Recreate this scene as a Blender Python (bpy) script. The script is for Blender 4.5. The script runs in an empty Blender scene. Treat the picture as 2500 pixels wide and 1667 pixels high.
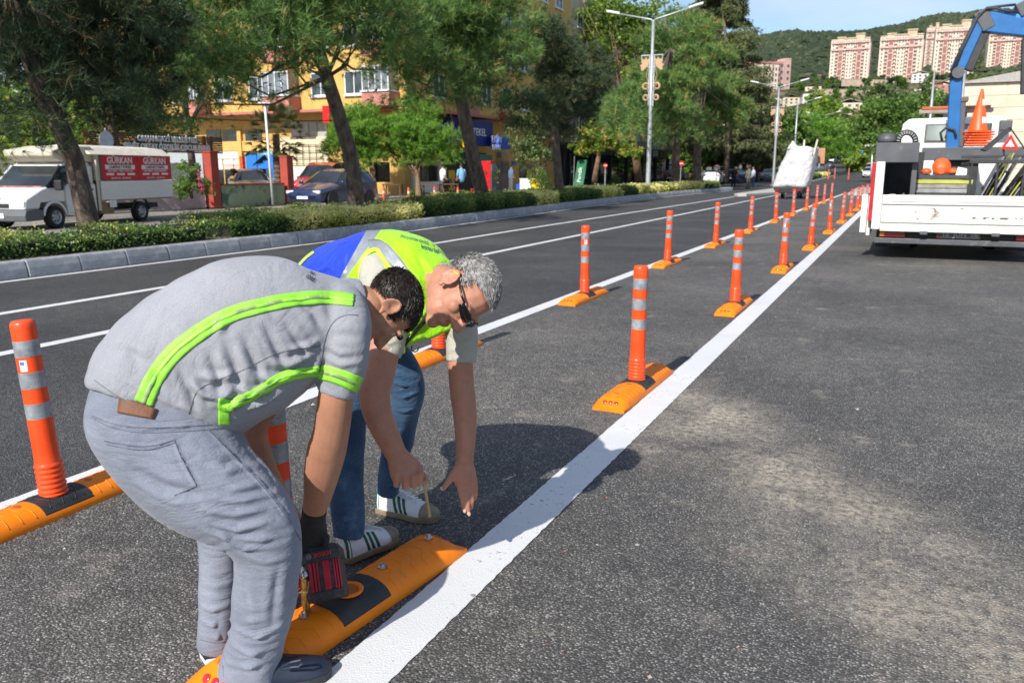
import bpy, bmesh, math, random
import numpy as np
from mathutils import Vector, Matrix
from mathutils.bvhtree import BVHTree

random.seed(7)
rng = np.random.default_rng(7)
PI = math.pi
ORDS = 'first second third fourth fifth sixth seventh eighth ninth tenth eleventh twelfth thirteenth fourteenth fifteenth sixteenth seventeenth eighteenth'.split()
R = math.radians
C = bpy.context.scene.collection
S = bpy.context.scene
# ------------------------------------------------------------------ camera
CAM_H = 1.45
PITCH = math.atan(417.5 / 2000.0)
YAW = math.atan(963.0 * math.cos(PITCH) / 2000.0)
cam_d = bpy.data.cameras.new('camera')
cam_d.sensor_width = 36.0
cam_d.lens = 28.8
cam_d.clip_start = 0.05
cam_d.clip_end = 9000.0
cam_d.dof.use_dof = True
cam_d.dof.focus_distance = 2.75
cam_d.dof.aperture_fstop = 6.3
cam = bpy.data.objects.new('camera', cam_d)
cam.location = (0, 0, CAM_H)
cam.rotation_euler = (PI / 2 - PITCH, 0, YAW)
C.objects.link(cam)
S.camera = cam
# ------------------------------------------------------------------ world, sun
SUN_EL = R(37.0)
SHADOW_DIR = Vector((0.06, 1.0, 0)).normalized()      # shadows run up the road
w = bpy.data.worlds.new('World')
S.world = w
w.use_nodes = True
nt = w.node_tree
nt.nodes.clear()
wo = nt.nodes.new('ShaderNodeOutputWorld')
bg = nt.nodes.new('ShaderNodeBackground')
sky = nt.nodes.new('ShaderNodeTexSky')
sky.sky_type = 'NISHITA'
sky.sun_disc = False
sky.sun_elevation = SUN_EL
sky.sun_rotation = math.atan2(-SHADOW_DIR.x, -SHADOW_DIR.y)
sky.air_density = 1.0
sky.dust_density = 0.5
sky.ozone_density = 3.0
# thin broken cloud over the whole dome
tcw = nt.nodes.new('ShaderNodeTexCoord')
mpw = nt.nodes.new('ShaderNodeMapping')
mpw.inputs['Scale'].default_value = (1.0, 1.0, 2.6)
mpw.inputs['Location'].default_value = (0.15, 0.3, 0.0)
nzw = nt.nodes.new('ShaderNodeTexNoise')
nzw.inputs['Scale'].default_value = 2.3
nzw.inputs['Detail'].default_value = 7.0
nzw.inputs['Roughness'].default_value = 0.55
rpw = nt.nodes.new('ShaderNodeValToRGB')
rpw.color_ramp.elements[0].position = 0.44
rpw.color_ramp.elements[1].position = 0.66
rpw.color_ramp.elements[0].color = (0, 0, 0, 1)
rpw.color_ramp.elements[1].color = (0.66, 0.66, 0.66, 1)
mxw = nt.nodes.new('ShaderNodeMix')
mxw.data_type = 'RGBA'
mxw.inputs['B'].default_value = (6.2, 6.6, 7.6, 1)
nt.links.new(tcw.outputs['Generated'], mpw.inputs['Vector'])
nt.links.new(mpw.outputs['Vector'], nzw.inputs['Vector'])
nt.links.new(nzw.outputs['Fac'], rpw.inputs['Fac'])
nt.links.new(rpw.outputs['Color'], mxw.inputs['Factor'])
nt.links.new(sky.outputs['Color'], mxw.inputs['A'])
nt.links.new(mxw.outputs['Result'], bg.inputs['Color'])
bg.inputs["Strength"].default_value = 0.115
nt.links.new(bg.outputs['Background'], wo.inputs['Surface'])

sun_d = bpy.data.lights.new('sun', 'SUN')
sun_d.energy = 5.0
sun_d.angle = R(0.55)
sun_d.color = (1.0, 0.95, 0.87)
sun = bpy.data.objects.new('sun', sun_d)
ld = Vector((SHADOW_DIR.x * math.cos(SUN_EL), SHADOW_DIR.y * math.cos(SUN_EL), -math.sin(SUN_EL)))
sun.rotation_euler = ld.to_track_quat('-Z', 'Y').to_euler()
sun.location = (0, -20, 30)
C.objects.link(sun)

S.view_settings.view_transform = 'Standard'
S.view_settings.look = 'None'
S.view_settings.exposure = 0.30
S.view_settings.gamma = 1.0
S.view_settings.use_curve_mapping = False
S.cycles.use_denoising = True
S.cycles.max_bounces = 6
S.cycles.diffuse_bounces = 3
S.cycles.glossy_bounces = 3
S.cycles.transmission_bounces = 4
S.cycles.transparent_max_bounces = 6
S.cycles.sample_clamp_indirect = 6.0

# survey: where a sight line of the photograph meets the ground, a plane or a known depth
FWV = np.array([-math.sin(YAW) * math.cos(PITCH), math.cos(YAW) * math.cos(PITCH), -math.sin(PITCH)])
RTV = np.array([math.cos(YAW), math.sin(YAW), 0.0])
UPV = np.cross(RTV, FWV)
EYE = np.array([0, 0, CAM_H])
def sight(u, v): return FWV * 2000.0 + RTV * (u - 1250.0) + UPV * (833.5 - v)
def at_depth(u, v, D): return EYE + sight(u, v) / 2000.0 * D
def at_x(u, v, X):
 d = sight(u, v); return EYE + d * (X / d[0])
def at_y(u, v, Y):
 d = sight(u, v); return EYE + d * (Y / d[1])
def at_z(u, v, z=0.0):
 d = sight(u, v); return EYE + d * ((z - CAM_H) / d[2])

# ------------------------------------------------------------------ materials
def node(nt, typ, **kw):
 n = nt.nodes.new(typ)
 for k, v in kw.items():
  if k in n.inputs: n.inputs[k].default_value = v
  else: setattr(n, k, v)
 return n
def rgba(c): return (c[0], c[1], c[2], 1.0)
def ramp(nt, stops, fac=None):
 r = nt.nodes.new('ShaderNodeValToRGB')
 e = r.color_ramp.elements
 while len(e) > 1: e.remove(e[0])
 e[0].position = stops[0][0]; e[0].color = rgba(stops[0][1]) if len(stops[0][1]) == 3 else stops[0][1]
 for p, c in stops[1:]:
  x = e.new(p); x.color = rgba(c) if len(c) == 3 else c
 if fac is not None: nt.links.new(fac, r.inputs['Fac'])
 return r
def mixc(nt, a, b, fac, blend='MIX'):
 m = nt.nodes.new('ShaderNodeMix'); m.data_type = 'RGBA'; m.blend_type = blend
 for s, v in (('A', a), ('B', b)):
  if hasattr(v, 'links') or hasattr(v, 'is_linked'): nt.links.new(v, m.inputs[s])
  else: m.inputs[s].default_value = rgba(v)
 if hasattr(fac, 'is_linked'): nt.links.new(fac, m.inputs['Factor'])
 else: m.inputs['Factor'].default_value = fac
 return m.outputs['Result']
def new_mat(name):
 m = bpy.data.materials.new(name); m.use_nodes = True
 t = m.node_tree; t.nodes.clear()
 o = t.nodes.new('ShaderNodeOutputMaterial')
 b = t.nodes.new('ShaderNodeBsdfPrincipled')
 t.links.new(b.outputs['BSDF'], o.inputs['Surface'])
 tc = t.nodes.new('ShaderNodeTexCoord')
 return m, t, b, tc, o
MATS = {}
def M(name, col, rough=0.6, metal=0.0, var=0.10, scale=6.0, bump=0.0, bscale=80.0, spots=None, spot_scale=4.0,
   spot_lo=0.58, spot_hi=0.66, spec=0.5, coat=0.0, stretch=None, randv=0.0, emit=None, sss=0.0, trans=0.0, alpha=None):
 if name in MATS: return MATS[name]
 m, t, b, tc, o = new_mat(name)
 vec = tc.outputs['Object']
 if stretch:
  mp = node(t, 'ShaderNodeMapping'); mp.inputs['Scale'].default_value = stretch
  t.links.new(vec, mp.inputs['Vector']); vec = mp.outputs['Vector']
 n = node(t, 'ShaderNodeTexNoise', Scale=scale, Detail=6.0, Roughness=0.62)
 t.links.new(vec, n.inputs['Vector'])
 lo = tuple(max(0, c * (1 - var * 1.6)) for c in col); hi = tuple(min(1, c * (1 + var * 1.6)) for c in col)
 r = ramp(t, [(0.3, lo), (0.7, hi)], n.outputs['Fac'])
 out = r.outputs['Color']
 if randv:
  oi = node(t, 'ShaderNodeObjectInfo')
  mr = node(t, 'ShaderNodeMapRange'); mr.inputs['To Min'].default_value = 1 - randv; mr.inputs['To Max'].default_value = 1 + randv
  t.links.new(oi.outputs['Random'], mr.inputs['Value'])
  hs = node(t, 'ShaderNodeHueSaturation'); t.links.new(mr.outputs['Result'], hs.inputs['Value']); t.links.new(out, hs.inputs['Color'])
  out = hs.outputs['Color']
 if spots:
  n2 = node(t, 'ShaderNodeTexNoise', Scale=spot_scale, Detail=8.0, Roughness=0.65)
  t.links.new(vec, n2.inputs['Vector'])
  r2 = ramp(t, [(spot_lo, (0, 0, 0)), (spot_hi, (1, 1, 1))], n2.outputs['Fac'])
  out = mixc(t, out, spots, r2.outputs['Color'])
 t.links.new(out, b.inputs['Base Color'])
 rr = node(t, 'ShaderNodeMapRange'); rr.inputs['To Min'].default_value = max(0.02, rough - 0.12); rr.inputs['To Max'].default_value = min(1, rough + 0.12)
 t.links.new(n.outputs['Fac'], rr.inputs['Value']); t.links.new(rr.outputs['Result'], b.inputs['Roughness'])
 b.inputs['Metallic'].default_value = metal
 b.inputs['Specular IOR Level'].default_value = spec
 if coat: b.inputs['Coat Weight'].default_value = coat; b.inputs['Coat Roughness'].default_value = 0.08
 if sss:
  b.inputs['Subsurface Weight'].default_value = sss; b.inputs['Subsurface Radius'].default_value = (0.012, 0.005, 0.003); b.inputs['Subsurface Scale'].default_value = 1.0
 if trans: b.inputs['Transmission Weight'].default_value = trans
 if bump:
  nb = node(t, 'ShaderNodeTexNoise', Scale=bscale, Detail=4.0, Roughness=0.6)
  t.links.new(vec, nb.inputs['Vector'])
  bp = node(t, 'ShaderNodeBump', Strength=bump, Distance=0.01)
  t.links.new(nb.outputs['Fac'], bp.inputs['Height']); t.links.new(bp.outputs['Normal'], b.inputs['Normal'])
 if emit: b.inputs['Emission Color'].default_value = rgba(emit[0]); b.inputs['Emission Strength'].default_value = emit[1]
 MATS[name] = m
 return m
def glass_mat(name, tint=(0.03, 0.045, 0.05), rough=0.05):
 if name in MATS: return MATS[name]
 m, t, b, tc, o = new_mat(name)
 n = node(t, 'ShaderNodeTexNoise', Scale=1.3, Detail=2.0)
 t.links.new(tc.outputs['Object'], n.inputs['Vector'])
 r = ramp(t, [(0.35, tuple(c * 0.6 for c in tint)), (0.7, tuple(c * 1.6 for c in tint))], n.outputs['Fac'])
 t.links.new(r.outputs['Color'], b.inputs['Base Color'])
 b.inputs['Roughness'].default_value = rough
 b.inputs['Specular IOR Level'].default_value = 0.9
 bp = node(t, 'ShaderNodeBump', Strength=0.02, Distance=0.05)
 t.links.new(n.outputs['Fac'], bp.inputs['Height']); t.links.new(bp.outputs['Normal'], b.inputs['Normal'])
 MATS[name] = m
 return m
def leaf_mat(name, stops, rough=0.55, transl=0.30):
 if name in MATS: return MATS[name]
 m, t, b, tc, o = new_mat(name)
 a = node(t, 'ShaderNodeAttribute'); a.attribute_name = 'tone'
 r = ramp(t, stops, a.outputs['Fac'])
 t.links.new(r.outputs['Color'], b.inputs['Base Color'])
 b.inputs['Roughness'].default_value = rough
 b.inputs['Specular IOR Level'].default_value = 0.3
 tr = node(t, 'ShaderNodeBsdfTranslucent')
 hs = node(t, 'ShaderNodeHueSaturation'); hs.inputs['Value'].default_value = 1.5; hs.inputs['Hue'].default_value = 0.49
 t.links.new(r.outputs['Color'], hs.inputs['Color']); t.links.new(hs.outputs['Color'], tr.inputs['Color'])
 ms = node(t, 'ShaderNodeMixShader'); ms.inputs['Fac'].default_value = transl
 t.links.new(b.outputs['BSDF'], ms.inputs[1]); t.links.new(tr.outputs['BSDF'], ms.inputs[2])
 t.links.new(ms.outputs['Shader'], o.inputs['Surface'])
 MATS[name] = m
 return m

# ------------------------------------------------------------------ mesh helpers
class MB:
 """collects shapes; build() links them as one mesh object"""
 def __init__(self): self.v = []; self.f = []; self.m = []
 def add(self, vs, fs, mi=0):
  o = len(self.v); self.v += [tuple(map(float, p)) for p in vs]
  for q in fs: self.f.append(tuple(i + o for i in q)); self.m.append(mi)
  return self
 def box(self, c, s, rz=0.0, mi=0, rot=None, taper=None):
  hx, hy, hz = s[0] / 2, s[1] / 2, s[2] / 2
  vs = []
  for z in (-1, 1):
   k = 1.0 if (taper is None or z < 0) else taper
   for x, y in ((-1, -1), (1, -1), (1, 1), (-1, 1)):
    vs.append(Vector((x * hx * k, y * hy * k, z * hz)))
  Mx = rot if rot is not None else Matrix.Rotation(rz, 3, 'Z')
  c = Vector(c)
  vs = [Mx @ p + c for p in vs]
  return self.add(vs, [(3, 2, 1, 0), (4, 5, 6, 7), (0, 1, 5, 4), (1, 2, 6, 5), (2, 3, 7, 6), (3, 0, 4, 7)], mi)
 def prism(self, pts, a, b, axis='y', mi=0):
  """closed outline pts (2d) pulled from a to b along axis"""
  n = len(pts)
  def P(p, t):
   return {'x': (t, p[0], p[1]), 'y': (p[0], t, p[1]), 'z': (p[0], p[1], t)}[axis]
  vs = [P(p, a) for p in pts] + [P(p, b) for p in pts]
  fs = [tuple(range(n - 1, -1, -1)), tuple(range(n, 2 * n))]
  for i in range(n): j = (i + 1) % n; fs.append((i, j, n + j, n + i))
  return self.add(vs, fs, mi)
 def tube(self, pts, rad, n=8, mi=0, cap=True):
  pts = [Vector(p) for p in pts]
  if not hasattr(rad, '__len__'): rad = [rad] * len(pts)
  vs = []; fs = []
  up = Vector((0, 0, 1))
  for i, p in enumerate(pts):
   t = (pts[min(i + 1, len(pts) - 1)] - pts[max(i - 1, 0)])
   t = t.normalized() if t.length > 1e-9 else Vector((0, 0, 1))
   if i == 0:
    a = t.cross(up) if abs(t.z) < 0.95 else t.cross(Vector((1, 0, 0)))
   else:
    a = a - t * a.dot(t)
   a = a.normalized(); b = t.cross(a)
   for k in range(n):
    an = 2 * PI * k / n
    vs.append(p + (a * math.cos(an) + b * math.sin(an)) * rad[i])
  for i in range(len(pts) - 1):
   for k in range(n):
    k2 = (k + 1) % n
    fs.append((i * n + k, i * n + k2, (i + 1) * n + k2, (i + 1) * n + k))
  if cap:
   fs.append(tuple(range(n - 1, -1, -1))); e = (len(pts) - 1) * n
   fs.append(tuple(range(e, e + n)))
  return self.add(vs, fs, mi)
 def lathe(self, prof, c=(0, 0, 0), n=16, mi=0, axis='z'):
  vs = []; fs = []
  for r, z in prof:
   for k in range(n):
    an = 2 * PI * k / n
    x, y = r * math.cos(an), r * math.sin(an)
    vs.append({'z': (x, y, z), 'x': (z, x, y), 'y': (y, z, x)}[axis])
  vs = [(p[0] + c[0], p[1] + c[1], p[2] + c[2]) for p in vs]
  for i in range(len(prof) - 1):
   for k in range(n):
    k2 = (k + 1) % n
    fs.append((i * n + k, i * n + k2, (i + 1) * n + k2, (i + 1) * n + k))
  fs.append(tuple(range(n - 1, -1, -1))); e = (len(prof) - 1) * n
  fs.append(tuple(range(e, e + n)))
  return self.add(vs, fs, mi)
 def grid(self, P, mi=0, closed=False):
  """P[i][j] grid of points"""
  a, b = len(P), len(P[0])
  vs = [p for row in P for p in row]; fs = []
  for i in range(a - 1):
   for j in range(b if closed else b - 1):
    j2 = (j + 1) % b
    fs.append((i * b + j, i * b + j2, (i + 1) * b + j2, (i + 1) * b + j))
  return self.add(vs, fs, mi)
 def mesh(self, name, mats):
  me = bpy.data.meshes.new(name)
  me.from_pydata(self.v, [], self.f)
  for m in (mats if isinstance(mats, (list, tuple)) else [mats]): me.materials.append(m)
  if any(self.m): me.polygons.foreach_set('material_index', self.m)
  me.update()
  return me
 def build(self, name, mats, parent=None, smooth=False, bevel=0.0, seg=2, fix=True, angle=None):
  me = self.mesh(name, mats)
  o = bpy.data.objects.new(name, me); C.objects.link(o)
  if fix:
   bm = bmesh.new(); bm.from_mesh(me); bmesh.ops.recalc_face_normals(bm, faces=bm.faces); bm.to_mesh(me); bm.free()
  if smooth or angle:
   me.polygons.foreach_set('use_smooth', [True] * len(me.polygons))
  if angle and not bevel:
   me.set_sharp_from_angle(angle=R(angle))
  if bevel:
   b = o.modifiers.new('bevel', 'BEVEL'); b.width = bevel; b.segments = seg; b.limit_method = 'ANGLE'; b.angle_limit = R(40)
   b.harden_normals = False
  if parent is not None: o.parent = parent
  return o
def tag(o, label=None, cat=None, group=None, kind=None):
 if label: o['label'] = label
 if cat: o['category'] = cat
 if group: o['group'] = group
 if kind: o['kind'] = kind
 return o
def thing(name, label, cat, loc=(0, 0, 0), rz=0.0, group=None):
 o = bpy.data.objects.new(name, None); C.objects.link(o)
 o.empty_display_size = 0.2
 o.location = loc; o.rotation_euler = (0, 0, rz)
 return tag(o, label, cat, group)
def copy_tree(o, parent=None):
 c = o.copy(); C.objects.link(c); c.parent = parent
 for ch in list(o.children): copy_tree(ch, c)
 return c
def sheet(name, pts, z, mat, kind='structure', parent=None):
 """flat polygon"""
 mb = MB().add([(p[0], p[1], z) for p in pts], [tuple(range(len(pts)))])
 o = mb.build(name, mat, parent, fix=False)
 if kind: o['kind'] = kind
 return o
def text_mesh(s, size, extrude=0.0, offset=0.0, align='CENTER', sx=1.0):
 cu = bpy.data.curves.new('t', 'FONT'); cu.body = s; cu.size = size; cu.extrude = extrude; cu.offset = offset
 cu.align_x = align; cu.align_y = 'CENTER'; cu.resolution_u = 2
 o = bpy.data.objects.new('t', cu); C.objects.link(o)
 dg = bpy.context.evaluated_depsgraph_get(); dg.update()
 me = bpy.data.meshes.new_from_object(o.evaluated_get(dg))
 bpy.data.objects.remove(o); bpy.data.curves.remove(cu)
 if sx != 1.0:
  for v in me.vertices: v.co.x *= sx
 return me
def put_text(name, s, size, mat, origin, xdir, ydir, parent=None, extrude=0.002, offset=0.0, sx=1.0, align='CENTER'):
 me = text_mesh(s, size, extrude, offset, align, sx)
 me.name = name; me.materials.clear(); me.materials.append(mat)
 x = Vector(xdir).normalized(); y = Vector(ydir).normalized(); z = x.cross(y)
 Mx = Matrix((x, y, z)).transposed().to_4x4(); Mx.translation = Vector(origin)
 me.transform(Mx)
 o = bpy.data.objects.new(name, me); C.objects.link(o)
 if parent is not None: o.parent = parent
 return o
def obj(name, me, parent=None):
 o = bpy.data.objects.new(name, me); C.objects.link(o)
 if parent is not None: o.parent = parent
 return o
# ================================================================== ground, roads, markings
def road_z(y):
 """the street is level, then climbs towards the hill"""
 y = np.asarray(y, float)
 a = np.clip(y - 75.0, 0, None)
 b = np.clip(np.minimum(y, 300.0) - 260.0, 0, None)
 return 1.42e-4 * np.minimum(a, 185.0) ** 2 + 0.052 * b * (a > 0)
def hill_z(x, y):
 x = np.asarray(x, float); y = np.asarray(y, float)
 d = np.clip(y - 280.0, 0, None)
 s1 = 80.0 * (1 - np.exp(-(d / 420.0) ** 1.6))
 t = np.clip((y - 760.0) / 1250.0, 0, 1)
 top = 268.0 + 0.012 * (x + 330.0) + 7 * np.sin(x / 140.0 + 1.0) + 4 * np.sin(x / 47.0)
 s2 = (top - 80.0) * (t * t * (3 - 2 * t)) ** 0.9
 n = 5.0 * np.sin(x / 60.0 + y / 90.0) * np.clip(d / 300.0, 0, 1) + 3.0 * np.sin(x / 23.0 - y / 41.0) * np.clip(d / 300.0, 0, 1)
 return s1 + s2 + n
def ground_z(x, y):
 z = road_z(y) * 1.0
 return z + hill_z(x, y) * np.clip((np.asarray(y, float) - 280) / 200.0, 0, 1)

def asphalt(name, base, light, stone_scale, light_amt, dusty):
 m, t, b, tc, o = new_mat(name)
 P = tc.outputs['Object']
 wn = node(t, 'ShaderNodeTexNoise', Scale=stone_scale * .8, Detail=2.0); t.links.new(P, wn.inputs['Vector'])
 wm = node(t, 'ShaderNodeVectorMath', operation='MULTIPLY_ADD'); t.links.new(wn.outputs['Color'], wm.inputs[0]); wm.inputs[1].default_value = (1.1 / stone_scale,) * 3; t.links.new(P, wm.inputs[2])
 PW = wm.outputs['Vector']
 mid = node(t, 'ShaderNodeTexNoise', Scale=9.0, Detail=5.0, Roughness=0.7); t.links.new(P, mid.inputs['Vector'])
 big = node(t, 'ShaderNodeTexNoise', Scale=0.55, Detail=5.0, Roughness=0.6); t.links.new(P, big.inputs['Vector'])
 v1 = node(t, 'ShaderNodeTexVoronoi', Scale=stone_scale); v1.feature = 'F1'; v1.inputs['Randomness'].default_value = 1.0
 t.links.new(PW, v1.inputs['Vector'])
 v2 = node(t, 'ShaderNodeTexVoronoi', Scale=stone_scale * 0.37); t.links.new(PW, v2.inputs['Vector'])
 fine = node(t, 'ShaderNodeTexNoise', Scale=stone_scale * 2.6, Detail=3.0, Roughness=0.7); t.links.new(P, fine.inputs['Vector'])
 sep = node(t, 'ShaderNodeSeparateColor'); t.links.new(v1.outputs['Color'], sep.inputs['Color'])
 tone = ramp(t, [(0.0, tuple(c * 0.40 for c in base)), (0.45, tuple(c * 0.82 for c in base)), (0.80, tuple(c * 1.35 for c in base)), (0.93, tuple(c * 2.0 for c in base)), (1.0, light)], sep.outputs['Red'])
 sep2 = node(t, 'ShaderNodeSeparateColor'); t.links.new(v2.outputs['Color'], sep2.inputs['Color'])
 ls = ramp(t, [(1 - light_amt, (0, 0, 0)), (1 - light_amt * 0.6, (1, 1, 1))], sep2.outputs['Green'])
 ds = ramp(t, [(0.22, (1, 1, 1)), (0.42, (0, 0, 0))], v2.outputs['Distance'])
 lm = node(t, 'ShaderNodeMath', operation='MULTIPLY'); t.links.new(ls.outputs['Color'], lm.inputs[0]); t.links.new(ds.outputs['Color'], lm.inputs[1])
 col = mixc(t, tone.outputs['Color'], light, lm.outputs['Value'])
 # dark binder between the stones
 gap = ramp(t, [(0.30, (0, 0, 0)), (0.62, (1, 1, 1))], v1.outputs['Distance'])
 col = mixc(t, col, tuple(c * 0.35 for c in base), gap.outputs['Color'])
 bl = ramp(t, [(0.28, (0.62, 0.62, 0.63)), (0.5, (0.95, 0.95, 0.95)), (0.74, (1.42, 1.38, 1.32))], big.outputs['Fac'])
 col = mixc(t, col, bl.outputs['Color'], 1.0, 'MULTIPLY')
 ml = ramp(t, [(0.30, (0.74, 0.74, 0.74)), (0.70, (1.25, 1.24, 1.22))], mid.outputs['Fac'])
 col = mixc(t, col, ml.outputs['Color'], 1.0, 'MULTIPLY')
 if dusty:
  # trodden dust: a trail right of the white line, and thin spots about
  sx = node(t, 'ShaderNodeSeparateXYZ'); t.links.new(P, sx.inputs['Vector'])
  wob = node(t, 'ShaderNodeTexNoise', Scale=0.9, Detail=3.0); t.links.new(P, wob.inputs['Vector'])
  # distance from the line running from (-0.75, 4.3) to (1.2, 2.0)
  ax, ay, bx, by = -1.05, 4.75, 0.75, 2.25
  L = math.hypot(bx - ax, by - ay); nx, ny = -(by - ay) / L, (bx - ax) / L
  dx = node(t, 'ShaderNodeMath', operation='MULTIPLY_ADD'); t.links.new(sx.outputs['X'], dx.inputs[0]); dx.inputs[1].default_value = nx; dx.inputs[2].default_value = -(ax * nx + ay * ny)
  dd = node(t, 'ShaderNodeMath', operation='MULTIPLY_ADD'); t.links.new(sx.outputs['Y'], dd.inputs[0]); dd.inputs[1].default_value = ny; t.links.new(dx.outputs[0], dd.inputs[2])
  wd = node(t, 'ShaderNodeMath', operation='MULTIPLY_ADD'); t.links.new(wob.outputs['Fac'], wd.inputs[0]); wd.inputs[1].default_value = 1.5; t.links.new(dd.outputs[0], wd.inputs[2])
  ab = node(t, 'ShaderNodeMath', operation='SUBTRACT'); t.links.new(wd.outputs[0], ab.inputs[0]); ab.inputs[1].default_value = 0.75
  ab2 = node(t, 'ShaderNodeMath', operation='ABSOLUTE'); t.links.new(ab.outputs[0], ab2.inputs[0])
  trail = ramp(t, [(0.0, (1, 1, 1)), (0.25, (0.75, 0.75, 0.75)), (0.62, (0, 0, 0))], ab2.outputs[0])
  dn = node(t, 'ShaderNodeTexNoise', Scale=1.7, Detail=7.0, Roughness=0.7); t.links.new(P, dn.inputs['Vector'])
  dr = ramp(t, [(0.34, (0, 0, 0)), (0.62, (1, 1, 1))], dn.outputs['Fac'])
  dm = node(t, 'ShaderNodeMath', operation='MULTIPLY'); t.links.new(trail.outputs['Color'], dm.inputs[0]); t.links.new(dr.outputs['Color'], dm.inputs[1])
  sp = node(t, 'ShaderNodeTexNoise', Scale=3.3, Detail=5.0, Roughness=0.6); t.links.new(P, sp.inputs['Vector'])
  sr = ramp(t, [(0.60, (0, 0, 0)), (0.76, (0.60, 0.60, 0.60))], sp.outputs['Fac'])
  # one trail only: fade it with the distance from its middle
  px = node(t, 'ShaderNodeVectorMath', operation='DISTANCE'); t.links.new(P, px.inputs[0]); px.inputs[1].default_value = (0.05, 3.3, 0)
  pr = ramp(t, [(0.0, (1, 1, 1)), (0.20, (1, 1, 1)), (0.33, (0, 0, 0))], None)
  pm = node(t, 'ShaderNodeMath', operation='MULTIPLY'); t.links.new(px.outputs['Value'], pm.inputs[0]); pm.inputs[1].default_value = 0.1
  t.links.new(pm.outputs[0], pr.inputs['Fac'])
  dm2 = node(t, 'ShaderNodeMath', operation='MULTIPLY'); t.links.new(dm.outputs[0], dm2.inputs[0]); t.links.new(pr.outputs['Color'], dm2.inputs[1])
  ad = node(t, 'ShaderNodeMath', operation='ADD'); ad.use_clamp = True; t.links.new(dm2.outputs[0], ad.inputs[0]); t.links.new(sr.outputs['Color'], ad.inputs[1])
  fm = node(t, 'ShaderNodeMath', operation='MULTIPLY'); t.links.new(ad.outputs[0], fm.inputs[0])
  brk = node(t, 'ShaderNodeTexNoise', Scale=26.0, Detail=6.0, Roughness=0.75); t.links.new(P, brk.inputs['Vector'])
  fr = ramp(t, [(0.40, (0.12, 0.12, 0.12)), (0.58, (1, 1, 1))], brk.outputs['Fac']); t.links.new(fr.outputs['Color'], fm.inputs[1])
  col = mixc(t, col, (0.50, 0.43, 0.335), fm.outputs[0])
 t.links.new(col, b.inputs['Base Color'])
 b.inputs['Roughness'].default_value = 0.78
 b.inputs['Specular IOR Level'].default_value = 0.35
 h = node(t, 'ShaderNodeMath', operation='MULTIPLY_ADD'); t.links.new(fine.outputs['Fac'], h.inputs[0]); h.inputs[1].default_value = 0.35
 hv = node(t, 'ShaderNodeMath', operation='SUBTRACT'); hv.inputs[0].default_value = 1.0; t.links.new(v1.outputs['Distance'], hv.inputs[1])
 t.links.new(hv.outputs[0], h.inputs[2])
 bp = node(t, 'ShaderNodeBump', Strength=0.85, Distance=0.006)
 t.links.new(h.outputs[0], bp.inputs['Height']); t.links.new(bp.outputs['Normal'], b.inputs['Normal'])
 return m
A_COARSE = asphalt('asphalt_coarse', (0.185, 0.180, 0.173), (0.46, 0.43, 0.39), 120.0, 0.05, True)
A_SMOOTH = asphalt('asphalt_smooth', (0.108, 0.108, 0.112), (0.28, 0.27, 0.26), 140.0, 0.02, False)
A_OLD = asphalt('asphalt_old', (0.44, 0.41, 0.37), (0.55, 0.52, 0.47), 60.0, 0.05, False)

def paint_mat():
 m, t, b, tc, o = new_mat('road_paint')
 P = tc.outputs['Object']
 v = node(t, 'ShaderNodeTexVoronoi', Scale=150.0); t.links.new(P, v.inputs['Vector'])
 n = node(t, 'ShaderNodeTexNoise', Scale=38.0, Detail=6.0, Roughness=0.75); t.links.new(P, n.inputs['Vector'])
 n2 = node(t, 'ShaderNodeTexNoise', Scale=2.0, Detail=4.0); t.links.new(P, n2.inputs['Vector'])
 ad = node(t, 'ShaderNodeMath', operation='MULTIPLY_ADD'); t.links.new(n2.outputs['Fac'], ad.inputs[0]); ad.inputs[1].default_value = 0.35; t.links.new(n.outputs['Fac'], ad.inputs[2])
 pit = ramp(t, [(0.79, (0, 0, 0)), (0.87, (1, 1, 1))], ad.outputs[0])
 w1 = ramp(t, [(0.3, (0.60, 0.61, 0.62)), (0.7, (0.70, 0.70, 0.70))], n2.outputs['Fac'])
 col = mixc(t, w1.outputs['Color'], (0.10, 0.10, 0.10), pit.outputs['Color'])
 t.links.new(col, b.inputs['Base Color'])
 b.inputs['Roughness'].default_value = 0.62
 bp = node(t, 'ShaderNodeBump', Strength=0.4, Distance=0.003)
 t.links.new(v.outputs['Distance'], bp.inputs['Height']); t.links.new(bp.outputs['Normal'], b.inputs['Normal'])
 return m
PAINT = paint_mat()

def strip(name, xl, xr, ys, z, mat, kind='structure'):
 """a sheet along the street: xl(y), xr(y) its edges, following the climb"""
 P = [[(xl(y), y, float(road_z(y)) + z), (xr(y), y, float(road_z(y)) + z)] for y in ys]
 o = MB().grid([[p[1], p[0]] for p in P]).build(name, mat, fix=False)
 o['kind'] = kind
 return o
YS = [-8, 0, 10, 20, 40, 60, 75] + [75 + 9 * i for i in range(1, 26)]
def kx(y):   # foot of the median kerb, road side
 return float(np.interp(y, [-10, 15, 22, 31, 43, 52, 62], [-10.90, -10.92, -11.2, -11.75, -12.2, -12.05, -11.3]))
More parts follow.
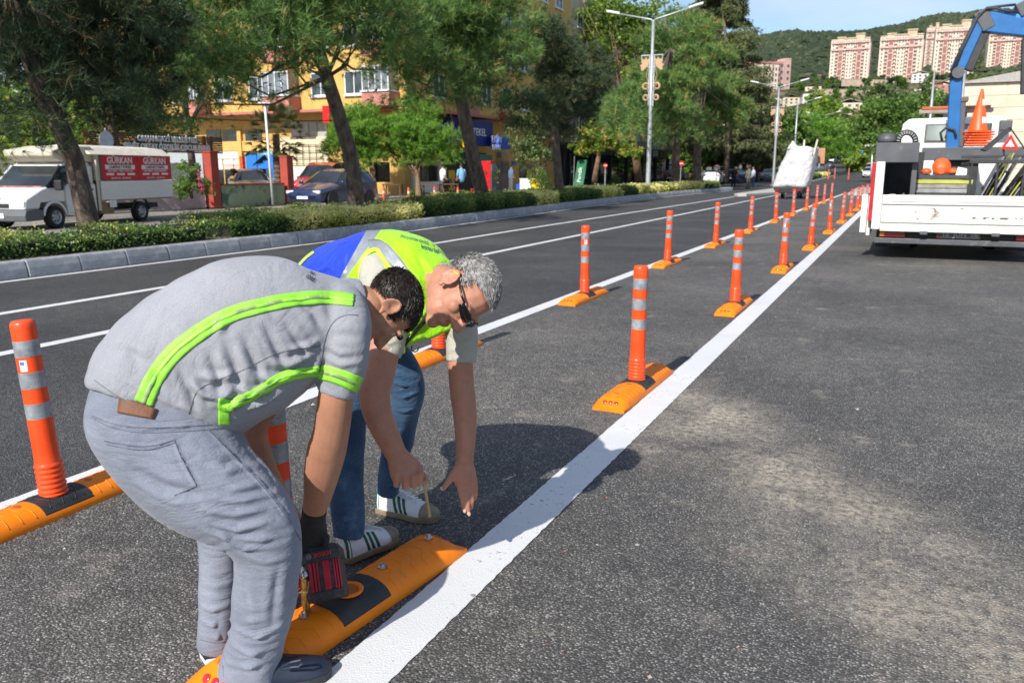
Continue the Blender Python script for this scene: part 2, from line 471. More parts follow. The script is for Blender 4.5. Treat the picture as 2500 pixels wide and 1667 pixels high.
# the terrain: one sheet to the horizon
def terrain():
 xs = np.concatenate([np.linspace(-1900, -420, 22), np.linspace(-400, 400, 81), np.linspace(420, 1900, 22)])
 ys = np.concatenate([np.linspace(-400, -20, 6), np.linspace(0, 280, 29), np.linspace(290, 1000, 60), np.linspace(1015, 2300, 70), np.linspace(2350, 4200, 8)])
 X, Y = np.meshgrid(xs, ys)
 Z = ground_z(X, Y) - 0.03
 P = np.stack([X, Y, Z], -1)
 m, t, b, tc, o = new_mat('terrain')
 Pn = tc.outputs['Object']
 n1 = node(t, 'ShaderNodeTexNoise', Scale=0.016, Detail=9.0, Roughness=0.68); t.links.new(Pn, n1.inputs['Vector'])
 n2 = node(t, 'ShaderNodeTexNoise', Scale=0.12, Detail=8.0, Roughness=0.7); t.links.new(Pn, n2.inputs['Vector'])
 sx = node(t, 'ShaderNodeSeparateXYZ'); t.links.new(Pn, sx.inputs['Vector'])
 scrub = ramp(t, [(0.28, (0.022, 0.036, 0.018)), (0.5, (0.052, 0.075, 0.034)), (0.72, (0.10, 0.115, 0.06))], n2.outputs['Fac'])
 bare = ramp(t, [(0.3, (0.22, 0.17, 0.11)), (0.7, (0.33, 0.27, 0.19))], n2.outputs['Fac'])
 mk = ramp(t, [(0.60, (0, 0, 0)), (0.68, (1, 1, 1))], n1.outputs['Fac'])
 col = mixc(t, scrub.outputs['Color'], bare.outputs['Color'], mk.outputs['Color'])
 ysc = node(t, 'ShaderNodeMath', operation='MULTIPLY'); t.links.new(sx.outputs['Y'], ysc.inputs[0]); ysc.inputs[1].default_value = 0.001
 lowm = ramp(t, [(0.27, (1, 1, 1)), (0.33, (0, 0, 0))], ysc.outputs[0])
 col = mixc(t, col, (0.27, 0.25, 0.22), lowm.outputs['Color'])
 mid = ramp(t, [(0.40, (0, 0, 0)), (0.5, (1, 1, 1)), (0.74, (1, 1, 1)), (0.80, (0, 0, 0))], ysc.outputs[0])
 mk2 = ramp(t, [(0.47, (0, 0, 0)), (0.56, (0.85, 0.85, 0.85))], n1.outputs['Fac'])
 mm = node(t, 'ShaderNodeMath', operation='MULTIPLY'); t.links.new(mid.outputs['Color'], mm.inputs[0]); t.links.new(mk2.outputs['Color'], mm.inputs[1])
 col = mixc(t, col, bare.outputs['Color'], mm.outputs[0])
 t.links.new(col, b.inputs['Base Color']); b.inputs['Roughness'].default_value = 0.95; b.inputs['Specular IOR Level'].default_value = 0.1
 bp = node(t, 'ShaderNodeBump', Strength=1.0, Distance=6.0); t.links.new(n2.outputs['Fac'], bp.inputs['Height']); t.links.new(bp.outputs['Normal'], b.inputs['Normal'])
 ob = MB().grid(P.tolist()).build('terrain', m, fix=False, smooth=True)
 ob['kind'] = 'structure'
terrain()
strip('road', lambda y: kx(y) - 0.05 if y < 62 else -24.0, lambda y: -3.40, YS[:6] + [62, 62.01] + YS[6:], 0.0, A_SMOOTH)
strip('parking_lane', lambda y: -3.40, lambda y: 16.0, YS, 0.0, A_COARSE)
strip('opposite_road', lambda y: -24.2, lambda y: -15.2, YS[:6] + [61.9], 0.0, A_OLD)
# painted lines
lines = [('edge_line', lambda y: -1.32, 0.19, -6, 46), ('lane_line', lambda y: -3.44, 0.16, -6, 58),
   ('lane_line', lambda y: float(np.interp(y, [0, 14, 48], [-6.42, -6.60, -6.86])), 0.14, -6, 60),
   ('lane_line', lambda y: float(np.interp(y, [0, 5, 18, 48], [-8.2, -8.32, -8.58, -8.6])), 0.14, -6, 47.5),
   ('edge_line', lambda y: kx(y) + 0.22, 0.12, -6, 60), ('edge_line', lambda y: -10.4, 0.14, 76, 150)]
for nm, fx, wd, y0, y1 in lines:
 ys = np.concatenate([np.arange(max(y0, 1.0), min(14.0, y1), .03), np.linspace(14, y1, 40)]) if y0 < 10 else np.linspace(y0, y1, 30)
 jit = lambda y: .0022 * (math.sin(y * 91 + wd * 50) + math.sin(y * 217.3) + math.sin(y * 37.7)) * .6 if y < 14 else 0.0
 strip(nm, lambda y: fx(y) - wd / 2 + jit(y), lambda y: fx(y) + wd / 2 + jit(y * 1.31 + 5), ys, 0.004, PAINT)
# stones and grit lying on the asphalt (too many to count)
def grit():
 n = 2600
 xs = rng.uniform(-3.3, 3.2, n); ys = 1.2 + rng.random(n) ** 1.6 * 9.0
 vs = []; fs = []; tone = []
 for i in range(n):
  r = abs(rng.normal(0.0, 0.0028)) + 0.0016
  if rng.random() < 0.02: r *= 2.4
  o = len(vs)
  for (a, b_, c) in ((1, 0, .15), (0, 1, .2), (-1, 0, .1), (0, -1, .15), (0, 0, 1.0)):
   vs.append((xs[i] + r * (a + rng.normal(0, .25)), ys[i] + r * (b_ + rng.normal(0, .25)), r * c * 0.8 + 0.0005))
  fs += [(o, o + 1, o + 4), (o + 1, o + 2, o + 4), (o + 2, o + 3, o + 4), (o + 3, o, o + 4)]
  tone += [rng.random()] * 5
 me = bpy.data.meshes.new('grit'); me.from_pydata(vs, [], fs)
 a = me.attributes.new('tone', 'FLOAT', 'POINT'); a.data.foreach_set('value', tone)
 m, t, b, tc, o = new_mat('grit')
 at = node(t, 'ShaderNodeAttribute'); at.attribute_name = 'tone'
 r = ramp(t, [(0, (0.05, 0.05, 0.05)), (0.5, (0.2, 0.19, 0.18)), (0.8, (0.42, 0.40, 0.37)), (0.97, (0.30, 0.13, 0.08))], at.outputs['Fac'])
 t.links.new(r.outputs['Color'], b.inputs['Base Color']); b.inputs['Roughness'].default_value = 0.85
 me.materials.append(m)
 o = obj('grit', me); o['kind'] = 'stuff'; o['label'] = 'loose grit and small stones scattered on the asphalt'; o['category'] = 'grit'
grit()
# ================================================================== foliage generators
def foliage_mesh(name, V, F, tone, mat):
 me = bpy.data.meshes.new(name)
 V = np.asarray(V, np.float32); F = np.asarray(F, np.int32)
 k = F.shape[1]
 me.vertices.add(len(V)); me.vertices.foreach_set('co', V.ravel())
 me.loops.add(F.size); me.loops.foreach_set('vertex_index', F.ravel())
 me.polygons.add(len(F)); me.polygons.foreach_set('loop_start', np.arange(0, F.size, k, dtype=np.int32))
 a = me.attributes.new('tone', 'FLOAT', 'POINT'); a.data.foreach_set('value', np.asarray(tone, np.float32))
 me.materials.append(mat); me.update(calc_edges=True)
 return me
def unit(a): return a / np.maximum(np.linalg.norm(a, axis=-1, keepdims=True), 1e-9)
def leaves(P, size, tone, rg, aspect=0.55, flat=0.0, droop=0.0):
 """rhombic leaves at points P"""
 n = len(P)
 L = rg.normal(size=(n, 3)); L[:, 2] = L[:, 2] * (1 - flat) - droop; L = unit(L)
 Nn = rg.normal(size=(n, 3)); Nn[:, 2] += 1.0; S_ = unit(np.cross(L, Nn))
 s = (np.asarray(size) * rg.uniform(.7, 1.3, n))[:, None]
 V = np.stack([P - L * s * .5, P + S_ * s * aspect * .5, P + L * s * .5, P - S_ * s * aspect * .5], 1).reshape(-1, 3)
 F = np.arange(4 * n).reshape(n, 4)
 return V, F, np.repeat(tone, 4)
def needles(P, A, length, k, width, tone, rg, spread=0.9):
 """tufts of k needles at P pointing about A"""
 n = len(P)
 d = unit(A[:, None, :] + spread * rg.normal(size=(n, k, 3)))
 L = (length * rg.uniform(.7, 1.2, (n, k)))[..., None]
 side = unit(np.cross(d, rg.normal(size=(n, k, 3)))) * width
 root = P[:, None, :] + 0.10 * L * rg.normal(size=(n, k, 3)) * .5
 V = np.stack([root - side, root + side, root + d * L], 2).reshape(-1, 3)
 F = np.arange(3 * n * k).reshape(-1, 3)
 t = np.clip(np.repeat(tone, k).reshape(n, k) + rg.normal(0, .10, (n, k)), 0, 1)
 return V, F, np.repeat(t.ravel(), 3)
def blob_points(blobs, n, rg, shell=0.55, up=0.0, clusters=0, spread=0.16):
 """points on the outer part of several ellipsoids, gathered in clusters; also outward directions"""
 w = np.array([b[1][0] * b[1][1] + b[1][0] * b[1][2] + b[1][1] * b[1][2] for b in blobs]); w = w / w.sum()
 m = clusters or n
 idx = rg.choice(len(blobs), m, p=w)
 d = rg.normal(size=(m, 3)); d[:, 2] += up; d = unit(d)
 r = shell + (1 - shell) * rg.random(m) ** .5
 c = np.array([b[0] for b in blobs], float)[idx]; rad = np.array([b[1] for b in blobs], float)[idx]
 P = c + d * rad * r[:, None]
 if clusters:
  j = rg.integers(0, m, n)
  Q = P[j] + rg.normal(size=(n, 3)) * rad[j] * spread
  return Q, unit(d[j] + .3 * rg.normal(size=(n, 3))), j
 return P, d, idx
BARK = M('pine_bark', (0.115, 0.085, 0.066), 0.95, var=0.45, scale=7, bump=1.0, bscale=22, stretch=(1, 1, .35), spots=(0.20, 0.16, 0.13), spot_scale=9, spot_lo=0.55, spot_hi=0.7)
BARK2 = M('brown_bark', (0.19, 0.12, 0.07), 0.95, var=0.35, scale=6, bump=0.8, bscale=25, stretch=(1, 1, .4))
PINE_LEAF = leaf_mat('pine_needles', [(0.0, (0.033, 0.070, 0.027)), (0.40, (0.105, 0.200, 0.052)), (0.75, (0.200, 0.342, 0.085)), (0.90, (0.399, 0.342, 0.117)), (1.0, (0.519, 0.282, 0.105))], 0.5, .25)
PINE_DARK = leaf_mat('dark_pine_needles', [(0.0, (0.018, 0.036, 0.021)), (0.45, (0.051, 0.090, 0.044)), (0.85, (0.109, 0.145, 0.057)), (1.0, (0.271, 0.181, 0.073))], 0.5, .2)
STONE_PINE = leaf_mat('bright_pine_needles', [(0.0, (0.049, 0.123, 0.020)), (0.5, (0.148, 0.314, 0.042)), (1.0, (0.288, 0.471, 0.078))], 0.5, .3)
PLANE_LEAF = leaf_mat('plane_leaves', [(0.0, (0.054, 0.117, 0.021)), (0.5, (0.154, 0.254, 0.040)), (0.85, (0.326, 0.399, 0.064)), (1.0, (0.544, 0.362, 0.090))], 0.45, .4)
LIME_LEAF = leaf_mat('linden_leaves', [(0.0, (0.036, 0.070, 0.023)), (0.6, (0.123, 0.181, 0.058)), (1.0, (0.377, 0.420, 0.189))], 0.4, .35)
CEDAR_LEAF = leaf_mat('cedar_needles', [(0.0, (0.040, 0.057, 0.029)), (0.55, (0.130, 0.160, 0.061)), (1.0, (0.271, 0.281, 0.109))], 0.6, .2)
GREEN_LEAF = leaf_mat('green_leaves', [(0.0, (0.040, 0.090, 0.021)), (0.5, (0.112, 0.209, 0.040)), (1.0, (0.236, 0.335, 0.081))], 0.5, .35)
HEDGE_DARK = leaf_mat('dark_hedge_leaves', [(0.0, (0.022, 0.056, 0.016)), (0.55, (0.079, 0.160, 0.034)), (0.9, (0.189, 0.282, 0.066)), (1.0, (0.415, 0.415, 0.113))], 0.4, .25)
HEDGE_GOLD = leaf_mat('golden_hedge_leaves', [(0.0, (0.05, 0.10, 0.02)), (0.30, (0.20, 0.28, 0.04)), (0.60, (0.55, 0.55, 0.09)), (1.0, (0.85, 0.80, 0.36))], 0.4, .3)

# ================================================================== median: kerb, soil, hedge
KERB = M('concrete_kerb', (0.30, 0.315, 0.33), 0.85, var=0.14, scale=9, bump=0.35, bscale=90, spots=(0.42, 0.42, 0.41), spot_scale=5, spot_lo=0.56, spot_hi=0.75, randv=0.10)
SOIL = M('planter_soil', (0.17, 0.125, 0.085), 0.95, var=0.3, scale=9, bump=0.8, bscale=40, spots=(0.30, 0.27, 0.22), spot_scale=7, spot_lo=0.56, spot_hi=0.72)
CONC = M('pale_concrete', (0.42, 0.41, 0.38), 0.85, var=0.12, scale=4, bump=0.25, bscale=60)
ys = np.linspace(-8, 61.2, 60)
soil = MB().grid([[(kx(y) - .17, y, .205), (-15.05, y, .205)] for y in ys]).build('median_soil', SOIL, fix=False); soil['kind'] = 'structure'
kerb = bpy.data.objects.new('median_kerb', None); C.objects.link(kerb); kerb['kind'] = 'structure'
KPROF = [(0, 0), (-.02, .13), (-.05, .225), (-.075, .245), (-.17, .245), (-.17, 0)]
ST_ME = []
for k in range(4):
 m = MB().prism(KPROF, -.404 + .002 * k, .404 - .002 * k, 'y').mesh('kerb_stone', KERB); ST_ME.append(m)
y = -2.0; i = 0
while y < 61.0:
 o = obj('kerb_stone', ST_ME[i % 4], kerb); o.location = (kx(y) + random.uniform(-.006, .006), y, -.008 + random.uniform(-.006, .004))
 o.rotation_euler = (0, R(random.uniform(-.6, .6)), math.atan2(-(kx(y + .4) - kx(y - .4)), .8))
 b = o.modifiers.new('bevel', 'BEVEL'); b.width = .012; b.segments = 2
 y += .818; i += 1
fk = bpy.data.objects.new('opposite_kerb', None); C.objects.link(fk); fk['kind'] = 'structure'
y = -2.0
while y < 61.0:
 o = obj('kerb_stone', ST_ME[i % 4], fk); o.location = (-15.22, y, -.008); o.rotation_euler = (0, 0, PI); y += .818; i += 1
# rounded end of the median
endm = MB()
pts = [(kx(61.2) , 61.2)] + [(-13.2 + 1.95 * math.cos(a), 61.2 + 1.95 * math.sin(a)) for a in np.linspace(.15, PI - .15, 10)] + [(-15.22, 61.2)]
endm.prism(pts, -.01, .24, 'z').build('median_end', KERB, bevel=.02)['kind'] = 'structure'
# traffic islands
for nm, pts, lab in (('traffic_island', [(-8.75, 48.2), (-8.45, 47.7), (-8.0, 47.9), (-6.95, 54), (-6.95, 66), (-8.8, 66)], 0), ('traffic_island', [(-3.0, 52.6), (-2.7, 52.2), (-1.9, 52.6), (-1.5, 58), (-1.5, 70), (-3.3, 70)], 1)):
 MB().prism(pts, -.01, .16, 'z').build(nm, CONC, bevel=.03)['kind'] = 'structure'

def hy(u, x=-12.0): return float(at_x(u, 470, x)[1])
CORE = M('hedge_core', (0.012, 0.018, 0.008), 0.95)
def hedge(x0, x1, y0, y1, h, mat, label, seed, dens=1.0, group='clipped hedge sections on the median'):
 rg = np.random.default_rng(seed)
 yc = (y0 + y1) / 2; xc = (x0 + x1) / 2
 t = thing('hedge', label, 'hedge', (xc, yc, .2), 0, group)
 L = y1 - y0; wd = x1 - x0
 far = max(0.0, yc)
 size = max(.050, .0016 * math.hypot(xc, yc) * 1.25)
 n = int(min(26000, dens * 1.6 * L * (wd + 2 * h) / (size * size * .30)))
 # clumped cushions
 q = rg.random(n); per = wd + 2 * h
 s = rg.random(n) * per
 yy = (rg.random(n) - .5) * (L + .15)
 lump = .06 * np.sin(yy * 3.1 + seed) + .05 * np.sin(yy * 7.3 + 2 * seed) + .03 * np.sin(yy * 17 + seed * 3)
 xx = np.where(s < h, wd / 2, np.where(s < h + wd, wd / 2 - (s - h), -wd / 2))
 zz = np.where(s < h, s, np.where(s < h + wd, h, per - s))
 # round the shoulders
 e = np.clip(1 - (np.abs(xx) / (wd / 2)) ** 4, 0, 1); zz = np.where((s >= h) & (s < h + wd), h * (.86 + .14 * e), zz)
 zz = zz + lump * (zz / h); xx = xx * (1 + .5 * lump)
 P = np.stack([xx, yy, zz], 1) + rg.normal(0, .035, (n, 3))
 sprig = rg.random(n) < .03
 P[sprig, 2] += np.abs(rg.normal(0, .06, sprig.sum()))
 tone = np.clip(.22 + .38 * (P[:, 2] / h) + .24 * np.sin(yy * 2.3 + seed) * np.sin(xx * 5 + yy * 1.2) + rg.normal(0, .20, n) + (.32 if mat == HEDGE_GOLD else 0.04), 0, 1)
 V, F, T = leaves(P, np.full(n, size), tone, rg, .62)
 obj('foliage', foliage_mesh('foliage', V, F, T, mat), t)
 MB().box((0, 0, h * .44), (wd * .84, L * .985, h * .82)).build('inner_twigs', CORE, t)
 return t
front = [(-2.0, 11.4, HEDGE_DARK, 'dark green clipped hedge in front of the leftmost pine and the white pickup'), (11.9, 13.5, HEDGE_DARK, 'short dark hedge section left of the first yellow one'),
   (13.5, hy(985), HEDGE_GOLD, 'pale yellow hedge section in front of the dark blue car'), (hy(985), hy(1130), HEDGE_DARK, 'dark hedge section in front of the two round pines'),
   (hy(1130), hy(1300), HEDGE_DARK, 'olive hedge section below the dark blue shop sign'), (hy(1300), hy(1370), HEDGE_GOLD, 'yellow hedge section left of the green banner flag'),
   (hy(1370), hy(1486), HEDGE_DARK, 'dark hedge section in front of the green banner flag'), (hy(1486), hy(1545), HEDGE_GOLD, 'short yellow hedge section left of the lamp post'),
   (hy(1545), hy(1585), HEDGE_DARK, 'short dark hedge section at the foot of the lamp post'), (hy(1585), hy(1740), HEDGE_GOLD, 'long bright yellow hedge section right of the lamp post'),
   (hy(1740), 60.4, HEDGE_DARK, 'dark hedge section at the far end of the median')]
for i, (a, b, m, lb) in enumerate(front):
 off = kx((a + b) / 2) + 10.92
 hedge(-12.62 + off, -11.42 + off, a, b - .05, .24 if i == 0 else .28 if i < 3 else .38, m, lb, 11 + i)
back = [(14.0, 24.0, 'dark back hedge row in front of the blue car'), (24.0, 42.0, 'dark back hedge row behind the yellow sections')]
for i, (a, b, lb) in enumerate(back):
 hedge(-14.95, -13.85, a, b - .05, .34 if i else .22, HEDGE_DARK, lb, 31 + i, .6)
hedge(-12.4, -11.2, 92, 128, .7, HEDGE_DARK, 'far hedge on the second median beyond the cargo tricycle', 51, 1)
o = hedge(-12.0, -10.9, 128, 140, .8, HEDGE_GOLD, 'far yellow hedge end beyond the cargo tricycle', 52, 1)

# ================================================================== trees
def trunk_mesh(pts, rad, limbs, name, mat, parent, n=10):
 mb = MB(); mb.tube(pts, rad, n)
 for lp, lr in limbs: mb.tube(lp, lr, 6)
 o = mb.build(name, mat, parent, smooth=True, fix=False)
 return o
def limbs_to(trunk, targets, r0, rg):
 out = []
 for c in targets:
  k = rg.integers(max(1, len(trunk) // 2), len(trunk))
  a = np.array(trunk[k]); c = np.array(c)
  m = (a + c) / 2 + np.array([0, 0, -.12 * np.linalg.norm(c - a)]) + rg.normal(0, .05, 3) * np.linalg.norm(c - a)
  out.append(([a, m, c], [r0, r0 * .6, r0 * .22]))
 return out
def clump(center, rad, n, rg, size=(.28, .42), flat=.55):
 """random smaller cushions filling an ellipsoidal crown"""
 out = []
 for _ in range(n):
  d = rg.normal(size=3); d /= np.linalg.norm(d); r = rg.random() ** .45
  c = np.array(center) + d * np.array(rad) * r * .85
  s = rg.uniform(*size) * max(rad)
  out.append((c, (s, s, s * flat)))
 return out
def pine(label, trunk, rad, crown, seed, leaf=PINE_LEAF, tufts=3600, k=13, length=.20, width=.006, tone0=.42, bark=BARK, name='pine_tree', group='pines on the median', extra=(), up=.55):
 rg = np.random.default_rng(seed)
 base = np.array(trunk[0]); t = thing(name, label, 'tree', tuple(base), 0, group)
 tr = [np.array(p) - base for p in trunk]
 blobs = []
 for c, r, n in crown: blobs += clump(np.array(c) - base, r, n, rg)
 for c, r in extra: blobs.append((np.array(c) - base, r))
 trunk_mesh(tr, rad, limbs_to(tr, [b[0] for b in blobs[::2]], rad[-1] * .55, rg), 'trunk', bark, t)
 P, A, j = blob_points(blobs, tufts, rg, .55, up, clusters=max(60, tufts // 7), spread=.17)
 A = unit(A + np.array([0, 0, .35]))
 tone = np.clip(tone0 + rg.normal(0, .12, len(P)) + .16 * np.sin(j * 1.7), 0, 1)
 tone = np.where(rg.random(len(P)) < .035, .96, tone)
 V, F, T = needles(P, A, length, k, width, tone, rg, .75)
 obj('crown', foliage_mesh('crown', V, F, T, leaf), t)
 return t
def broad(label, trunk, rad, crown, seed, leaf=PLANE_LEAF, n=9000, size=.16, name='broadleaf_tree', group='street trees', bark=BARK2, csize=(.30, .45), droop=0.0, aspect=.7, clusters=160, tone0=.5, flat=.75, spread=.22):
 rg = np.random.default_rng(seed)
 base = np.array(trunk[0]); t = thing(name, label, 'tree', tuple(base), 0, group)
 tr = [np.array(p) - base for p in trunk]
 blobs = []
 for c, r, m in crown: blobs += clump(np.array(c) - base, r, m, rg, csize, flat)
 trunk_mesh(tr, rad, limbs_to(tr, [b[0] for b in blobs[::2]], rad[-1] * .5, rg), 'trunk', bark, t)
 P, A, j = blob_points(blobs, n, rg, .6, .25, clusters=clusters, spread=spread)
 tone = np.clip(tone0 + rg.normal(0, .15, n) + .14 * np.sin(j * 2.3), 0, 1)
 V, F, T = leaves(P, np.full(n, size), tone, rg, aspect, .3, droop)
 obj('crown', foliage_mesh('crown', V, F, T, leaf), t)
 return t
def tx(pts, X): return [at_x(u, v, X) for u, v in pts]
# the four near pines of the median
p = tx([(232, 600), (220, 559), (180, 388), (135, 286), (94, 204), (60, 110), (40, 0), (30, -120)], -13.0); p[0][2] = .15
c = lambda u, v, X=-13.0: at_x(u, v, X)
pine('big dark pine leaning left in front of the white pickup', p, [.20, .185, .16, .15, .14, .12, .10, .06], [(c(120, 80), (2.3, 2.2, 1.5), 24), (c(60, -60), (2.6, 2.4, 1.9), 22), (c(290, 140), (1.0, 1.2, .85), 9)], 101, PINE_DARK, 9500, 13, .22, .0055, .40,
  extra=((c(30, 240), (1.1, 1.2, .55)), (c(-60, 330), (1.2, 1.2, .6)), (c(330, 60), (1.0, .9, .6)), (c(300, 220), (.8, .9, .5)), (c(370, 150), (.55, .6, .45))))
p = tx([(880, 520), (873, 502), (853, 367), (816, 245), (798, 190), (775, 110), (745, 0), (730, -120)], -13.0); p[0][2] = .15
pine('pine with a bent bare trunk in front of the dark blue car', p, [.24, .23, .20, .18, .17, .15, .12, .08], [(c(620, 70), (2.6, 1.6, 1.3), 20), (c(800, 40), (2.6, 2.0, 1.2), 16), (c(700, -80), (3.2, 2.6, 1.6), 18), (c(890, 90), (1.4, 1.2, 1.1), 7)], 102, PINE_LEAF, 7600, 12, .24, .0075, .42,
  extra=((c(560, 190), (1.2, 1.2, .7)), (c(690, 170), (1.2, 1.2, .7)), (c(820, 130), (.8, .9, .55)), (c(930, 170), (.9, .9, .6)), (c(480, 130), (1.3, 1.2, .9)), (c(430, 60), (1.2, 1.2, .9)), (c(400, 200), (1.3, 1.3, .7)), (c(500, 255), (1.1, 1.1, .5))))
p = tx([(1186, 505), (1180, 484), (1151, 367), (1126, 245), (1118, 184), (1115, 90), (1110, -60)], -13.0); p[0][2] = .15
pine('pine with a curved trunk in front of the blue shop sign', p, [.27, .25, .22, .20, .18, .15, .10], [(c(1110, 110), (2.2, 1.8, 1.5), 18), (c(1080, 0), (2.5, 2.2, 1.5), 16), (c(1220, 90), (1.5, 1.3, 1.5), 10)], 103, PINE_LEAF, 7800, 11, .27, .009, .46,
  extra=((c(1000, 190), (1.3, 1.2, .8)), (c(1060, 200), (1.2, 1.1, .8)), (c(1200, 190), (1.3, 1.2, .8)), (c(1160, 230), (1.1, 1.0, .5)), (c(960, 100), (1.3, 1.2, .9)), (c(1270, 60), (1.0, 1.0, .9))))
p = tx([(1370, 480), (1366, 464), (1353, 311), (1346, 250), (1345, 150)], -13.0); p[0][2] = .15
pine('thin grey-trunked pine right of the blue shop sign', p, [.20, .19, .16, .14, .08], [(c(1345, 180), (1.6, 1.4, 1.7), 18), (c(1420, 230), (1.3, 1.1, 1.2), 12)], 104, PINE_DARK, 6500, 10, .28, .011, .55,
  extra=((c(1300, 270), (1.2, 1.1, .7)), (c(1390, 300), (1.1, 1.1, .8)), (c(1330, 100), (1.1, 1, .8)), (c(1440, 170), (.9, .9, .9))))
pp = at_x(1648, 445, -14.2)
p = [np.array([pp[0], pp[1], .2]), at_x(1648, 445, -14.2), at_x(1652, 330, -14.2), at_x(1640, 220, -14.2), at_x(1635, 120, -14.2)]
c5 = lambda u, v, X=-14.2: at_x(u, v, X)
pine('left one of the two tall pines right of the lamp post', p, [.30, .28, .26, .2, .1], [(c5(1580, 250), (2.9, 2.4, 2.6), 20), (c5(1650, 170), (3.2, 2.6, 3.0), 22)], 105, PINE_LEAF, 8500, 9, .36, .016, .50, extra=((c5(1520, 290), (1.6, 1.5, 1.1)), (c5(1600, 310), (1.6, 1.5, 1.0)), (c5(1660, 330), (1.7, 1.5, 1.0)), (c5(1650, 80), (1.7, 1.5, 1.3))))
pp = at_x(1702, 443, -14.6)
p = [np.array([pp[0], pp[1], .2]), at_x(1702, 443, -14.6), at_x(1703, 300, -14.6), at_x(1700, 200, -14.6)]
c6 = lambda u, v, X=-14.6: at_x(u, v, X)
pine('right one of the two tall pines right of the lamp post', p, [.34, .32, .28, .15], [(c6(1740, 260), (3.2, 2.6, 2.4), 20), (c6(1700, 140), (2.6, 2.2, 2.6), 16)], 106, PINE_LEAF, 8000, 9, .38, .018, .55, extra=((c6(1770, 300), (1.8, 1.6, 1.1)), (c6(1690, 300), (1.6, 1.5, 1.0)), (c6(1770, 220), (1.5, 1.4, 1.2)), (c6(1690, 85), (1.3, 1.2, 1.3))))
# ================================================================== pavement, lamps, buildings across the road
PAVE = M('pavement', (0.36, 0.33, 0.29), 0.9, var=0.12, scale=3, bump=0.2, bscale=50)
o = MB().prism([(-60, -10), (-24.2, -10), (-24.2, 61.5), (-60, 61.5)], -.02, .06, 'z').build('pavement', PAVE); o['kind'] = 'structure'
o = MB().prism([(-60, 66), (-24.4, 66), (-24.4, 175), (-60, 175)], -.02, .08, 'z').build('pavement', PAVE); o['kind'] = 'structure'
GALV = M('galvanised_steel', (0.42, 0.44, 0.46), 0.45, metal=0.45, var=0.12, scale=10, spots=(0.55, 0.56, 0.57), spot_scale=20)
LAMPW = M('lamp_white', (0.66, 0.67, 0.67), 0.4)
TANB = M('tan_plastic', (0.46, 0.29, 0.17), 0.6, var=0.12, scale=30)
def box_part(parent, name, lo, hi, mat, bevel=0.0):
 c = [(a + b) / 2 for a, b in zip(lo, hi)]; s = [abs(b - a) for a, b in zip(lo, hi)]
 return MB().box(c, s).build(name, mat, parent, bevel=bevel)
def street_lamp(loc, label, ornament=True):
 t = thing('street_lamp', label, 'street lamp', loc, 0, 'double armed street lamps')
 MB().tube([(0, 0, 0), (0, 0, .6), (0, 0, 4.5), (0, 0, 9.15)], [.16, .135, .11, .075], 12).build('pole', GALV, t, smooth=True)
 MB().box((0, 0, .02), (.45, .45, .05)).build('base_plate', GALV, t)
 for s in (-1, 1):
  MB().tube([(0, 0, 9.05), (s * .12, 0, 9.18), (s * 2.0, 0, 9.62)], [.05, .045, .04], 8).build('arm', GALV, t, smooth=True)
  lh = MB().grid([[(s * (1.9 + .75 * a), w * b, 9.60 + .17 * a + dz) for b, dz in ((-1, 0), (-.7, .07), (0, .10), (.7, .07), (1, 0), (.6, -.05), (-.6, -.05))] for a, w in ((0, .05), (.15, .10), (.5, .15), (.85, .12), (1, .04))], closed=True).build('lamp_head', LAMPW, t, smooth=True)
 if ornament:
  f = MB()
  f.box((0, 0, 7.35), (1.25, .04, .05))
  for s in (-1, 1): f.box((s * .13, 0, 6.0), (.05, .05, 2.6))
  for s in (-1, 1): f.box((s * .58, 0, 7.25), (.03, .03, .2))
  f.box((0, 0, 6.75), (.5, .04, .04)); f.box((0, 0, 5.55), (.42, .05, .05)); f.box((0, 0, 5.05), (.36, .05, .05))
  f.build('bracket', GALV, t)
  for s in (-1, 1):
   lf = [(.14, 7.20), (.24, 7.12), (.32, 7.26), (.40, 7.12), (.55, 7.18), (.58, 7.02), (.52, 6.93), (.66, 6.84), (.56, 6.72), (.60, 6.58), (.46, 6.56), (.40, 6.62), (.26, 6.74), (.16, 6.86)]
   MB().prism([(s * (x + .02), z) for x, z in lf], -.02, .02, 'y').build('leaf_ornament', TANB, t, bevel=.01)
   # two scrolls hanging below
   for (cx_, cz, r, a0, a1, zz) in ((.36, 5.72, .20, 2.6, -3.4, 6.7), (.33, 5.12, .17, 2.4, -3.6, 5.6)):
    pts = [(s * .20, 0, zz), (s * (.30 if zz > 6 else .16), 0, (zz + cz) / 2 + .1)] if zz > 6 else [(s * .12, 0, 5.52)]
    rr = [.012, .016] if zz > 6 else [.02]
    for i, a in enumerate(np.linspace(a0 + .3, a1 + 4.2 - 5.2, 14)):
     k = i / 13; rad = r * (1 - .55 * k)
     pts.append((s * (cx_ - .05 + rad * math.cos(a)), 0, cz + rad * math.sin(a))); rr.append(.02 + .055 * math.sin(PI * min(1, k * 1.25)) * (1 - k * .6))
    MB().tube(pts, rr, 8).build('scroll_ornament', TANB, t, smooth=True)
 return t
street_lamp((-13.0, 45.4, .2), 'tall double armed street lamp with tan ornaments, nearest one on the median')
street_lamp((-11.6, 84.0, float(road_z(84))), 'second double armed street lamp, behind the white cargo sack')
street_lamp((-12.5, 107.0, float(road_z(107))), 'third street lamp, its head showing above the round trees', False)
street_lamp((-12.5, 140.0, float(road_z(140))), 'farthest street lamp head above the far trees', False)
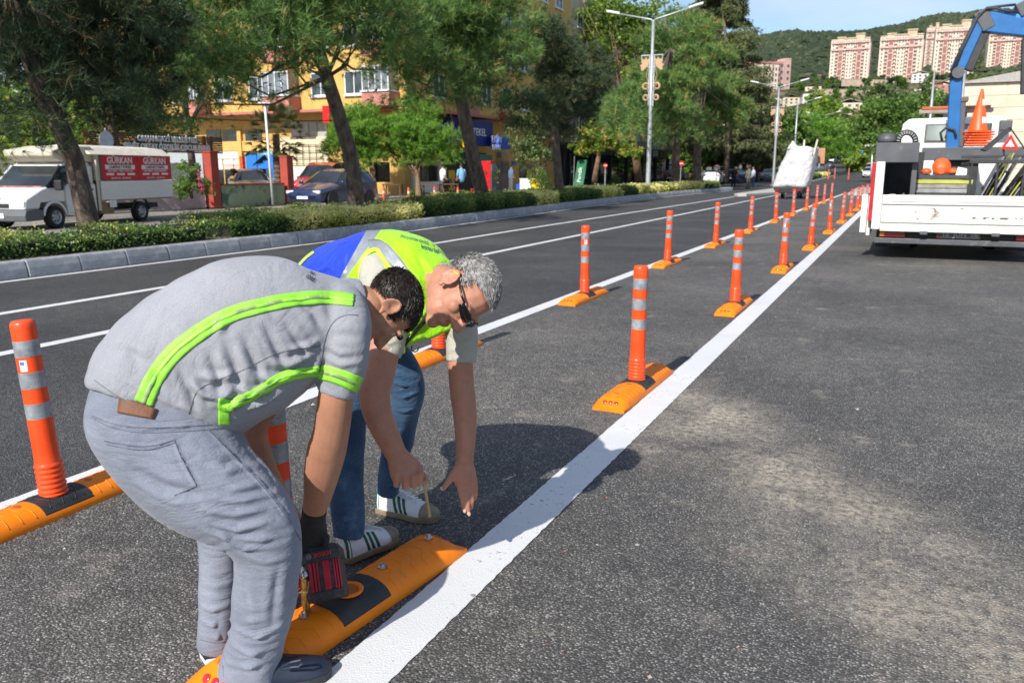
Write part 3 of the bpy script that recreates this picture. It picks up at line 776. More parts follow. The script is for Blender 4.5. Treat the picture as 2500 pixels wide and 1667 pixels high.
def thin_pole(loc, h, label, mat=LAMPW, lean=(0, 0), cross=True):
 t = thing('lamp_pole', label, 'pole', loc, 0)
 MB().tube([(0, 0, 0), (lean[0], lean[1], h)], [.055, .045], 10).build('pole', mat, t, smooth=True)
 if cross: MB().box((lean[0], lean[1], h + .03), (.5, .12, .06), rz=R(25)).build('lamp_head', mat, t)
 return t
thin_pole((-23.72, 27.0, .05), 4.05, 'thin white lamp pole in front of the green garden wall', LAMPW, (-.10, -.03))
thin_pole((-21.9, 13.2, .05), 2.4, 'thin pale pole at the left edge behind the pickup bonnet', GALV, (-.25, -.1), False)

# ---------------------------------------------------------------- building kit
GLASS = glass_mat('window_glass', (0.05, 0.065, 0.075), .06)
GLASSD = glass_mat('shop_glass', (0.012, 0.015, 0.018), .05)
PVC = M('white_pvc', (0.70, 0.71, 0.72), 0.45, var=0.05)
YELLOW = M('yellow_render', (0.62, 0.385, 0.115), 0.85, var=0.07, scale=2.0, bump=0.15, bscale=60, spots=(0.52, 0.29, 0.06), spot_scale=1.2, spot_lo=0.55, spot_hi=0.75)
PINKR = M('pink_render', (0.50, 0.20, 0.165), 0.85, var=0.08, scale=2)
CREAM = M('cream_render', (0.66, 0.56, 0.38), 0.85, var=0.06, scale=1.5)
GREYW = M('grey_render', (0.34, 0.37, 0.40), 0.85, var=0.08, scale=1.5)
DARKS = M('dark_shop_panel', (0.020, 0.021, 0.023), 0.5, var=0.2, scale=3)
TIMB = M('brown_board', (0.075, 0.040, 0.022), 0.7, var=0.25, scale=5, stretch=(1, .15, 1))
def window(parent, axis, pos, a0, a1, z0, z1, out, mull=2, sill=True, frame=PVC, glass=GLASS, depth=.09):
 """a framed window on a wall: axis 'y' faces -y at y=pos, 'x' faces +x at x=pos; frame stands proud, pane set back"""
 w = bpy.data.objects.new('window', None); C.objects.link(w); w.parent = parent
 s = -1 if axis == 'y' else 1
 def bx(name, p0, p1, q0, q1, d0, d1, mat):
  if axis == 'y': return box_part(w, name, (p0, pos + s * d1, q0), (p1, pos + s * d0, q1), mat)
  return box_part(w, name, (pos + s * d0, p0, q0), (pos + s * d1, p1, q1), mat)
 fw = .07
 bx('pane', a0 + fw * .5, a1 - fw * .5, z0 + fw * .5, z1 - fw * .5, .004, .025, glass)
 fr = MB()
 def add(p0, p1, q0, q1, d0=.003, d1=depth):
  if axis == 'y': fr.box(((p0 + p1) / 2, pos + s * (d0 + d1) / 2, (q0 + q1) / 2), (p1 - p0, d1 - d0, q1 - q0))
  else: fr.box((pos + s * (d0 + d1) / 2, (p0 + p1) / 2, (q0 + q1) / 2), (d1 - d0, p1 - p0, q1 - q0))
 add(a0, a0 + fw, z0, z1); add(a1 - fw, a1, z0, z1); add(a0 + fw, a1 - fw, z0, z0 + fw, .003, depth - .002); add(a0 + fw, a1 - fw, z1 - fw, z1, .003, depth - .002)
 for k in range(1, mull):
  m = a0 + (a1 - a0) * k / mull; add(m - fw * .4, m + fw * .4, z0 + fw, z1 - fw, .004, depth - .012)
 fr.build('frame', frame, w)
 if sill: bx('sill', a0 - .08, a1 + .08, z0 - .09, z0 - .002, .002, .16, PVC)
 return w
def rect_y(u0, v0, u1, v1, Y):
 a = at_y(u0, (v0 + v1) / 2, Y); b = at_y(u1, (v0 + v1) / 2, Y); um = (u0 + u1) / 2
 return a[0], b[0], at_y(um, v1, Y)[2], at_y(um, v0, Y)[2]
def rect_x(u0, v0, u1, v1, X):
 a = at_x(u0, (v0 + v1) / 2, X); b = at_x(u1, (v0 + v1) / 2, X); um = (u0 + u1) / 2
 return a[1], b[1], at_x(um, v1, X)[2], at_x(um, v0, X)[2]
def pan_y(parent, name, r, Y, mat, out=.05, back=.05, bevel=0.0):
 x0, x1, z0, z1 = rect_y(*r, Y); return box_part(parent, name, (x0, Y - out, z0), (x1, Y + back, z1), mat, bevel)
def pan_x(parent, name, r, X, mat, out=.05, back=.05, bevel=0.0):
 y0, y1, z0, z1 = rect_x(*r, X); return box_part(parent, name, (X - back, y0, z0), (X + out, y1, z1), mat, bevel)
# ---------------------------------------------------------------- yellow corner building
yb = thing('apartment_building', 'yellow corner apartment building with pink balconies and shops below', 'building', (-38, 52, 0))
def Y(o):      # parts were measured in place: bring them into the building's frame
 for ch in yb.children:
  if ch.get('_placed') is None: ch.location = Vector(ch.location) - yb.location; ch['_placed'] = 1
box_part(yb, 'wall', (-56, 40.2, 4.95), (-25.4, 65.0, 17.6), YELLOW)
box_part(yb, 'ground_floor', (-55.6, 41.5, 0), (-26.5, 64.6, 4.95), M('ground_floor_render', (0.52, 0.33, 0.10), 0.9, var=0.1, scale=1.5))
box_part(yb, 'cornice', (-56.1, 40.05, 4.80), (-25.25, 65.1, 4.948), M('pink_trim', (0.42, 0.16, 0.12), 0.8))
cols = [(-31.9, -30.5, 2, 0), (-29.5, -28.2, 2, 0), (-36.6, -35.2, 2, 0), (-39.4, -38.0, 2, 0), (-43.0, -41.5, 3, 0), (-46.5, -45.0, 2, 0), (-50, -48.5, 2, 0)]
for fl in range(4):
 z0 = 5.68 + 2.66 * fl; z1 = z0 + 1.3
 for a0, a1, mu, _ in cols: window(yb, 'y', 40.2, a0, a1, z0, z1, 0, mu)
 for a0, a1 in ((-34.8, -32.8), (-27.7, -25.9), (-41.1, -39.9)):
  b = bpy.data.objects.new('balcony', None); C.objects.link(b); b.parent = yb
  box_part(b, 'balcony_wall', (a0, 39.2, z0 - .74), (a1, 40.198, z0 + .0), PINKR)
  box_part(b, 'balcony_ledge', (a0 - .06, 39.12, z0 + .002), (a1 + .06, 40.197, z0 + .09), PVC)
  box_part(b, 'balcony_glass', (a0 + .05, 39.26, z0 + .092), (a1 - .05, 40.19, z0 + 1.35), glass_mat('balcony_glass', (0.16, 0.18, 0.20), .1))
  fr = MB()
  for k in range(5): fr.box((a0 + .05 + (a1 - a0 - .1) * k / 4, 39.24, z0 + .72), (.06, .06, 1.25))
  fr.box(((a0 + a1) / 2, 39.24, z0 + 1.36), (a1 - a0, .07, .07)); fr.build('balcony_frame', PVC, b)
 for k, (a0, a1) in enumerate(((43.0, 44.4), (45.6, 47.0), (49.2, 50.6), (52.2, 53.6), (55.2, 56.6), (58.6, 60.0), (61.6, 63.0))):
  window(yb, 'x', -25.4, a0, a1, z0, z1, 0, 2)
 box_part(yb, 'balcony_band', (-25.402, 47.4, z0 - .74), (-25.3, 48.8, z0 + .3), PINKR)
# shops, south side (photo rectangles on the shop line)
SY = 41.5
pan_y(yb, 'fascia', (525, 345, 690, 369, ), SY, YELLOW, .12)
pan_y(yb, 'pilaster', (588, 318, 597, 470), SY, YELLOW, .22)
pan_y(yb, 'pilaster', (676, 352, 690, 472), SY, YELLOW, .22)
for r in ((505, 318, 540, 350), (545, 318, 586, 348), (600, 318, 640, 348)): pan_y(yb, 'upper_shop_window', r, SY, GLASSD, .05)
pan_y(yb, 'shop_panel', (521, 371, 592, 388), SY, PVC, .10)
for r in ((523, 390, 545, 414), (548, 390, 572, 402), (574, 390, 592, 402)): pan_y(yb, 'shop_panel', r, SY, M('white_panel', (0.72, 0.72, 0.70), 0.5), .08)
for r in ((548, 403.5, 572, 414), (574, 403.5, 592, 414)): pan_y(yb, 'shop_panel', r, SY, M('beige_panel', (0.55, 0.42, 0.34), 0.6), .08)
for r in ((526, 416, 548, 470), (551, 416, 571, 470), (574, 416, 592, 470)): pan_y(yb, 'shop_glass', r, SY, GLASSD, .03)
pan_y(yb, 'shop_poster', (593, 382, 600, 458), SY, M('red_poster', (0.60, 0.06, 0.03), 0.6, var=0.4, scale=9, spots=(0.75, 0.55, 0.05), spot_scale=6), .24)
BLUEP = M('blue_shop_paint', (0.012, 0.17, 0.66), 0.45, var=0.06)
for r in ((603, 379, 629, 412), (631, 379, 668, 412)): pan_y(yb, 'shop_panel', r, SY, BLUEP, .10)
for r in ((606, 414, 629, 462), (633, 414, 668, 462)): pan_y(yb, 'shop_glass', r, SY, glass_mat('blue_glass', (0.015, 0.06, 0.11), .08), .03)
for r in ((603, 413, 606, 472), (629.2, 413, 632.6, 472), (668.3, 379, 671, 472), (606.2, 463, 629, 473), (632.8, 463, 668, 473)): pan_y(yb, 'shop_frame', r, SY, BLUEP, .12)
pan_y(yb, 'shop_sign', (604, 369.5, 630, 378.5), SY, M('dark_sign', (0.02, 0.03, 0.04), 0.5), .12)
pan_y(yb, 'shop_sign', (631, 369.5, 668, 378.5), SY, M('photo_sign', (0.18, 0.42, 0.55), 0.5, var=0.6, scale=5), .12)
pan_y(yb, 'shop_wall', (688, 335, 806, 478), SY, CREAM, .14)
for r in ((713, 298, 733, 334), (735, 298, 755, 334), (757, 298, 775, 334), (777, 298, 800, 334)): pan_y(yb, 'upper_panel', r, SY, M('grey_panel', (0.38, 0.37, 0.35), 0.6), .06)
for k in range(4): pan_y(yb, 'grille_bar', (697, 353.5 + k * 15.6, 795, 354.7 + k * 15.6), SY, DARKS, .30, -.26)
for u in (697, 713, 729, 745, 761, 778, 794): pan_y(yb, 'grille_bar', (u, 353, u + .9, 404), SY, DARKS, .27, -.23)
pan_y(yb, 'screen_panel', (706, 410, 790, 442), SY, M('pale_tarp', (0.56, 0.66, 0.64), 0.7), .24, -.16)
pan_y(yb, 'shop_glass', (808, 398, 850, 478), SY, glass_mat('blue_glass', (0.015, 0.06, 0.11), .08), .06)
pan_y(yb, 'grey_shop', (392, 368, 502, 478), SY, GREYW, .20)
pan_y(yb, 'roller_door', (425, 398, 495, 478), SY, M('dark_roller', (0.05, 0.062, 0.058), 0.5, var=0.15), .26)
pan_y(yb, 'wall_sign', (790, 259, 806, 300), 39.9, M('red_sign', (0.62, 0.01, 0.01), 0.4), .1, .1)
# shops, east side
EX = -26.5
pan_x(yb, 'shop_wall', (1003, 400, 1005.5, 480), EX, PVC, .2)
pan_x(yb, 'shop_glass', (905, 396, 950, 445), EX - .0, GLASSD, .05)
for r in ((1026, 404, 1044, 442), (1047, 404, 1066, 442)): pan_x(yb, 'shop_glass', r, EX, GLASSD, .08)
pan_x(yb, 'shop_parapet', (1022, 444, 1072, 470), EX, M('white_panel', (0.72, 0.72, 0.70), 0.5), .12)
pan_x(yb, 'shop_column', (1069, 396, 1074, 472), EX, M('white_panel', (0.72, 0.72, 0.70), 0.5), .2)
pan_x(yb, 'shop_opening', (1078, 372, 1186, 474), EX, DARKS, .04)
pan_x(yb, 'yellow_banner', (1093, 416, 1108, 466), EX, M('yellow_banner', (0.75, 0.45, 0.02), 0.5), .10)
NAVYS = M('navy_sign', (0.012, 0.028, 0.16), 0.4, var=0.08)
sg = pan_x(yb, 'sign_board', (1090, 293, 1192, 355), -25.7, NAVYS, .35, .3, .01)
y0, y1, z0, z1 = rect_x(1155, 314, 1187, 334, -25.34)
put_text('sign_text', 'TEKEL', (z1 - z0) * 1.25, M('white_letter', (0.75, 0.75, 0.75), 0.5), (-25.34, (y0 + y1) / 2, (z0 + z1) / 2), (0, 1, 0), (0, 0, 1), yb, .01, .006, (y1 - y0) / ((z1 - z0) * 3.4))
put_text('sign_text', 'GÜRE', (z1 - z0) * 1.25, M('white_letter', (0.75, 0.75, 0.75), 0.5), (-25.34, y0 - 3.4, (z0 + z1) / 2), (0, 1, 0), (0, 0, 1), yb, .01, .006, (y1 - y0) / ((z1 - z0) * 3.4))
cb = pan_x(yb, 'cube_sign', (1197.5, 333, 1228, 364), -25.2, M('bright_blue_sign', (0.01, 0.10, 0.62), 0.35), .6, .0, .02)
y0, y1, z0, z1 = rect_x(1197.5, 333, 1228, 364, -24.59)
put_text('sign_text', 'EKİN', .62, M('white_letter', (0.75, 0.75, 0.75), 0.5), (-24.59, (y0 + y1) / 2, (z0 + z1) / 2 + .18), (0, 1, 0), (0, 0, 1), yb, .008, .01)
put_text('sign_text', 'BANK', .50, M('white_letter', (0.75, 0.75, 0.75), 0.5), (-24.59, (y0 + y1) / 2, (z0 + z1) / 2 - .32), (0, 1, 0), (0, 0, 1), yb, .008, .01)
rs = MB().lathe([(.0, -.08), (.42, -.08), (.45, -.04), (.45, .04), (.42, .08), (.0, .08)], n=24, axis='y').build('round_sign', M('yellow_sign', (0.80, 0.55, 0.01), 0.4), yb, smooth=False); rs.location = tuple(at_x(1140, 345, -24.8))
pan_x(yb, 'red_sign', (1221, 275, 1230, 297), -25.3, M('dark_red_sign', (0.40, 0.01, 0.02), 0.4), .4, .1)
pan_x(yb, 'red_sign', (1121, 268, 1127, 310), -25.2, M('dark_red_sign', (0.40, 0.01, 0.02), 0.4), .5, .0)
dr = pan_x(yb, 'door', (1201, 394, 1220, 468), EX, M('taupe_door', (0.24, 0.17, 0.14), 0.6), .10)
pan_x(yb, 'door', (1221, 394, 1240, 468), EX, M('taupe_door', (0.24, 0.17, 0.14), 0.6), .10)
for r in ((1203, 398, 1218.5, 424), (1222.5, 398, 1238, 424)): pan_x(yb, 'door_grille', r, EX, M('grille_grey', (0.12, 0.12, 0.13), 0.5), .14)
pan_x(yb, 'door_step', (1196, 470, 1246, 476), EX, CONC, .9)
pan_x(yb, 'air_conditioner', (1212, 373, 1227, 385), EX, M('grey_unit', (0.25, 0.25, 0.25), 0.5), .4)
for r in ((1268, 402, 1300, 466), (1304, 402, 1330, 466)): pan_x(yb, 'shop_glass', r, EX, GLASSD, .05)
pan_x(yb, 'poster', (1283, 413, 1296, 440), EX, M('yellow_poster', (0.62, 0.45, 0.05), 0.6, var=0.7, scale=8), .09)
pan_x(yb, 'awning', (1108, 378, 1150, 392), EX, M('green_awning', (0.05, 0.16, 0.12), 0.7), 1.6, -.1)
pan_x(yb, 'small_sign', (1249, 395, 1258, 402), EX, M('bright_blue_sign', (0.01, 0.10, 0.62), 0.35), .08)
Y(yb)
# ---------------------------------------------------------------- dark-shop building beyond, pale flats above
db = thing('apartment_building', 'pale apartment building with a row of black shop fronts under the trees', 'building', (-34, 95, 0))
PALE = M('pale_flats', (0.58, 0.47, 0.40), 0.85, var=0.08, scale=1.2)
TAUPE = M('taupe_render', (0.30, 0.26, 0.21), 0.85, var=0.1, scale=1.2)
box_part(db, 'wall', (-48, 70, 3.9), (-27.5, 118, 17), PALE)
box_part(db, 'first_floor', (-47.9, 69.9, 3.88), (-27.2, 118.1, 7.2), TAUPE)
box_part(db, 'shop_row', (-47.8, 70.1, 0), (-27.9, 118, 3.88), DARKS)
for k in range(8):
 a = 71 + k * 5.8
 sh = pan = box_part(db, 'shop_sign', (-27.88, a, 2.95), (-27.3, a + 5.5, 3.86), M('black_fascia', (0.014, 0.016, 0.018), 0.4, randv=.4))
 box_part(db, 'shop_glass', (-27.89, a + .3, .35), (-27.8, a + 2.6, 2.8), GLASSD)
 box_part(db, 'shop_glass', (-27.89, a + 2.9, .35), (-27.8, a + 5.2, 2.8), GLASSD)
 box_part(db, 'shop_pillar', (-27.895, a - .15, .02), (-27.6, a + .2, 2.94), M('black_fascia', (0.014, 0.016, 0.018), 0.4, randv=.4))
 for q in (0, 1): window(db, 'x', -27.2, a + .8 + 2.7 * q, a + 2.2 + 2.7 * q, 4.7, 6.3, 0, 2)
 for fl in range(3):
  for q in (0, 1): window(db, 'x', -27.5, a + .8 + 2.7 * q, a + 2.2 + 2.7 * q, 8.1 + 2.9 * fl, 9.5 + 2.9 * fl, 0, 2)
for s, a in (('POLO', 75), ('SK', 87), ('MODA', 92.5), ('ÇİZGİ', 98), ('OPTİK', 104)):
 put_text('sign_text', s, .75, M('grey_white_letter', (0.5, 0.5, 0.52), 0.5), (-27.28, a, 3.4), (0, 1, 0), (0, 0, 1), db, .01, .01)
for ch in db.children: ch.location = Vector(ch.location) - db.location
# park garden left of the yellow building: wall, red pillars, slatted name board
BRICKR = M('red_pillar_paint', (0.36, 0.055, 0.035), 0.75, var=0.12, scale=4, spots=(0.24, 0.05, 0.04), spot_scale=3)
for i, (x, y, h, lb) in enumerate(((-23.95, 23.95, 2.05, 'dark red gate pillar under the brown name board'), (-24.0, 28.3, 1.95, 'dark red gate pillar left of the red car'), (-24.2, 15.3, 1.85, 'dark red pillar behind the windscreen of the white pickup'))):
 t = thing('gate_pillar', lb, 'pillar', (x, y, .05), 0, 'dark red garden pillars')
 MB().box((0, 0, h / 2), (.40, .40, h)).build('shaft', BRICKR, t, bevel=.015)
 MB().box((0, 0, h + .03), (.45, .45, .06)).build('cap', BRICKR, t, bevel=.01)
def garden_wall(x0, y0, x1, y1, h, mat, label, cope):
 t = thing('garden_wall', label, 'wall', ((x0 + x1) / 2, (y0 + y1) / 2, .05), math.atan2(y1 - y0, x1 - x0))
 L = math.hypot(x1 - x0, y1 - y0)
 MB().box((0, 0, h / 2), (L, .22, h)).build('wall', mat, t)
 MB().box((0, 0, h + .03), (L, .30, .06)).build('coping', cope, t, bevel=.01)
 return t
garden_wall(-24.9, 20.2, -24.1, 23.6, .80, M('pink_block', (0.36, 0.27, 0.26), 0.85, var=0.12, scale=3), 'low pinkish block wall behind the pickup bed', BRICKR)
garden_wall(-23.95, 24.3, -24.0, 27.95, .82, M('green_mural', (0.30, 0.36, 0.22), 0.85, var=0.08, scale=2, spots=(0.07, 0.13, 0.09), spot_scale=1.6, spot_lo=0.54, spot_hi=0.62), 'low green painted wall between the two red pillars', BRICKR)
garden_wall(-24.6, 15.7, -24.8, 19.8, .7, M('pink_block', (0.36, 0.27, 0.26), 0.85), 'low pinkish wall hidden behind the pickup cab', BRICKR)
# name board of the park
bd = thing('name_board', 'long brown slatted park name board with white letters behind the pickup', 'sign', (-24.25, 21.0, .05))
def nb(u, v): return at_x(u, v, -24.25)
b0 = nb(214, 318); b1 = nb(498, 334); b2 = nb(541, 338)
zt, zb = 2.72, 1.98
zt = float(nb(360, 327)[2]); zb = float(nb(360, 372)[2])
ya, yb_, yc = float(b0[1]), float(b1[1]), float(b2[1])
n = 9
for k in range(n):
 z = zb + (zt - zb) * (k + .5) / n
 o = MB().box((-24.25, (ya + yc) / 2, z), (.05, yc - ya, (zt - zb) / n - .012)).build('slat', TIMB, bd)
for y_ in (ya - .05, yb_ + .02, yc - .55):
 MB().box((-24.30, y_, zt / 2), (.10, .10, zt + .05)).build('post', M('red_brown_post', (0.22, 0.07, 0.03), 0.7), bd)
WL = M('white_letter', (0.75, 0.75, 0.75), 0.5)
H_ = (zt - zb)
put_text('lettering', 'ORHANGAZİ BELEDİYESİ', H_ * .43, WL, (-24.21, (float(nb(328, 335)[1]) + float(nb(484, 343)[1])) / 2, float(nb(406, 341)[2])), (0, 1, 0), (0, 0, 1), bd, .015, .008, .86)
put_text('lettering', 'ŞEHİT OKTAY ÖZÇELİK ÇOCUK PARKI', H_ * .43, WL, (-24.21, (float(nb(288, 352)[1]) + float(nb(520, 362)[1])) / 2, float(nb(406, 360)[2])), (0, 1, 0), (0, 0, 1), bd, .015, .008, .80)
em = [(.0, .36), (.05, .27), (.19, .20), (.27, .05), (.27, -.12), (.2, -.26), (.08, -.34), (-.08, -.34), (-.2, -.26), (-.27, -.12), (-.27, .05), (-.19, .20), (-.05, .27)]
e0 = nb(257, 342)
MB().prism([(float(e0[1]) + y_ * 1.0, float(e0[2]) + z * 1.0 + .02) for y_, z in em], -24.22, -24.19, 'x').build('emblem', M('pale_emblem', (0.50, 0.53, 0.58), 0.5), bd)
for ch in bd.children: ch.location = Vector(ch.location) - bd.location
# orange pavement bollards in front of the shops
for i, (u, v) in enumerate(((937, 488), (998, 489), (1061, 487), (1118, 488))):
 q = at_z(u, v + 6, .06)
 t = thing('bollard', ['leftmost of the four orange shop bollards', 'second of the four orange shop bollards', 'third of the four orange shop bollards', 'rightmost of the four orange shop bollards'][i], 'bollard', tuple(q), 0, 'orange bollards before the shops')
 MB().lathe([(.07, 0), (.07, .02), (.045, .03), (.045, .62), (.03, .66), (.0, .66)], n=12).build('post', POSTRED if 'POSTRED' in globals() else M('orange_red_plastic', (0.86, 0.075, 0.012), 0.33), t, smooth=True)
 MB().lathe([(.047, .40), (.047, .50)], n=12).build('band', M('band_white', (0.7, 0.7, 0.7), 0.4), t)
# green banner flag
q = at_z(1400, 460, .1)
t = thing('banner_flag', 'tall green banner flag with white script before the dark shops', 'flag', tuple(q))
p0 = at_y(1391, 458, q[1]); p1 = at_y(1412, 391, q[1])
MB().tube([(0, 0, 0), (0, .1, 2.4)], .02, 8).build('pole', GALV, t)
w_ = p1[0] - p0[0]
hh = float(p1[2]) - .1
rows = []
for k in range(9):
 a = k / 8; rows.append([(.03 + .25 * a, .1 * a, .25 + (hh - .25) * a), (.03 + .25 * a + .75, .1 * a + .05 * math.sin(4 * a), .25 + (hh - .25) * a)])
o = MB().grid(rows).build('banner', M('green_banner', (0.012, 0.16, 0.065), 0.6, var=0.1, spots=(0.5, 0.6, 0.4), spot_scale=3.4, spot_lo=.66, spot_hi=.68), t); sm = o.modifiers.new('t', 'SOLIDIFY'); sm.thickness = .01
put_text('lettering', 'Pendik', .42, WL, (.50, -.03, .25 + hh * .36), (.10, 0, 1), (-1, 0, .10), t, .004, .005)
# flower tubs and boxes in front of the shop
for i, (u, mat, lb) in enumerate(((1283, M('white_panel', (0.72, 0.72, 0.70), 0.5), 'white display box left of the palm-like plant'), (1307, M('yellow_sign', (0.80, 0.55, 0.01), 0.4), 'yellow display box beside the white one'), (1268, M('bright_blue_sign', (0.01, 0.10, 0.62), 0.35), 'small blue crate beside the white display box'))):
 q = at_z(u, 470, .06); s = .7 if i < 2 else .4
 t = thing('display_box', lb, 'box', tuple(q), R(20), 'display boxes outside the shop')
 MB().box((0, 0, s * .6), (s, s * .8, s * 1.2)).build('box', mat, t, bevel=.02)
 MB().box((0, 0, s * 1.22), (s * 1.06, s * .86, .05)).build('lid', mat, t, bevel=.01)
# ================================================================== trees on the far pavement and up the street
gp = lambda u, v=487: at_z(u, v, .06)
# two clipped round pines
b0 = gp(918, 488); c = lambda u, v: at_depth(u, v, 43.5)
pine('left one of the two round bright pines before the shops', [b0, at_depth(912, 440, 43.3), at_depth(905, 405, 43.3)], [.15, .13, .11], [(c(878, 345), (1.75, 1.5, 1.45), 26)], 201, STONE_PINE, 6000, 10, .22, .014, .55, BARK2, 'round_pine', 'round pines before the shops', extra=((c(880, 300), (1.3, 1.1, .9)), (c(830, 370), (.9, .9, .8)), (c(890, 385), (1.2, 1.0, .6)), (c(840, 320), (.9, .8, .7))))
b0 = gp(1022, 490); c = lambda u, v: at_depth(u, v, 44.5)
pine('right one of the two round bright pines before the shops', [b0, at_depth(1020, 440, 44.3), at_depth(1015, 405, 44.3)], [.15, .13, .11], [(c(1010, 330), (2.1, 1.6, 1.5), 30)], 202, STONE_PINE, 7000, 10, .22, .014, .55, BARK2, 'round_pine', 'round pines before the shops', extra=((c(1020, 280), (1.3, 1.1, .9)), (c(1090, 350), (1.0, .9, .8)), (c(1000, 385), (1.4, 1.1, .6)), (c(1080, 385), (1.0, .9, .55)), (c(960, 330), (1.0, .9, .9))))
# palm
def palm(base, top, label):
 rg = np.random.default_rng(5)
 t = thing('palm_tree', label, 'tree', tuple(base))
 tp = np.array(top) - base
 m = MB(); n = 14
 pr = []
 for i in range(n + 1):
  a = i / n; pr += [(.24 - .06 * a, a * tp[2]), (.19 - .05 * a, (a + .5 / n) * tp[2])]
 m.lathe(pr[:-1], n=10).build('trunk', M('palm_trunk', (0.12, 0.085, 0.055), 0.95, var=0.4, scale=8, bump=0.8, bscale=20), t)
 V = []; F = []; T = []
 for k in range(64):
  az = rg.uniform(0, 2 * PI); el = rg.uniform(-.9, 1.2); L = rg.uniform(.9, 1.5)
  d = np.array([math.cos(az) * math.cos(el), math.sin(az) * math.cos(el), math.sin(el)])
  tip = tp + d * L; tip[2] -= .25 * max(0, math.cos(el))
  for q in range(22):
   a = -1.25 + 2.5 * q / 21
   s = np.cross(d, [0, 0, 1]); s = s / np.linalg.norm(s); up = np.cross(s, d)
   dd = d * math.cos(a) + s * math.sin(a); e = tip + dd * .62 * (1 - .25 * abs(a)); e[2] -= .22 * (abs(a) + .2) * .6
   w_ = np.cross(dd, up) * .05
   o = len(V); V += [tip - w_, tip + w_, e]; F.append((o, o + 1, o + 2)); T += [.5 + .3 * (el > .2) + rg.normal(0, .15) - .3 * (el < -.3)] * 3
  o = len(V); w_ = np.cross(d, [0, 0, 1]) * .015; V += [tp - w_, tp + w_, tip]; F.append((o, o + 1, o + 2)); T += [.5] * 3
 obj('crown', foliage_mesh('crown', V, np.array(F), np.clip(T, 0, 1), leaf_mat('palm_leaves', [(0, (0.03, 0.045, 0.015)), (.5, (0.085, 0.115, 0.035)), (1, (0.24, 0.25, 0.10))], .4, .2)), t)
pb = at_z(682, 492, .06)
palm(at_depth(682, 480, 40.0) * np.array([1, 1, 0]) + np.array([0, 0, .05]), at_depth(676, 330, 40.0), 'fan palm with shaggy crown beside the thin white pole')
# oleander and bushes in the park
c = lambda u, v, D=27.5: at_depth(u, v, D)
broad('oleander bush with pink flowers beside the red pillar', [c(468, 485), c(466, 450)], [.05, .03], [(c(466, 450), (.75, .7, .62), 14)], 211, GREEN_LEAF, 2600, .13, 'flower_bush', 'park shrubs', aspect=.3, clusters=90)
rg = np.random.default_rng(9)
t = thing('flower_cluster', 'pink flower heads on the oleander beside the red pillar', 'flowers', tuple(c(480, 470)))
P = np.array([c(488, 424, 27.0), c(487, 441, 27.0), c(492, 455, 27.0), c(495, 466, 27.0), c(484, 452, 27.1)]) - np.array(c(480, 470))
P = np.repeat(P, 26, 0) + rg.normal(0, .045, (130, 3)); V, F, T = leaves(P, np.full(130, .07), rg.random(130), rg, .9)
obj('petals', foliage_mesh('petals', V, F, T, leaf_mat('pink_petals', [(0, (0.45, 0.05, 0.12)), (1, (0.65, 0.16, 0.24))], .5, .3)), t)
# park trees behind the pickup, left of the yellow building
for i, (u, v, D, r, leaf, n, lb) in enumerate(((330, 300, 33, (2.4, 2.0, 1.9), GREEN_LEAF, 4500, 'leafy park tree behind the brown name board'), (60, 330, 27, (2.6, 2.2, 1.8), PLANE_LEAF, 5200, 'loose leafy park tree at the left edge behind the pickup'), (430, 120, 36, (3.0, 2.4, 2.4), PINE_LEAF, 0, 'park pine between the first two median pines'), (250, 200, 30, (2.4, 2.0, 2.2), PINE_DARK, 0, 'dark park pine behind the leftmost median pine'), (170, 250, 40, (4.5, 3.0, 3.4), GREEN_LEAF, 6000, 'broad park tree far behind the pickup cab'), (-60, 150, 36, (4.0, 3.0, 4.0), GREEN_LEAF, 5000, 'park tree cut by the left edge of the picture'))):
 top = at_depth(u, v, D); base = np.array([top[0] + .3, top[1] + .2, .05])
 tr = [base, base * .5 + top * .5 + np.array([.1, 0, 0]), top]
 if n: broad(lb, tr, [.18, .14, .09], [(top, r, 22)], 220 + i, leaf, n, .17, 'park_tree', 'trees of the park')
 else: pine(lb, tr, [.18, .15, .1], [(top, r, 24)], 220 + i, leaf, 3800, 10, .26, .011, .45, group='trees of the park')
# linden with drooping pale leaves, young plane with yellow leaves
c = lambda u, v, D=52.0: at_depth(u, v, D)
broad('drooping pale-leaved linden left of the grey-trunked pine', [at_z(1318, 470, .06), c(1312, 430), c(1308, 360)], [.10, .08, .05], [(c(1305, 330), (1.7, 1.5, 2.0), 18), (c(1300, 385), (1.5, 1.3, .9), 10)], 231, LIME_LEAF, 5200, .19, 'linden_tree', droop=.8, aspect=.55, tone0=.55)
c = lambda u, v, D=62.0: at_depth(u, v, D)
broad('young plane tree with pale brown trunk right of the banner flag', [at_z(1449, 459, .06), c(1453, 430), c(1462, 380), c(1470, 320)], [.24, .21, .17, .08], [(c(1465, 330), (2.3, 2.0, 1.5), 16), (c(1420, 350), (1.4, 1.2, .7), 7), (c(1520, 370), (1.5, 1.2, .6), 7)], 232, PLANE_LEAF, 4200, .26, 'plane_tree', tone0=.66)
c = lambda u, v, D=74.0: at_depth(u, v, D)
broad('tall broad plane tree behind the nearest street lamp', [at_z(1560, 452, .06), c(1555, 400), c(1540, 300), c(1530, 160)], [.4, .36, .3, .15], [(c(1500, 90), (6.2, 5.0, 4.2), 40), (c(1420, 170), (4.6, 4.0, 4.0), 24), (c(1600, 120), (5.0, 4.0, 5.0), 30), (c(1560, 250), (4.0, 3.5, 3.0), 18), (c(1450, 20), (4.5, 4.0, 2.5), 14)], 233, PLANE_LEAF, 15000, .32, 'plane_tree', tone0=.46, clusters=420, csize=(.22, .34))
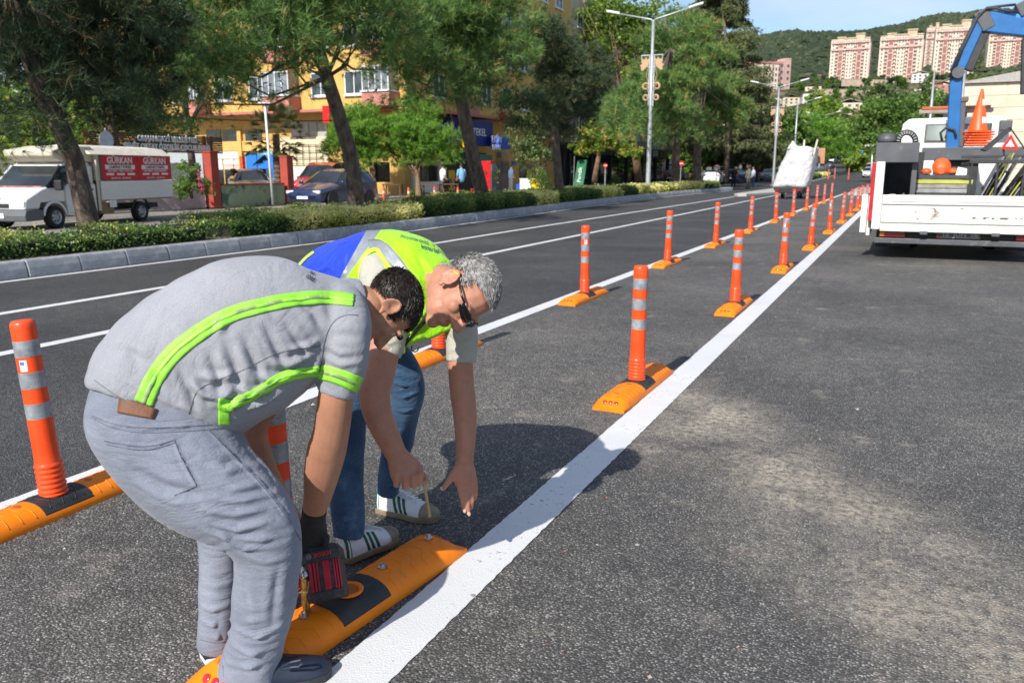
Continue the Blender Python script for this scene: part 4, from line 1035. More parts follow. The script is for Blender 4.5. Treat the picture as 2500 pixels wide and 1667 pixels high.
# cedar with drooping boughs
def cedar(label, base, top, seed, wid, n=9000):
 rg = np.random.default_rng(seed); base = np.array(base); top = np.array(top); t = thing('cedar_tree', label, 'tree', tuple(base), 0, 'street trees')
 h = top[2] - base[2]
 tr = [np.zeros(3), np.array([0, 0, h * .5]), top - base]
 limbs = []; P = []; A = [];
 for k in range(120):
  a = rg.uniform(.14, .99); az = rg.uniform(0, 2 * PI); L = wid * (1.12 - a) ** .75 * rg.uniform(.6, 1.1) + .4
  s = np.array([0, 0, h * a]) + (top - base) * np.array([1, 1, 0]) * a
  d = np.array([math.cos(az), math.sin(az), .30])
  pts = [s, s + d * L * .5, s + d * L * np.array([1, 1, .35])]
  limbs.append((pts, [.10 * (1.1 - a), .06 * (1.1 - a), .02]))
  m = int(n / 120)
  q = rg.random(m) ** .7; pos = s + d * L * q[:, None] * np.stack([np.ones(m), np.ones(m), 1 - .65 * q], 1) + rg.normal(0, .12 * L ** .5, (m, 3)) * np.array([1, 1, .5])
  pos[:, 2] -= np.abs(rg.normal(0, .35, m)) * q
  P.append(pos); A.append(np.tile(np.array([d[0] * .4, d[1] * .4, -.7]), (m, 1)))
 trunk_mesh(tr, [.32, .24, .05], limbs, 'trunk', BARK, t)
 P = np.concatenate(P); A = np.concatenate(A)
 V, F, T = needles(P, A, .42, 6, .045, np.clip(.5 + rg.normal(0, .22, len(P)), 0, 1), rg, .6)
 obj('crown', foliage_mesh('crown', V, F, T, CEDAR_LEAF), t)
 return t
D = 86.0
cedar('tall cedar with drooping olive boughs against the hill', at_depth(1772, 440, D) * np.array([1, 1, 0]) + np.array([0, 0, .1]), at_depth(1752, -60, D), 241, 7.2, 17000)
cedar('smaller dark cedar left of the second street lamp', at_depth(1845, 430, 98) * np.array([1, 1, 0]) + np.array([0, 0, .1]), at_depth(1845, 175, 98), 242, 3.8, 8000)
# trees along the climbing street
far = [(1985, 310, 128, (5.6, 5.0, 5.2), STONE_PINE, 'round green tree behind the second street lamp', 'p'), (1930, 300, 120, (4.2, 4.0, 4.0), GREEN_LEAF, 'dark leafy tree between the lamps', 'b'), (2020, 330, 140, (4.8, 4.0, 3.6), STONE_PINE, 'round green tree above the parked cars', 'p'),
    (2000, 255, 165, (5.5, 5.0, 5.5), PLANE_LEAF, 'olive leafy tree above the round ones', 'b'), (2075, 345, 175, (4.4, 4.0, 3.4), STONE_PINE, 'small round tree at the far road end', 'p'), (2110, 320, 215, (8.0, 6.0, 9.0), PINE_DARK, 'dark conifer group at the far road end', 'p'),
    (2165, 290, 90, (4.6, 4.0, 4.6), GREEN_LEAF, 'big leafy tree left of the truck cab', 'b'), (2215, 330, 80, (4.0, 3.6, 3.4), GREEN_LEAF, 'leafy tree behind the truck cab', 'b'), (2190, 235, 120, (5.2, 4.5, 4.6), LIME_LEAF, 'tall pale green tree top behind the crane', 'b'), (2270, 270, 110, (4.5, 4.0, 5.0), GREEN_LEAF, 'dark tree behind the blue crane mast', 'b'),
    (1820, 345, 100, (4.0, 3.6, 3.4), GREEN_LEAF, 'leafy tree above the white car at the crossing', 'b'), (1745, 360, 105, (4.6, 4.0, 3.6), PLANE_LEAF, 'plane tree behind the two tall pines', 'b'), (1690, 370, 100, (4.0, 3.6, 3.0), GREEN_LEAF, 'dark street tree behind the two tall pines', 'b'), (1880, 370, 112, (4.0, 3.6, 2.8), GREEN_LEAF, 'low leafy tree behind the cargo sack', 'b'), (2130, 370, 150, (5.0, 4.0, 3.6), PLANE_LEAF, 'yellowish tree at the far end of the street', 'b'), (2060, 300, 200, (7.0, 6.0, 6.5), GREEN_LEAF, 'dark tree mass over the far cars', 'b')]
for i, (u, v, D, r, leaf, lb, kind) in enumerate(far):
 if u > 1900: v += 22; r = (r[0], r[1], r[2] * .72)
 top = at_depth(u, v, D); zg = float(ground_z(top[0], top[1])); base = np.array([top[0], top[1], zg - .05])
 tr = [base, base * .6 + top * .4, top]
 if kind == 'p': pine(lb, tr, [.3, .25, .15], [(top, r, 30)], 300 + i, leaf, 2600, 7, .55, .05, .5, BARK2, 'street_pine', 'trees up the street', extra=[(top + np.array([0, 0, r[2] * .55]), (r[0] * .6, r[1] * .6, r[2] * .4))])
 else: broad(lb, tr, [.3, .25, .15], [(top, r, 30)], 300 + i, leaf, 5200, .0042 * D, 'street_tree', 'trees up the street', csize=(.24, .38), clusters=200)
# shrubs by the shops
for i, (u, v, D, s, lb) in enumerate(((1318, 440, 50, .9, 'spiky green pot plant before the yellow shops'), (1190, 420, 46, .8, 'slim grey-green olive tree beside the shop fridge'), (1500, 450, 66, .7, 'low shrub at the foot of the dark shops'), (1690, 440, 92, 1.3, 'dark rounded shrub behind the yellow hedge'), (1010, 478, 42, .4, 'small pot plant beside the shop bollards'))):
 top = at_depth(u, v, D); base = np.array([top[0], top[1], .05])
 broad(lb, [base, top], [.05, .03], [(top, (s * .7, s * .7, s), 10)], 340 + i, LIME_LEAF if i == 1 else GREEN_LEAF, 900, .16, 'shrub', 'shrubs by the shops', aspect=.3)
# ================================================================== the hill: towers, houses, trees
TWALL = M('tower_cream', (0.66, 0.54, 0.44), 0.9, var=0.06, scale=.1)
TPINK = M('tower_pink', (0.52, 0.34, 0.305), 0.9, var=0.08, scale=.1)
TDRED = M('tower_dark_red', (0.29, 0.13, 0.115), 0.9, var=0.1, scale=.2)
TGLASS = M('tower_window', (0.08, 0.085, 0.10), 0.3, var=0.3, scale=.3)
TROOF = M('tower_roof', (0.50, 0.40, 0.28), 0.9, var=0.1, scale=.2)
def tower(u0, u1, vtop, D, label, rz=0.0, floors=13):
 c = at_depth((u0 + u1) / 2, 200, D); wd = (u1 - u0) / 2000.0 * D * 0.86; dp = wd * .5
 zb = float(ground_z(c[0], c[1])) - 4.0; zt = float(at_depth((u0 + u1) / 2, vtop, D)[2]); h = zt - zb - 5
 t = thing('apartment_tower', label, 'tower', (c[0], c[1], zb), YAW - 1.9 * rz, 'pink and cream towers on the hill')
 fh = h / floors
 MB().box((0, dp / 2, h / 2), (wd, dp, h)).build('wall', TWALL, t)
 MB().box((wd * .515, dp / 2, h * .46), (wd * .03, dp * .9, h * .9)).build('side_wall', TPINK, t)
 for s in (-.24, .24):
  m = MB().box((s * wd, -.6, h * .45), (wd * .09, 1.2, h * .90)); m.build('stair_band', TDRED, t)
  for k in range(floors):
   if k % 2 == 0: MB().box((s * wd, -1.3, fh * (k + .6)), (wd * .10, .3, fh * .35)).build('landing', TPINK, t)
 # stepped pink roof storeys and roof boxes
 for s, w_, q in ((-.24, .20, 1.0), (.24, .22, 1.06), (0.0, .30, .97), (-.42, .14, .95), (.43, .13, .96)):
  MB().box((s * wd, dp * .35, h * q), (wd * w_, dp * .6, fh * 1.5)).build('roof_storey', TPINK if abs(s) != .24 else TROOF, t)
  MB().box((s * wd, dp * .35, h * q + fh * .9), (wd * w_ * 1.12, dp * .68, fh * .3)).build('roof_slab', TROOF, t)
 for k in (floors - 1, floors - 3):
  MB().box((0, -.7, fh * (k + .25)), (wd * .96, 1.6, fh * .45)).build('balcony_band', TPINK, t)
 m = MB(); b = MB()
 for k in range(floors):
  z = fh * (k + .55)
  for x in (-.44, -.36, -.32, -.16, -.10, -.04, .04, .10, .16, .32, .36, .44):
   m.box((x * wd, -.18, z), (wd * .030, .5, fh * .42))
  for x in (-.34, -.135, .135, .34):
   b.box((x * wd, -.8, fh * (k + .18)), (wd * .07, 1.6, fh * .32))
 o = m.build('windows', TGLASS, t); o['kind'] = 'stuff'
 o = b.build('balconies', M('tower_balcony', (0.62, 0.46, 0.38), 0.9), t); o['kind'] = 'stuff'
 return t
tower(2018, 2120, 88, 780, 'leftmost pink and cream tower block on the hill', .25)
tower(2137, 2247, 80, 800, 'second pink and cream tower block on the hill from the left', .22)
tower(2250, 2285, 64, 900, 'narrow tower block set back behind the second and third ones', .2)
tower(2271, 2372, 60, 830, 'third pink and cream tower block, left of the crane boom', .2)
tower(2402, 2500, 70, 840, 'rightmost tower block seen under the crane boom', .2)
def flats(u0, u1, v0, D, label):
 c = at_depth((u0 + u1) / 2, 180, D); wd = (u1 - u0) / 2000.0 * D * .95
 zb = float(ground_z(c[0], c[1])) - 3; zt = float(at_depth((u0 + u1) / 2, v0, D)[2]); h = zt - zb
 t = thing('apartment_block', label, 'building', (c[0], c[1], zb), YAW + .3)
 MB().box((-wd * .12, 7, h * .42), (wd * .76, 14, h * .84)).build('wall', TWALL, t)
 for x, q in ((.25, .92), (.42, 1.0)): MB().box((x * wd, 6, h * q / 2), (wd * .16, 12, h * q)).build('stair_tower', TPINK, t)
 MB().box((-wd * .12, 7, h * .86), (wd * .8, 15, h * .06)).build('roof', M('pink_roof', (0.45, 0.2, 0.19), 0.9), t)
 m = MB()
 for k in range(5):
  for j in range(9): m.box((-wd * .46 + wd * .08 * j, -.2, h * (.1 + .15 * k)), (wd * .03, .6, h * .07))
  for x in (.25, .42): m.box((x * wd, -.2, h * (.12 + .17 * k)), (wd * .05, .6, h * .06))
 o = m.build('windows', TGLASS, t); o['kind'] = 'stuff'
flats(1830, 1940, 142, 700, 'long pink-roofed flats with stair towers left of the tower blocks')
# houses on the slope
HW = [M('house_white', (0.62, 0.60, 0.56), 0.9), M('house_cream', (0.60, 0.50, 0.36), 0.9), M('house_yellow', (0.66, 0.48, 0.14), 0.9), M('house_brick', (0.42, 0.20, 0.13), 0.9)]
HN = ['white', 'cream', 'yellow', 'brick-red']
HR = [M('tile_roof', (0.33, 0.12, 0.075), 0.9), M('grey_roof', (0.36, 0.34, 0.32), 0.9), M('dark_roof', (0.14, 0.10, 0.09), 0.9)]
def house(c, w_, d_, h, rz, wi, ri, label, group):
 t = thing('house', label, 'house', c, rz, group)
 MB().box((0, 0, h / 2 - 1), (w_, d_, h + 2)).build('wall', HW[wi], t)
 m = MB().prism([(-w_ * .56, h), (0, h + w_ * .16), (w_ * .56, h), (w_ * .56, h + .3), (0, h + w_ * .16 + .35), (-w_ * .56, h + .3)], -d_ * .56, d_ * .56, 'y'); m.build('roof', HR[ri], t)
 for k in range(3):
  for z in ((.35, .75) if h > 5 else (.5,)):
   MB().box((-w_ * .3 + w_ * .3 * k, -d_ / 2 - .04, h * z), (w_ * .13, .12, min(1.5, h * .25))).build('window', TGLASS, t)
rg = np.random.default_rng(77)
spots = [(1985, 205, 560, 0), (2020, 262, 430, 0), (2055, 268, 420, 0), (2075, 238, 500, 1), (2100, 255, 440, 3), (2125, 248, 480, 0), (2245, 200, 600, 0), (2255, 225, 520, 0), (2262, 232, 500, 2), (2300, 215, 540, 3), (2330, 205, 560, 0), (2300, 245, 440, 0), (2320, 250, 430, 1), (2435, 200, 600, 0), (2460, 190, 640, 0), (2480, 200, 600, 1), (2090, 280, 380, 0), (2060, 290, 360, 1), (1960, 260, 420, 0), (1940, 300, 360, 1),
   (1900, 250, 430, 0), (1870, 280, 380, 2), (1930, 210, 560, 1), (1760, 250, 430, 1), (1720, 290, 360, 2), (1990, 175, 660, 1), (2400, 215, 540, 0), (2360, 225, 500, 3), (2480, 235, 470, 0), (2230, 270, 390, 0)]
for i, (u, v, D, wi) in enumerate(spots):
 p = at_depth(u, v, D); z = float(ground_z(p[0], p[1]))
 lb = '%s hillside house below the towers, %s from the left of that colour' % (HN[wi], ORDS[sorted(q[0] for q in spots if q[3] == wi).index(u)])
 house((p[0], p[1], z), rg.uniform(9, 15), rg.uniform(8, 11), rg.uniform(4, 7.5), YAW + rg.uniform(-.5, .5), wi, int(rg.integers(0, 3)), lb, '%s hillside houses' % HN[wi])
# retaining walls and a lane
for i, (u, v, D, L, h) in enumerate(((2090, 215, 560, 60, 3.2), (2190, 195, 640, 90, 3.0), (1960, 228, 500, 50, 3.0), (2430, 185, 660, 80, 4.0))):
 p = at_depth(u, v, D); z = float(ground_z(p[0], p[1]))
 t = thing('retaining_wall', ['beige retaining wall below the leftmost tower', 'long beige retaining wall below the second tower', 'low beige wall above the round trees', 'beige terrace wall below the rightmost tower'][i], 'wall', (p[0], p[1], z), YAW + .1)
 MB().box((0, 0, h / 2 - 1), (L, 1.0, h + 2)).build('wall', M('beige_wall', (0.42, 0.33, 0.25), 0.9, var=.1, scale=.3), t)
 MB().box((0, 0, h + .15), (L, 1.4, .3)).build('coping', M('beige_wall', (0.42, 0.33, 0.25), 0.9), t)
# hillside trees: copies of three built trees
protos = []
for k in range(3):
 r = np.random.default_rng(400 + k)
 blobs = clump((0, 0, 5), (3.4, 3.4, 3.0 if k else 4.2), 14, r, (.34, .5), .8)
 P, A, j = blob_points(blobs, 1500, r, .6, .3, clusters=90, spread=.25)
 V, F, T = leaves(P, np.full(1500, .95), np.clip(.40 + r.normal(0, .18, 1500), 0, 1), r, .7)
 me = foliage_mesh('crown', V, F, T, [GREEN_LEAF, PINE_DARK, PLANE_LEAF][k]); tm = MB().tube([(0, 0, -1), (0, 0, 3), (.2, 0, 5)], [.35, .28, .15], 6).mesh('trunk', BARK)
 protos.append((me, tm))
HT = ['green leafy tree on the hillside between the houses', 'dark green tree on the hillside between the houses', 'olive green tree on the hillside between the houses']
cnt = 0
while cnt < 190:
 D = rg.uniform(300, 780); u = rg.uniform(1700, 2500); p = at_depth(u, 300, D); k = int(rg.choice([0, 1, 2], p=[.45, .35, .2]))
 if rg.random() < .35: D = rg.uniform(640, 720); p = at_depth(u, 300, D)
 z = float(ground_z(p[0], p[1]))
 t = thing('hillside_tree', HT[k], 'tree', (p[0], p[1], z), rg.uniform(0, 6), 'hillside trees %s' % ('abc'[k]) if False else ['green leafy hillside trees', 'dark green hillside trees', 'olive green hillside trees'][k])
 s = rg.uniform(.6, 1.05); t.scale = (s, s, s * rg.uniform(.85, 1.2))
 obj('crown', protos[k][0], t); obj('trunk', protos[k][1], t); cnt += 1
# scrub covering the upper hill: a mass nobody could count
def scrub():
 r = np.random.default_rng(500); n = 42000
 D = 820 + r.random(n) ** .8 * 1250; u = r.uniform(1560, 2560, n)
 P = np.array([at_depth(a, 416, b) for a, b in zip(u, D)]); P[:, 2] = ground_z(P[:, 0], P[:, 1])
 dens = np.sin(P[:, 0] / 55 + 1.5 * np.sin(P[:, 1] / 80)) + np.sin(P[:, 1] / 47 + P[:, 0] / 31) + r.normal(0, .7, n)
 P = P[dens > -.6]; n = len(P)
 s = r.uniform(2.6, 6.5, n)
 V = []; F = []
 base = np.array([[1, 0, 0], [.3, .95, 0], [-.8, .6, 0], [-.8, -.6, 0], [.3, -.95, 0], [.1, 0, .85]])
 ang = r.uniform(0, 6.3, n); ca, sa = np.cos(ang), np.sin(ang)
 B = np.empty((n, 6, 3))
 jit = 1 + r.normal(0, .22, (n, 6))
 B[:, :, 0] = (ca[:, None] * base[:, 0] - sa[:, None] * base[:, 1]) * s[:, None] * jit; B[:, :, 1] = (sa[:, None] * base[:, 0] + ca[:, None] * base[:, 1]) * s[:, None] * jit; B[:, :, 2] = base[:, 2] * s[:, None] * .85 * jit
 V = (P[:, None, :] + B).reshape(-1, 3)
 k = np.arange(n) * 6
 F = np.concatenate([np.stack([k + a, k + (a + 1) % 5, k + 5], 1) for a in range(5)])
 T = np.repeat(np.clip(.35 + r.normal(0, .25, n) + .2 * np.sin(P[:, 0] / 70), 0, 1), 6)
 o = obj('scrub', foliage_mesh('scrub', V, F, T, leaf_mat('scrub_leaves', [(0, (0.028, 0.045, 0.022)), (.6, (0.065, 0.088, 0.042)), (1, (0.13, 0.135, 0.07))], .9, .1)))
 o['kind'] = 'stuff'; o['label'] = 'dark green scrub covering the hill behind the towers'; o['category'] = 'scrub'
scrub()
# stone-clad hall on the right behind the truck
t = thing('hall_building', 'beige stone-clad hall with a shallow grey roof behind the truck', 'building', (16.0, 74.0, 0.05))
def hz(u, v): return at_y(u, v, 62.0)
x0 = float(hz(2336, 250)[0]); z0 = float(hz(2400, 206)[2])
box = MB().box(((x0 + 34) / 2 - 16, 0, z0 / 2), (34 - x0, 24, z0)).build('wall', M('stone_cladding', (0.62, 0.53, 0.41), 0.85, var=0.05, scale=.5), t)
m = MB().prism([(x0 - 16.3, z0 + .02), (x0 - 10, z0 + 1.1), (x0 - 2, z0 + 1.5), (18.3, z0 + 1.2), (18.3, z0 + .02)], -12.3, 12.3, 'y'); m.build('roof', M('grey_roof', (0.36, 0.34, 0.32), 0.9), t)
CL = [M('stone_slab_%d' % k, (0.62 + .03 * k, 0.53 + .025 * k, 0.41 + .02 * k), 0.85, var=0.06, scale=.6) for k in (-1, 0, 1)]
for i in range(9):
 for j in range(10):
  sx = (30 - x0) / 10 * .985; xx = x0 + (30 - x0) / 10 * (j + .5) - 16; zz = z0 / 9 * (i + .5)
  o = MB().box((xx, -12.03, zz), (sx, .05, z0 / 9 * .97)).build('stone_slab', CL[(i * 7 + j * 5) % 3], t)
# tall thin masts on the right
for u, v0, v1, D, lb in ((2278, 170, 300, 70, 'thin grey mast left of the blue crane'), (2128, 325, 408, 110, 'thin far pole with a small cross arm left of the truck')):
 a = at_depth(u - (8 if D < 80 else 0), v1, D); b = at_depth(u + (4 if D < 80 else 4), v0, D); zg = float(road_z(a[1]))
 t = thing('mast', lb, 'pole', (a[0], a[1], zg))
 MB().tube([(0, 0, 0), (0, 0, float(a[2]) - zg), (b[0] - a[0], b[1] - a[1], float(b[2]) - zg)], [.14, .13, .07], 10).build('pole', GALV, t, smooth=True)
 if D > 80: MB().box((.15, 0, (float(b[2]) + float(a[2])) / 2 - zg + .6), (2.4, .2, .25)).build('cross_arm', LAMPW, t)
# ================================================================== delineator posts on orange kerb bases
ORANGE = M('orange_rubber', (0.93, 0.225, 0.004), 0.50, var=0.08, scale=7, bump=0.10, bscale=160, spots=(0.62, 0.22, 0.05), spot_scale=5, spot_lo=0.58, spot_hi=0.82, spec=0.3, randv=.06)
POSTRED = M('orange_red_plastic', (0.86, 0.075, 0.012), 0.33, var=0.06, scale=5, bump=0.03, bscale=60, spots=(0.52, 0.10, 0.04), spot_scale=6, spot_lo=0.60, spot_hi=0.85, randv=.05)
BLACKRUB = M('black_rubber', (0.022, 0.023, 0.025), 0.55, var=0.3, scale=12, bump=0.3, bscale=220, spots=(0.10, 0.095, 0.09), spot_scale=9, spot_lo=0.58, spot_hi=0.85)
BAND = M('reflective_band', (0.34, 0.37, 0.40), 0.30, metal=0.35, var=0.22, scale=18, bump=0.12, bscale=90)
REDDOT = M('red_reflector', (0.72, 0.015, 0.03), 0.2, var=0.15, coat=0.5)
STEEL = M('zinc_bolt', (0.55, 0.56, 0.58), 0.28, metal=0.9, var=0.15, scale=40)
STICKER = M('white_sticker', (0.72, 0.73, 0.80), 0.3, var=0.25, scale=60)
BASE_L, BASE_W, BASE_H = 1.14, 0.215, 0.078
PROF = [(-.1075, 0), (-.1075, .020), (-.094, .046), (-.070, .064), (-.038, .075), (0, .078), (.038, .075), (.070, .064), (.094, .046), (.1075, .020), (.1075, 0)]
def prof_z(x):
 return float(np.interp(x, [p[0] for p in PROF[1:-1]], [p[1] for p in PROF[1:-1]]))
def base_mesh():
 h = BASE_L / 2
 sts = [(-h, 0.0), (-h + 0.006, 0.02), (-h + 0.075, 0.96), (-h + 0.10, 1.0), (-0.2, 1.0), (0.2, 1.0), (h - 0.10, 1.0), (h - 0.075, 0.96), (h - 0.006, 0.02), (h, 0.0)]
 P = []
 for y, k in sts:
  P.append([(x * (1 - 0.05 * (1 - k)), y, z if z < .021 else .020 + (z - .020) * k) for x, z in PROF])
 mb = MB().grid(P)
 n = len(PROF); mb.f.append(tuple(range(n))); mb.m.append(0); e = (len(sts) - 1) * n
 mb.f.append(tuple(range(e, e + n))); mb.m.append(0)
 return mb
def over_profile(y0, y1, lift, xs):
 """a sheet hugging the base's back"""
 return [[(x, y, prof_z(x) + lift) for x in xs] for y in (y0, (y0 + y1) / 2, y1)]
def pad_mesh(bars=True):
 xs = np.linspace(-.100, .100, 15)
 mb = MB()
 P = over_profile(-.115, .115, .005, xs)
 mb.grid(P)
 Q = over_profile(-.115, .115, -.004, xs)
 for a, b in ((0, 0), (2, 2)):
  mb.grid([P[a], Q[b]])
 mb.grid([[P[i][0] for i in range(3)], [Q[i][0] for i in range(3)]])
 mb.grid([[P[i][-1] for i in range(3)], [Q[i][-1] for i in range(3)]])
 for s in (-1, 1) if bars else ():                       # moulded bars on the pad
  for k in (-.06, 0.0, .06):
   mb.tube([(x, k + s * 0.025 * math.cos(x * 30), prof_z(x) + .005) for x in np.linspace(-.09, .09, 9)], .0022, 5)
 return mb
def chevrons(rr=.0026):
 mb = MB()
 for y0 in (-.47, -.41, -.35, -.29, -.23, -.17, .17, .23, .29, .35, .41, .47):
  s = 1 if y0 > 0 else -1
  pts = [(-.098, -.02), (-.06, -.02), (-.03, .035), (.03, .035), (.06, -.02), (.098, -.02)]
  dense = []
  for i in range(len(pts) - 1):
   for t in np.linspace(0, 1, 4, endpoint=False):
    dense.append((pts[i][0] * (1 - t) + pts[i + 1][0] * t, pts[i][1] * (1 - t) + pts[i + 1][1] * t))
  dense.append(pts[-1])
  mb.tube([(x, y0 + s * y * 0.8, prof_z(x) + .0004) for x, y in dense], rr, 4)
 return mb
def make_base(parent, bolts=((-.42, 1), (.42, 1), (-.17, 1), (.17, 1)), heads=False, rr=.0026):
 b = base_mesh().build('base', ORANGE, parent, angle=35)
 chevrons(rr).build('chevron_relief', ORANGE, b, smooth=True)['kind'] = 'stuff'
 for s in (-1, 1):
  for k in (-.036, 0, .036):
   y = s * (BASE_L / 2 - .038)
   o = MB().lathe([(.0, .0030), (.011, .0026), (.013, .001), (.013, -.006)][::-1], n=14).build('reflector', REDDOT, b, smooth=True)
   o.rotation_euler = (-s * R(50), 0, 0); o.location = (k, y, 0.0475)
 for y, _ in bolts:
  o = MB().lathe([(.0, .001), (.017, .001), (.019, -.002)][::-1], n=14).build('bolt_hole', M('hole_orange', (0.45, 0.10, 0.01), 0.6), b)
  o.location = (0.0, y, .078)
  if heads:
   bo = MB().lathe([(.016, -.004), (.016, .004), (.0095, .0045), (.0095, .014), (.006, .015)], n=12).build('bolt', STEEL, b, angle=30)
   bo.location = (0.0, y, .080)
 pad_mesh(not heads).build('pad', BLACKRUB, parent, smooth=True)
 return b
def post_profile():
 p = [(.0, 0), (.058, 0), (.060, .006)]
 z = .012
 for i in range(6):
  p += [(.053, z), (.0575, z + .006), (.058, z + .012), (.053, z + .019)]; z += .0225
 p += [(.0515, z + .004), (.050, z + .05), (.0495, .40), (.0487, .46), (.0487, .735), (.0475, .752), (.043, .762), (.035, .766), (.0, .767)]
 return p
POST_ME = MB().lathe(post_profile(), n=28).mesh('post', POSTRED)
POST_ME.polygons.foreach_set('use_smooth', [True] * len(POST_ME.polygons)); POST_ME.set_sharp_from_angle(angle=R(50))
def band_me(z0, z1):
 me = MB().lathe([(.0483, z0 - .0), (.0499, z0 + .001), (.0499, z1 - .001), (.0483, z1)], n=28).mesh('reflective_band', BAND)
 me.polygons.foreach_set('use_smooth', [True] * len(me.polygons)); me.set_sharp_from_angle(angle=R(30))
 return me
BANDS = [band_me(.613, .682), band_me(.477, .548), band_me(.345, .413)]
def make_post(parent, z, sticker=None, lean=(0, 0)):
 o = obj('post', POST_ME, parent); o.location = (0, 0, z); o.rotation_euler = (lean[0], lean[1], 0)
 for b in BANDS: obj('reflective_band', b, o)
 if sticker is not None:
  P = []
  for zz in (.555, .603):
   P.append([(.0497 * math.cos(sticker + a), .0497 * math.sin(sticker + a), zz) for a in np.linspace(-.32, .32, 5)])
  st = MB().grid(P).build('sticker', STICKER, o, fix=True)
  MB().grid([[(.0502 * math.cos(sticker + a), .0502 * math.sin(sticker + a), zz) for a in np.linspace(-.27, .10, 4)] for zz in (.583, .597)]).build('sticker_print', M('blue_print', (0.12, 0.16, 0.45), 0.4), o)
 return o
def make_delineator(loc, label, group, rz=0.0, sticker=None, lean=(0, 0)):
 t = thing('lane_delineator', label, 'delineator', loc, rz, group)
 make_base(t); make_post(t, .074, sticker, lean)
 return t
ORD = ['nearest', 'second', 'third', 'fourth', 'fifth', 'sixth', 'seventh', 'eighth', 'ninth', 'tenth', 'eleventh', 'twelfth']
proto = None
toward = -PI / 2 - 0.3
RROW = [5.2, 8.89, 12.8, 16.6, 21.0, 25.3, 29.4, 33.3, 36.9, 40.6]
for i, y in enumerate(RROW):
 g = 'delineators beside the wide white edge line'
 lb = 'orange flexible post on orange base, %s from the camera beside the wide white line' % ORD[i]
 t = make_delineator((-1.535 + random.uniform(-.02, .02), y, 0), lb, g, R(random.uniform(-1.2, 1.2)) , toward if i in (2, 3, 4) else None, (R(random.uniform(-1, 1)), R(random.uniform(-.5, 2.2))))
LROW = [2.185, 5.50, 8.83, 12.68, 16.35, 20.4, 24.7, 28.8, 32.9, 36.7, 40.2, 44.3]
for i, y in enumerate(LROW):
 g = 'delineators along the left lane line'
 lb = 'orange flexible post on orange base, %s from the camera along the left lane line' % ORD[i]
 t = make_delineator((-3.235 - (0.04 if i > 2 else 0), y, 0), lb, g, R(random.uniform(-1.0, 1.0)), toward + 0.75 if i in (0, 2) else None, (R(random.uniform(-.8, .8)), R(random.uniform(-1.0, 1.0))) if i else (R(.8), R(-4.0)))
# the base being bolted down, and its post waiting beside the worker
t = thing('separator_base', 'orange lane separator base without post, being bolted down by the workers', 'separator base', (-1.572, 2.03, 0), R(-6.0), None)
make_base(t, ((-.42, 1), (-.19, 1), (.19, 1), (.46, 1)), heads=True, rr=.0011)
so = MB().lathe([(.036, 0), (.052, 0), (.054, .006), (.042, .0085), (.038, .003)], n=24).build('socket', ORANGE, t, smooth=True); so.location = (.01, 0, .0815)
MB().lathe([(0, .0009), (.037, .0009), (.037, 0)][::-1], n=20).build('socket_floor', M('hole_orange', (0.45, 0.10, 0.01), 0.6), t).location = (.01, 0, .0852)
rod = MB().lathe([(.012, -.02), (.012, .028), (.0145, .030), (.0145, .075), (.011, .078), (.011, .12)], n=12).build('bolt_shank', M('brassy_bolt', (0.30, 0.17, 0.05), 0.35, metal=0.7, var=0.4, scale=50), t, angle=40); rod.location = (-.012, -.165, .076)
lp = thing('loose_post', 'orange striped post without base standing behind the grey-trousered worker', 'delineator', (-1.865, 2.07, 0), 0)
make_post(lp, 0.0, None, (R(0.5), R(-1.2)))
for i, (x, y) in enumerate(((-9.3, 118.0), (-8.8, 122.0), (-6.8, 118.0))):
 lp = thing('loose_post', ['leftmost of three far orange posts beyond the island', 'middle of three far orange posts beyond the island', 'rightmost of three far orange posts beyond the island'][i], 'delineator', (x, y, float(road_z(y))), 0, 'far orange posts')
 o = make_post(lp, 0.0); lp.scale = (1.6, 1.6, 1.9)
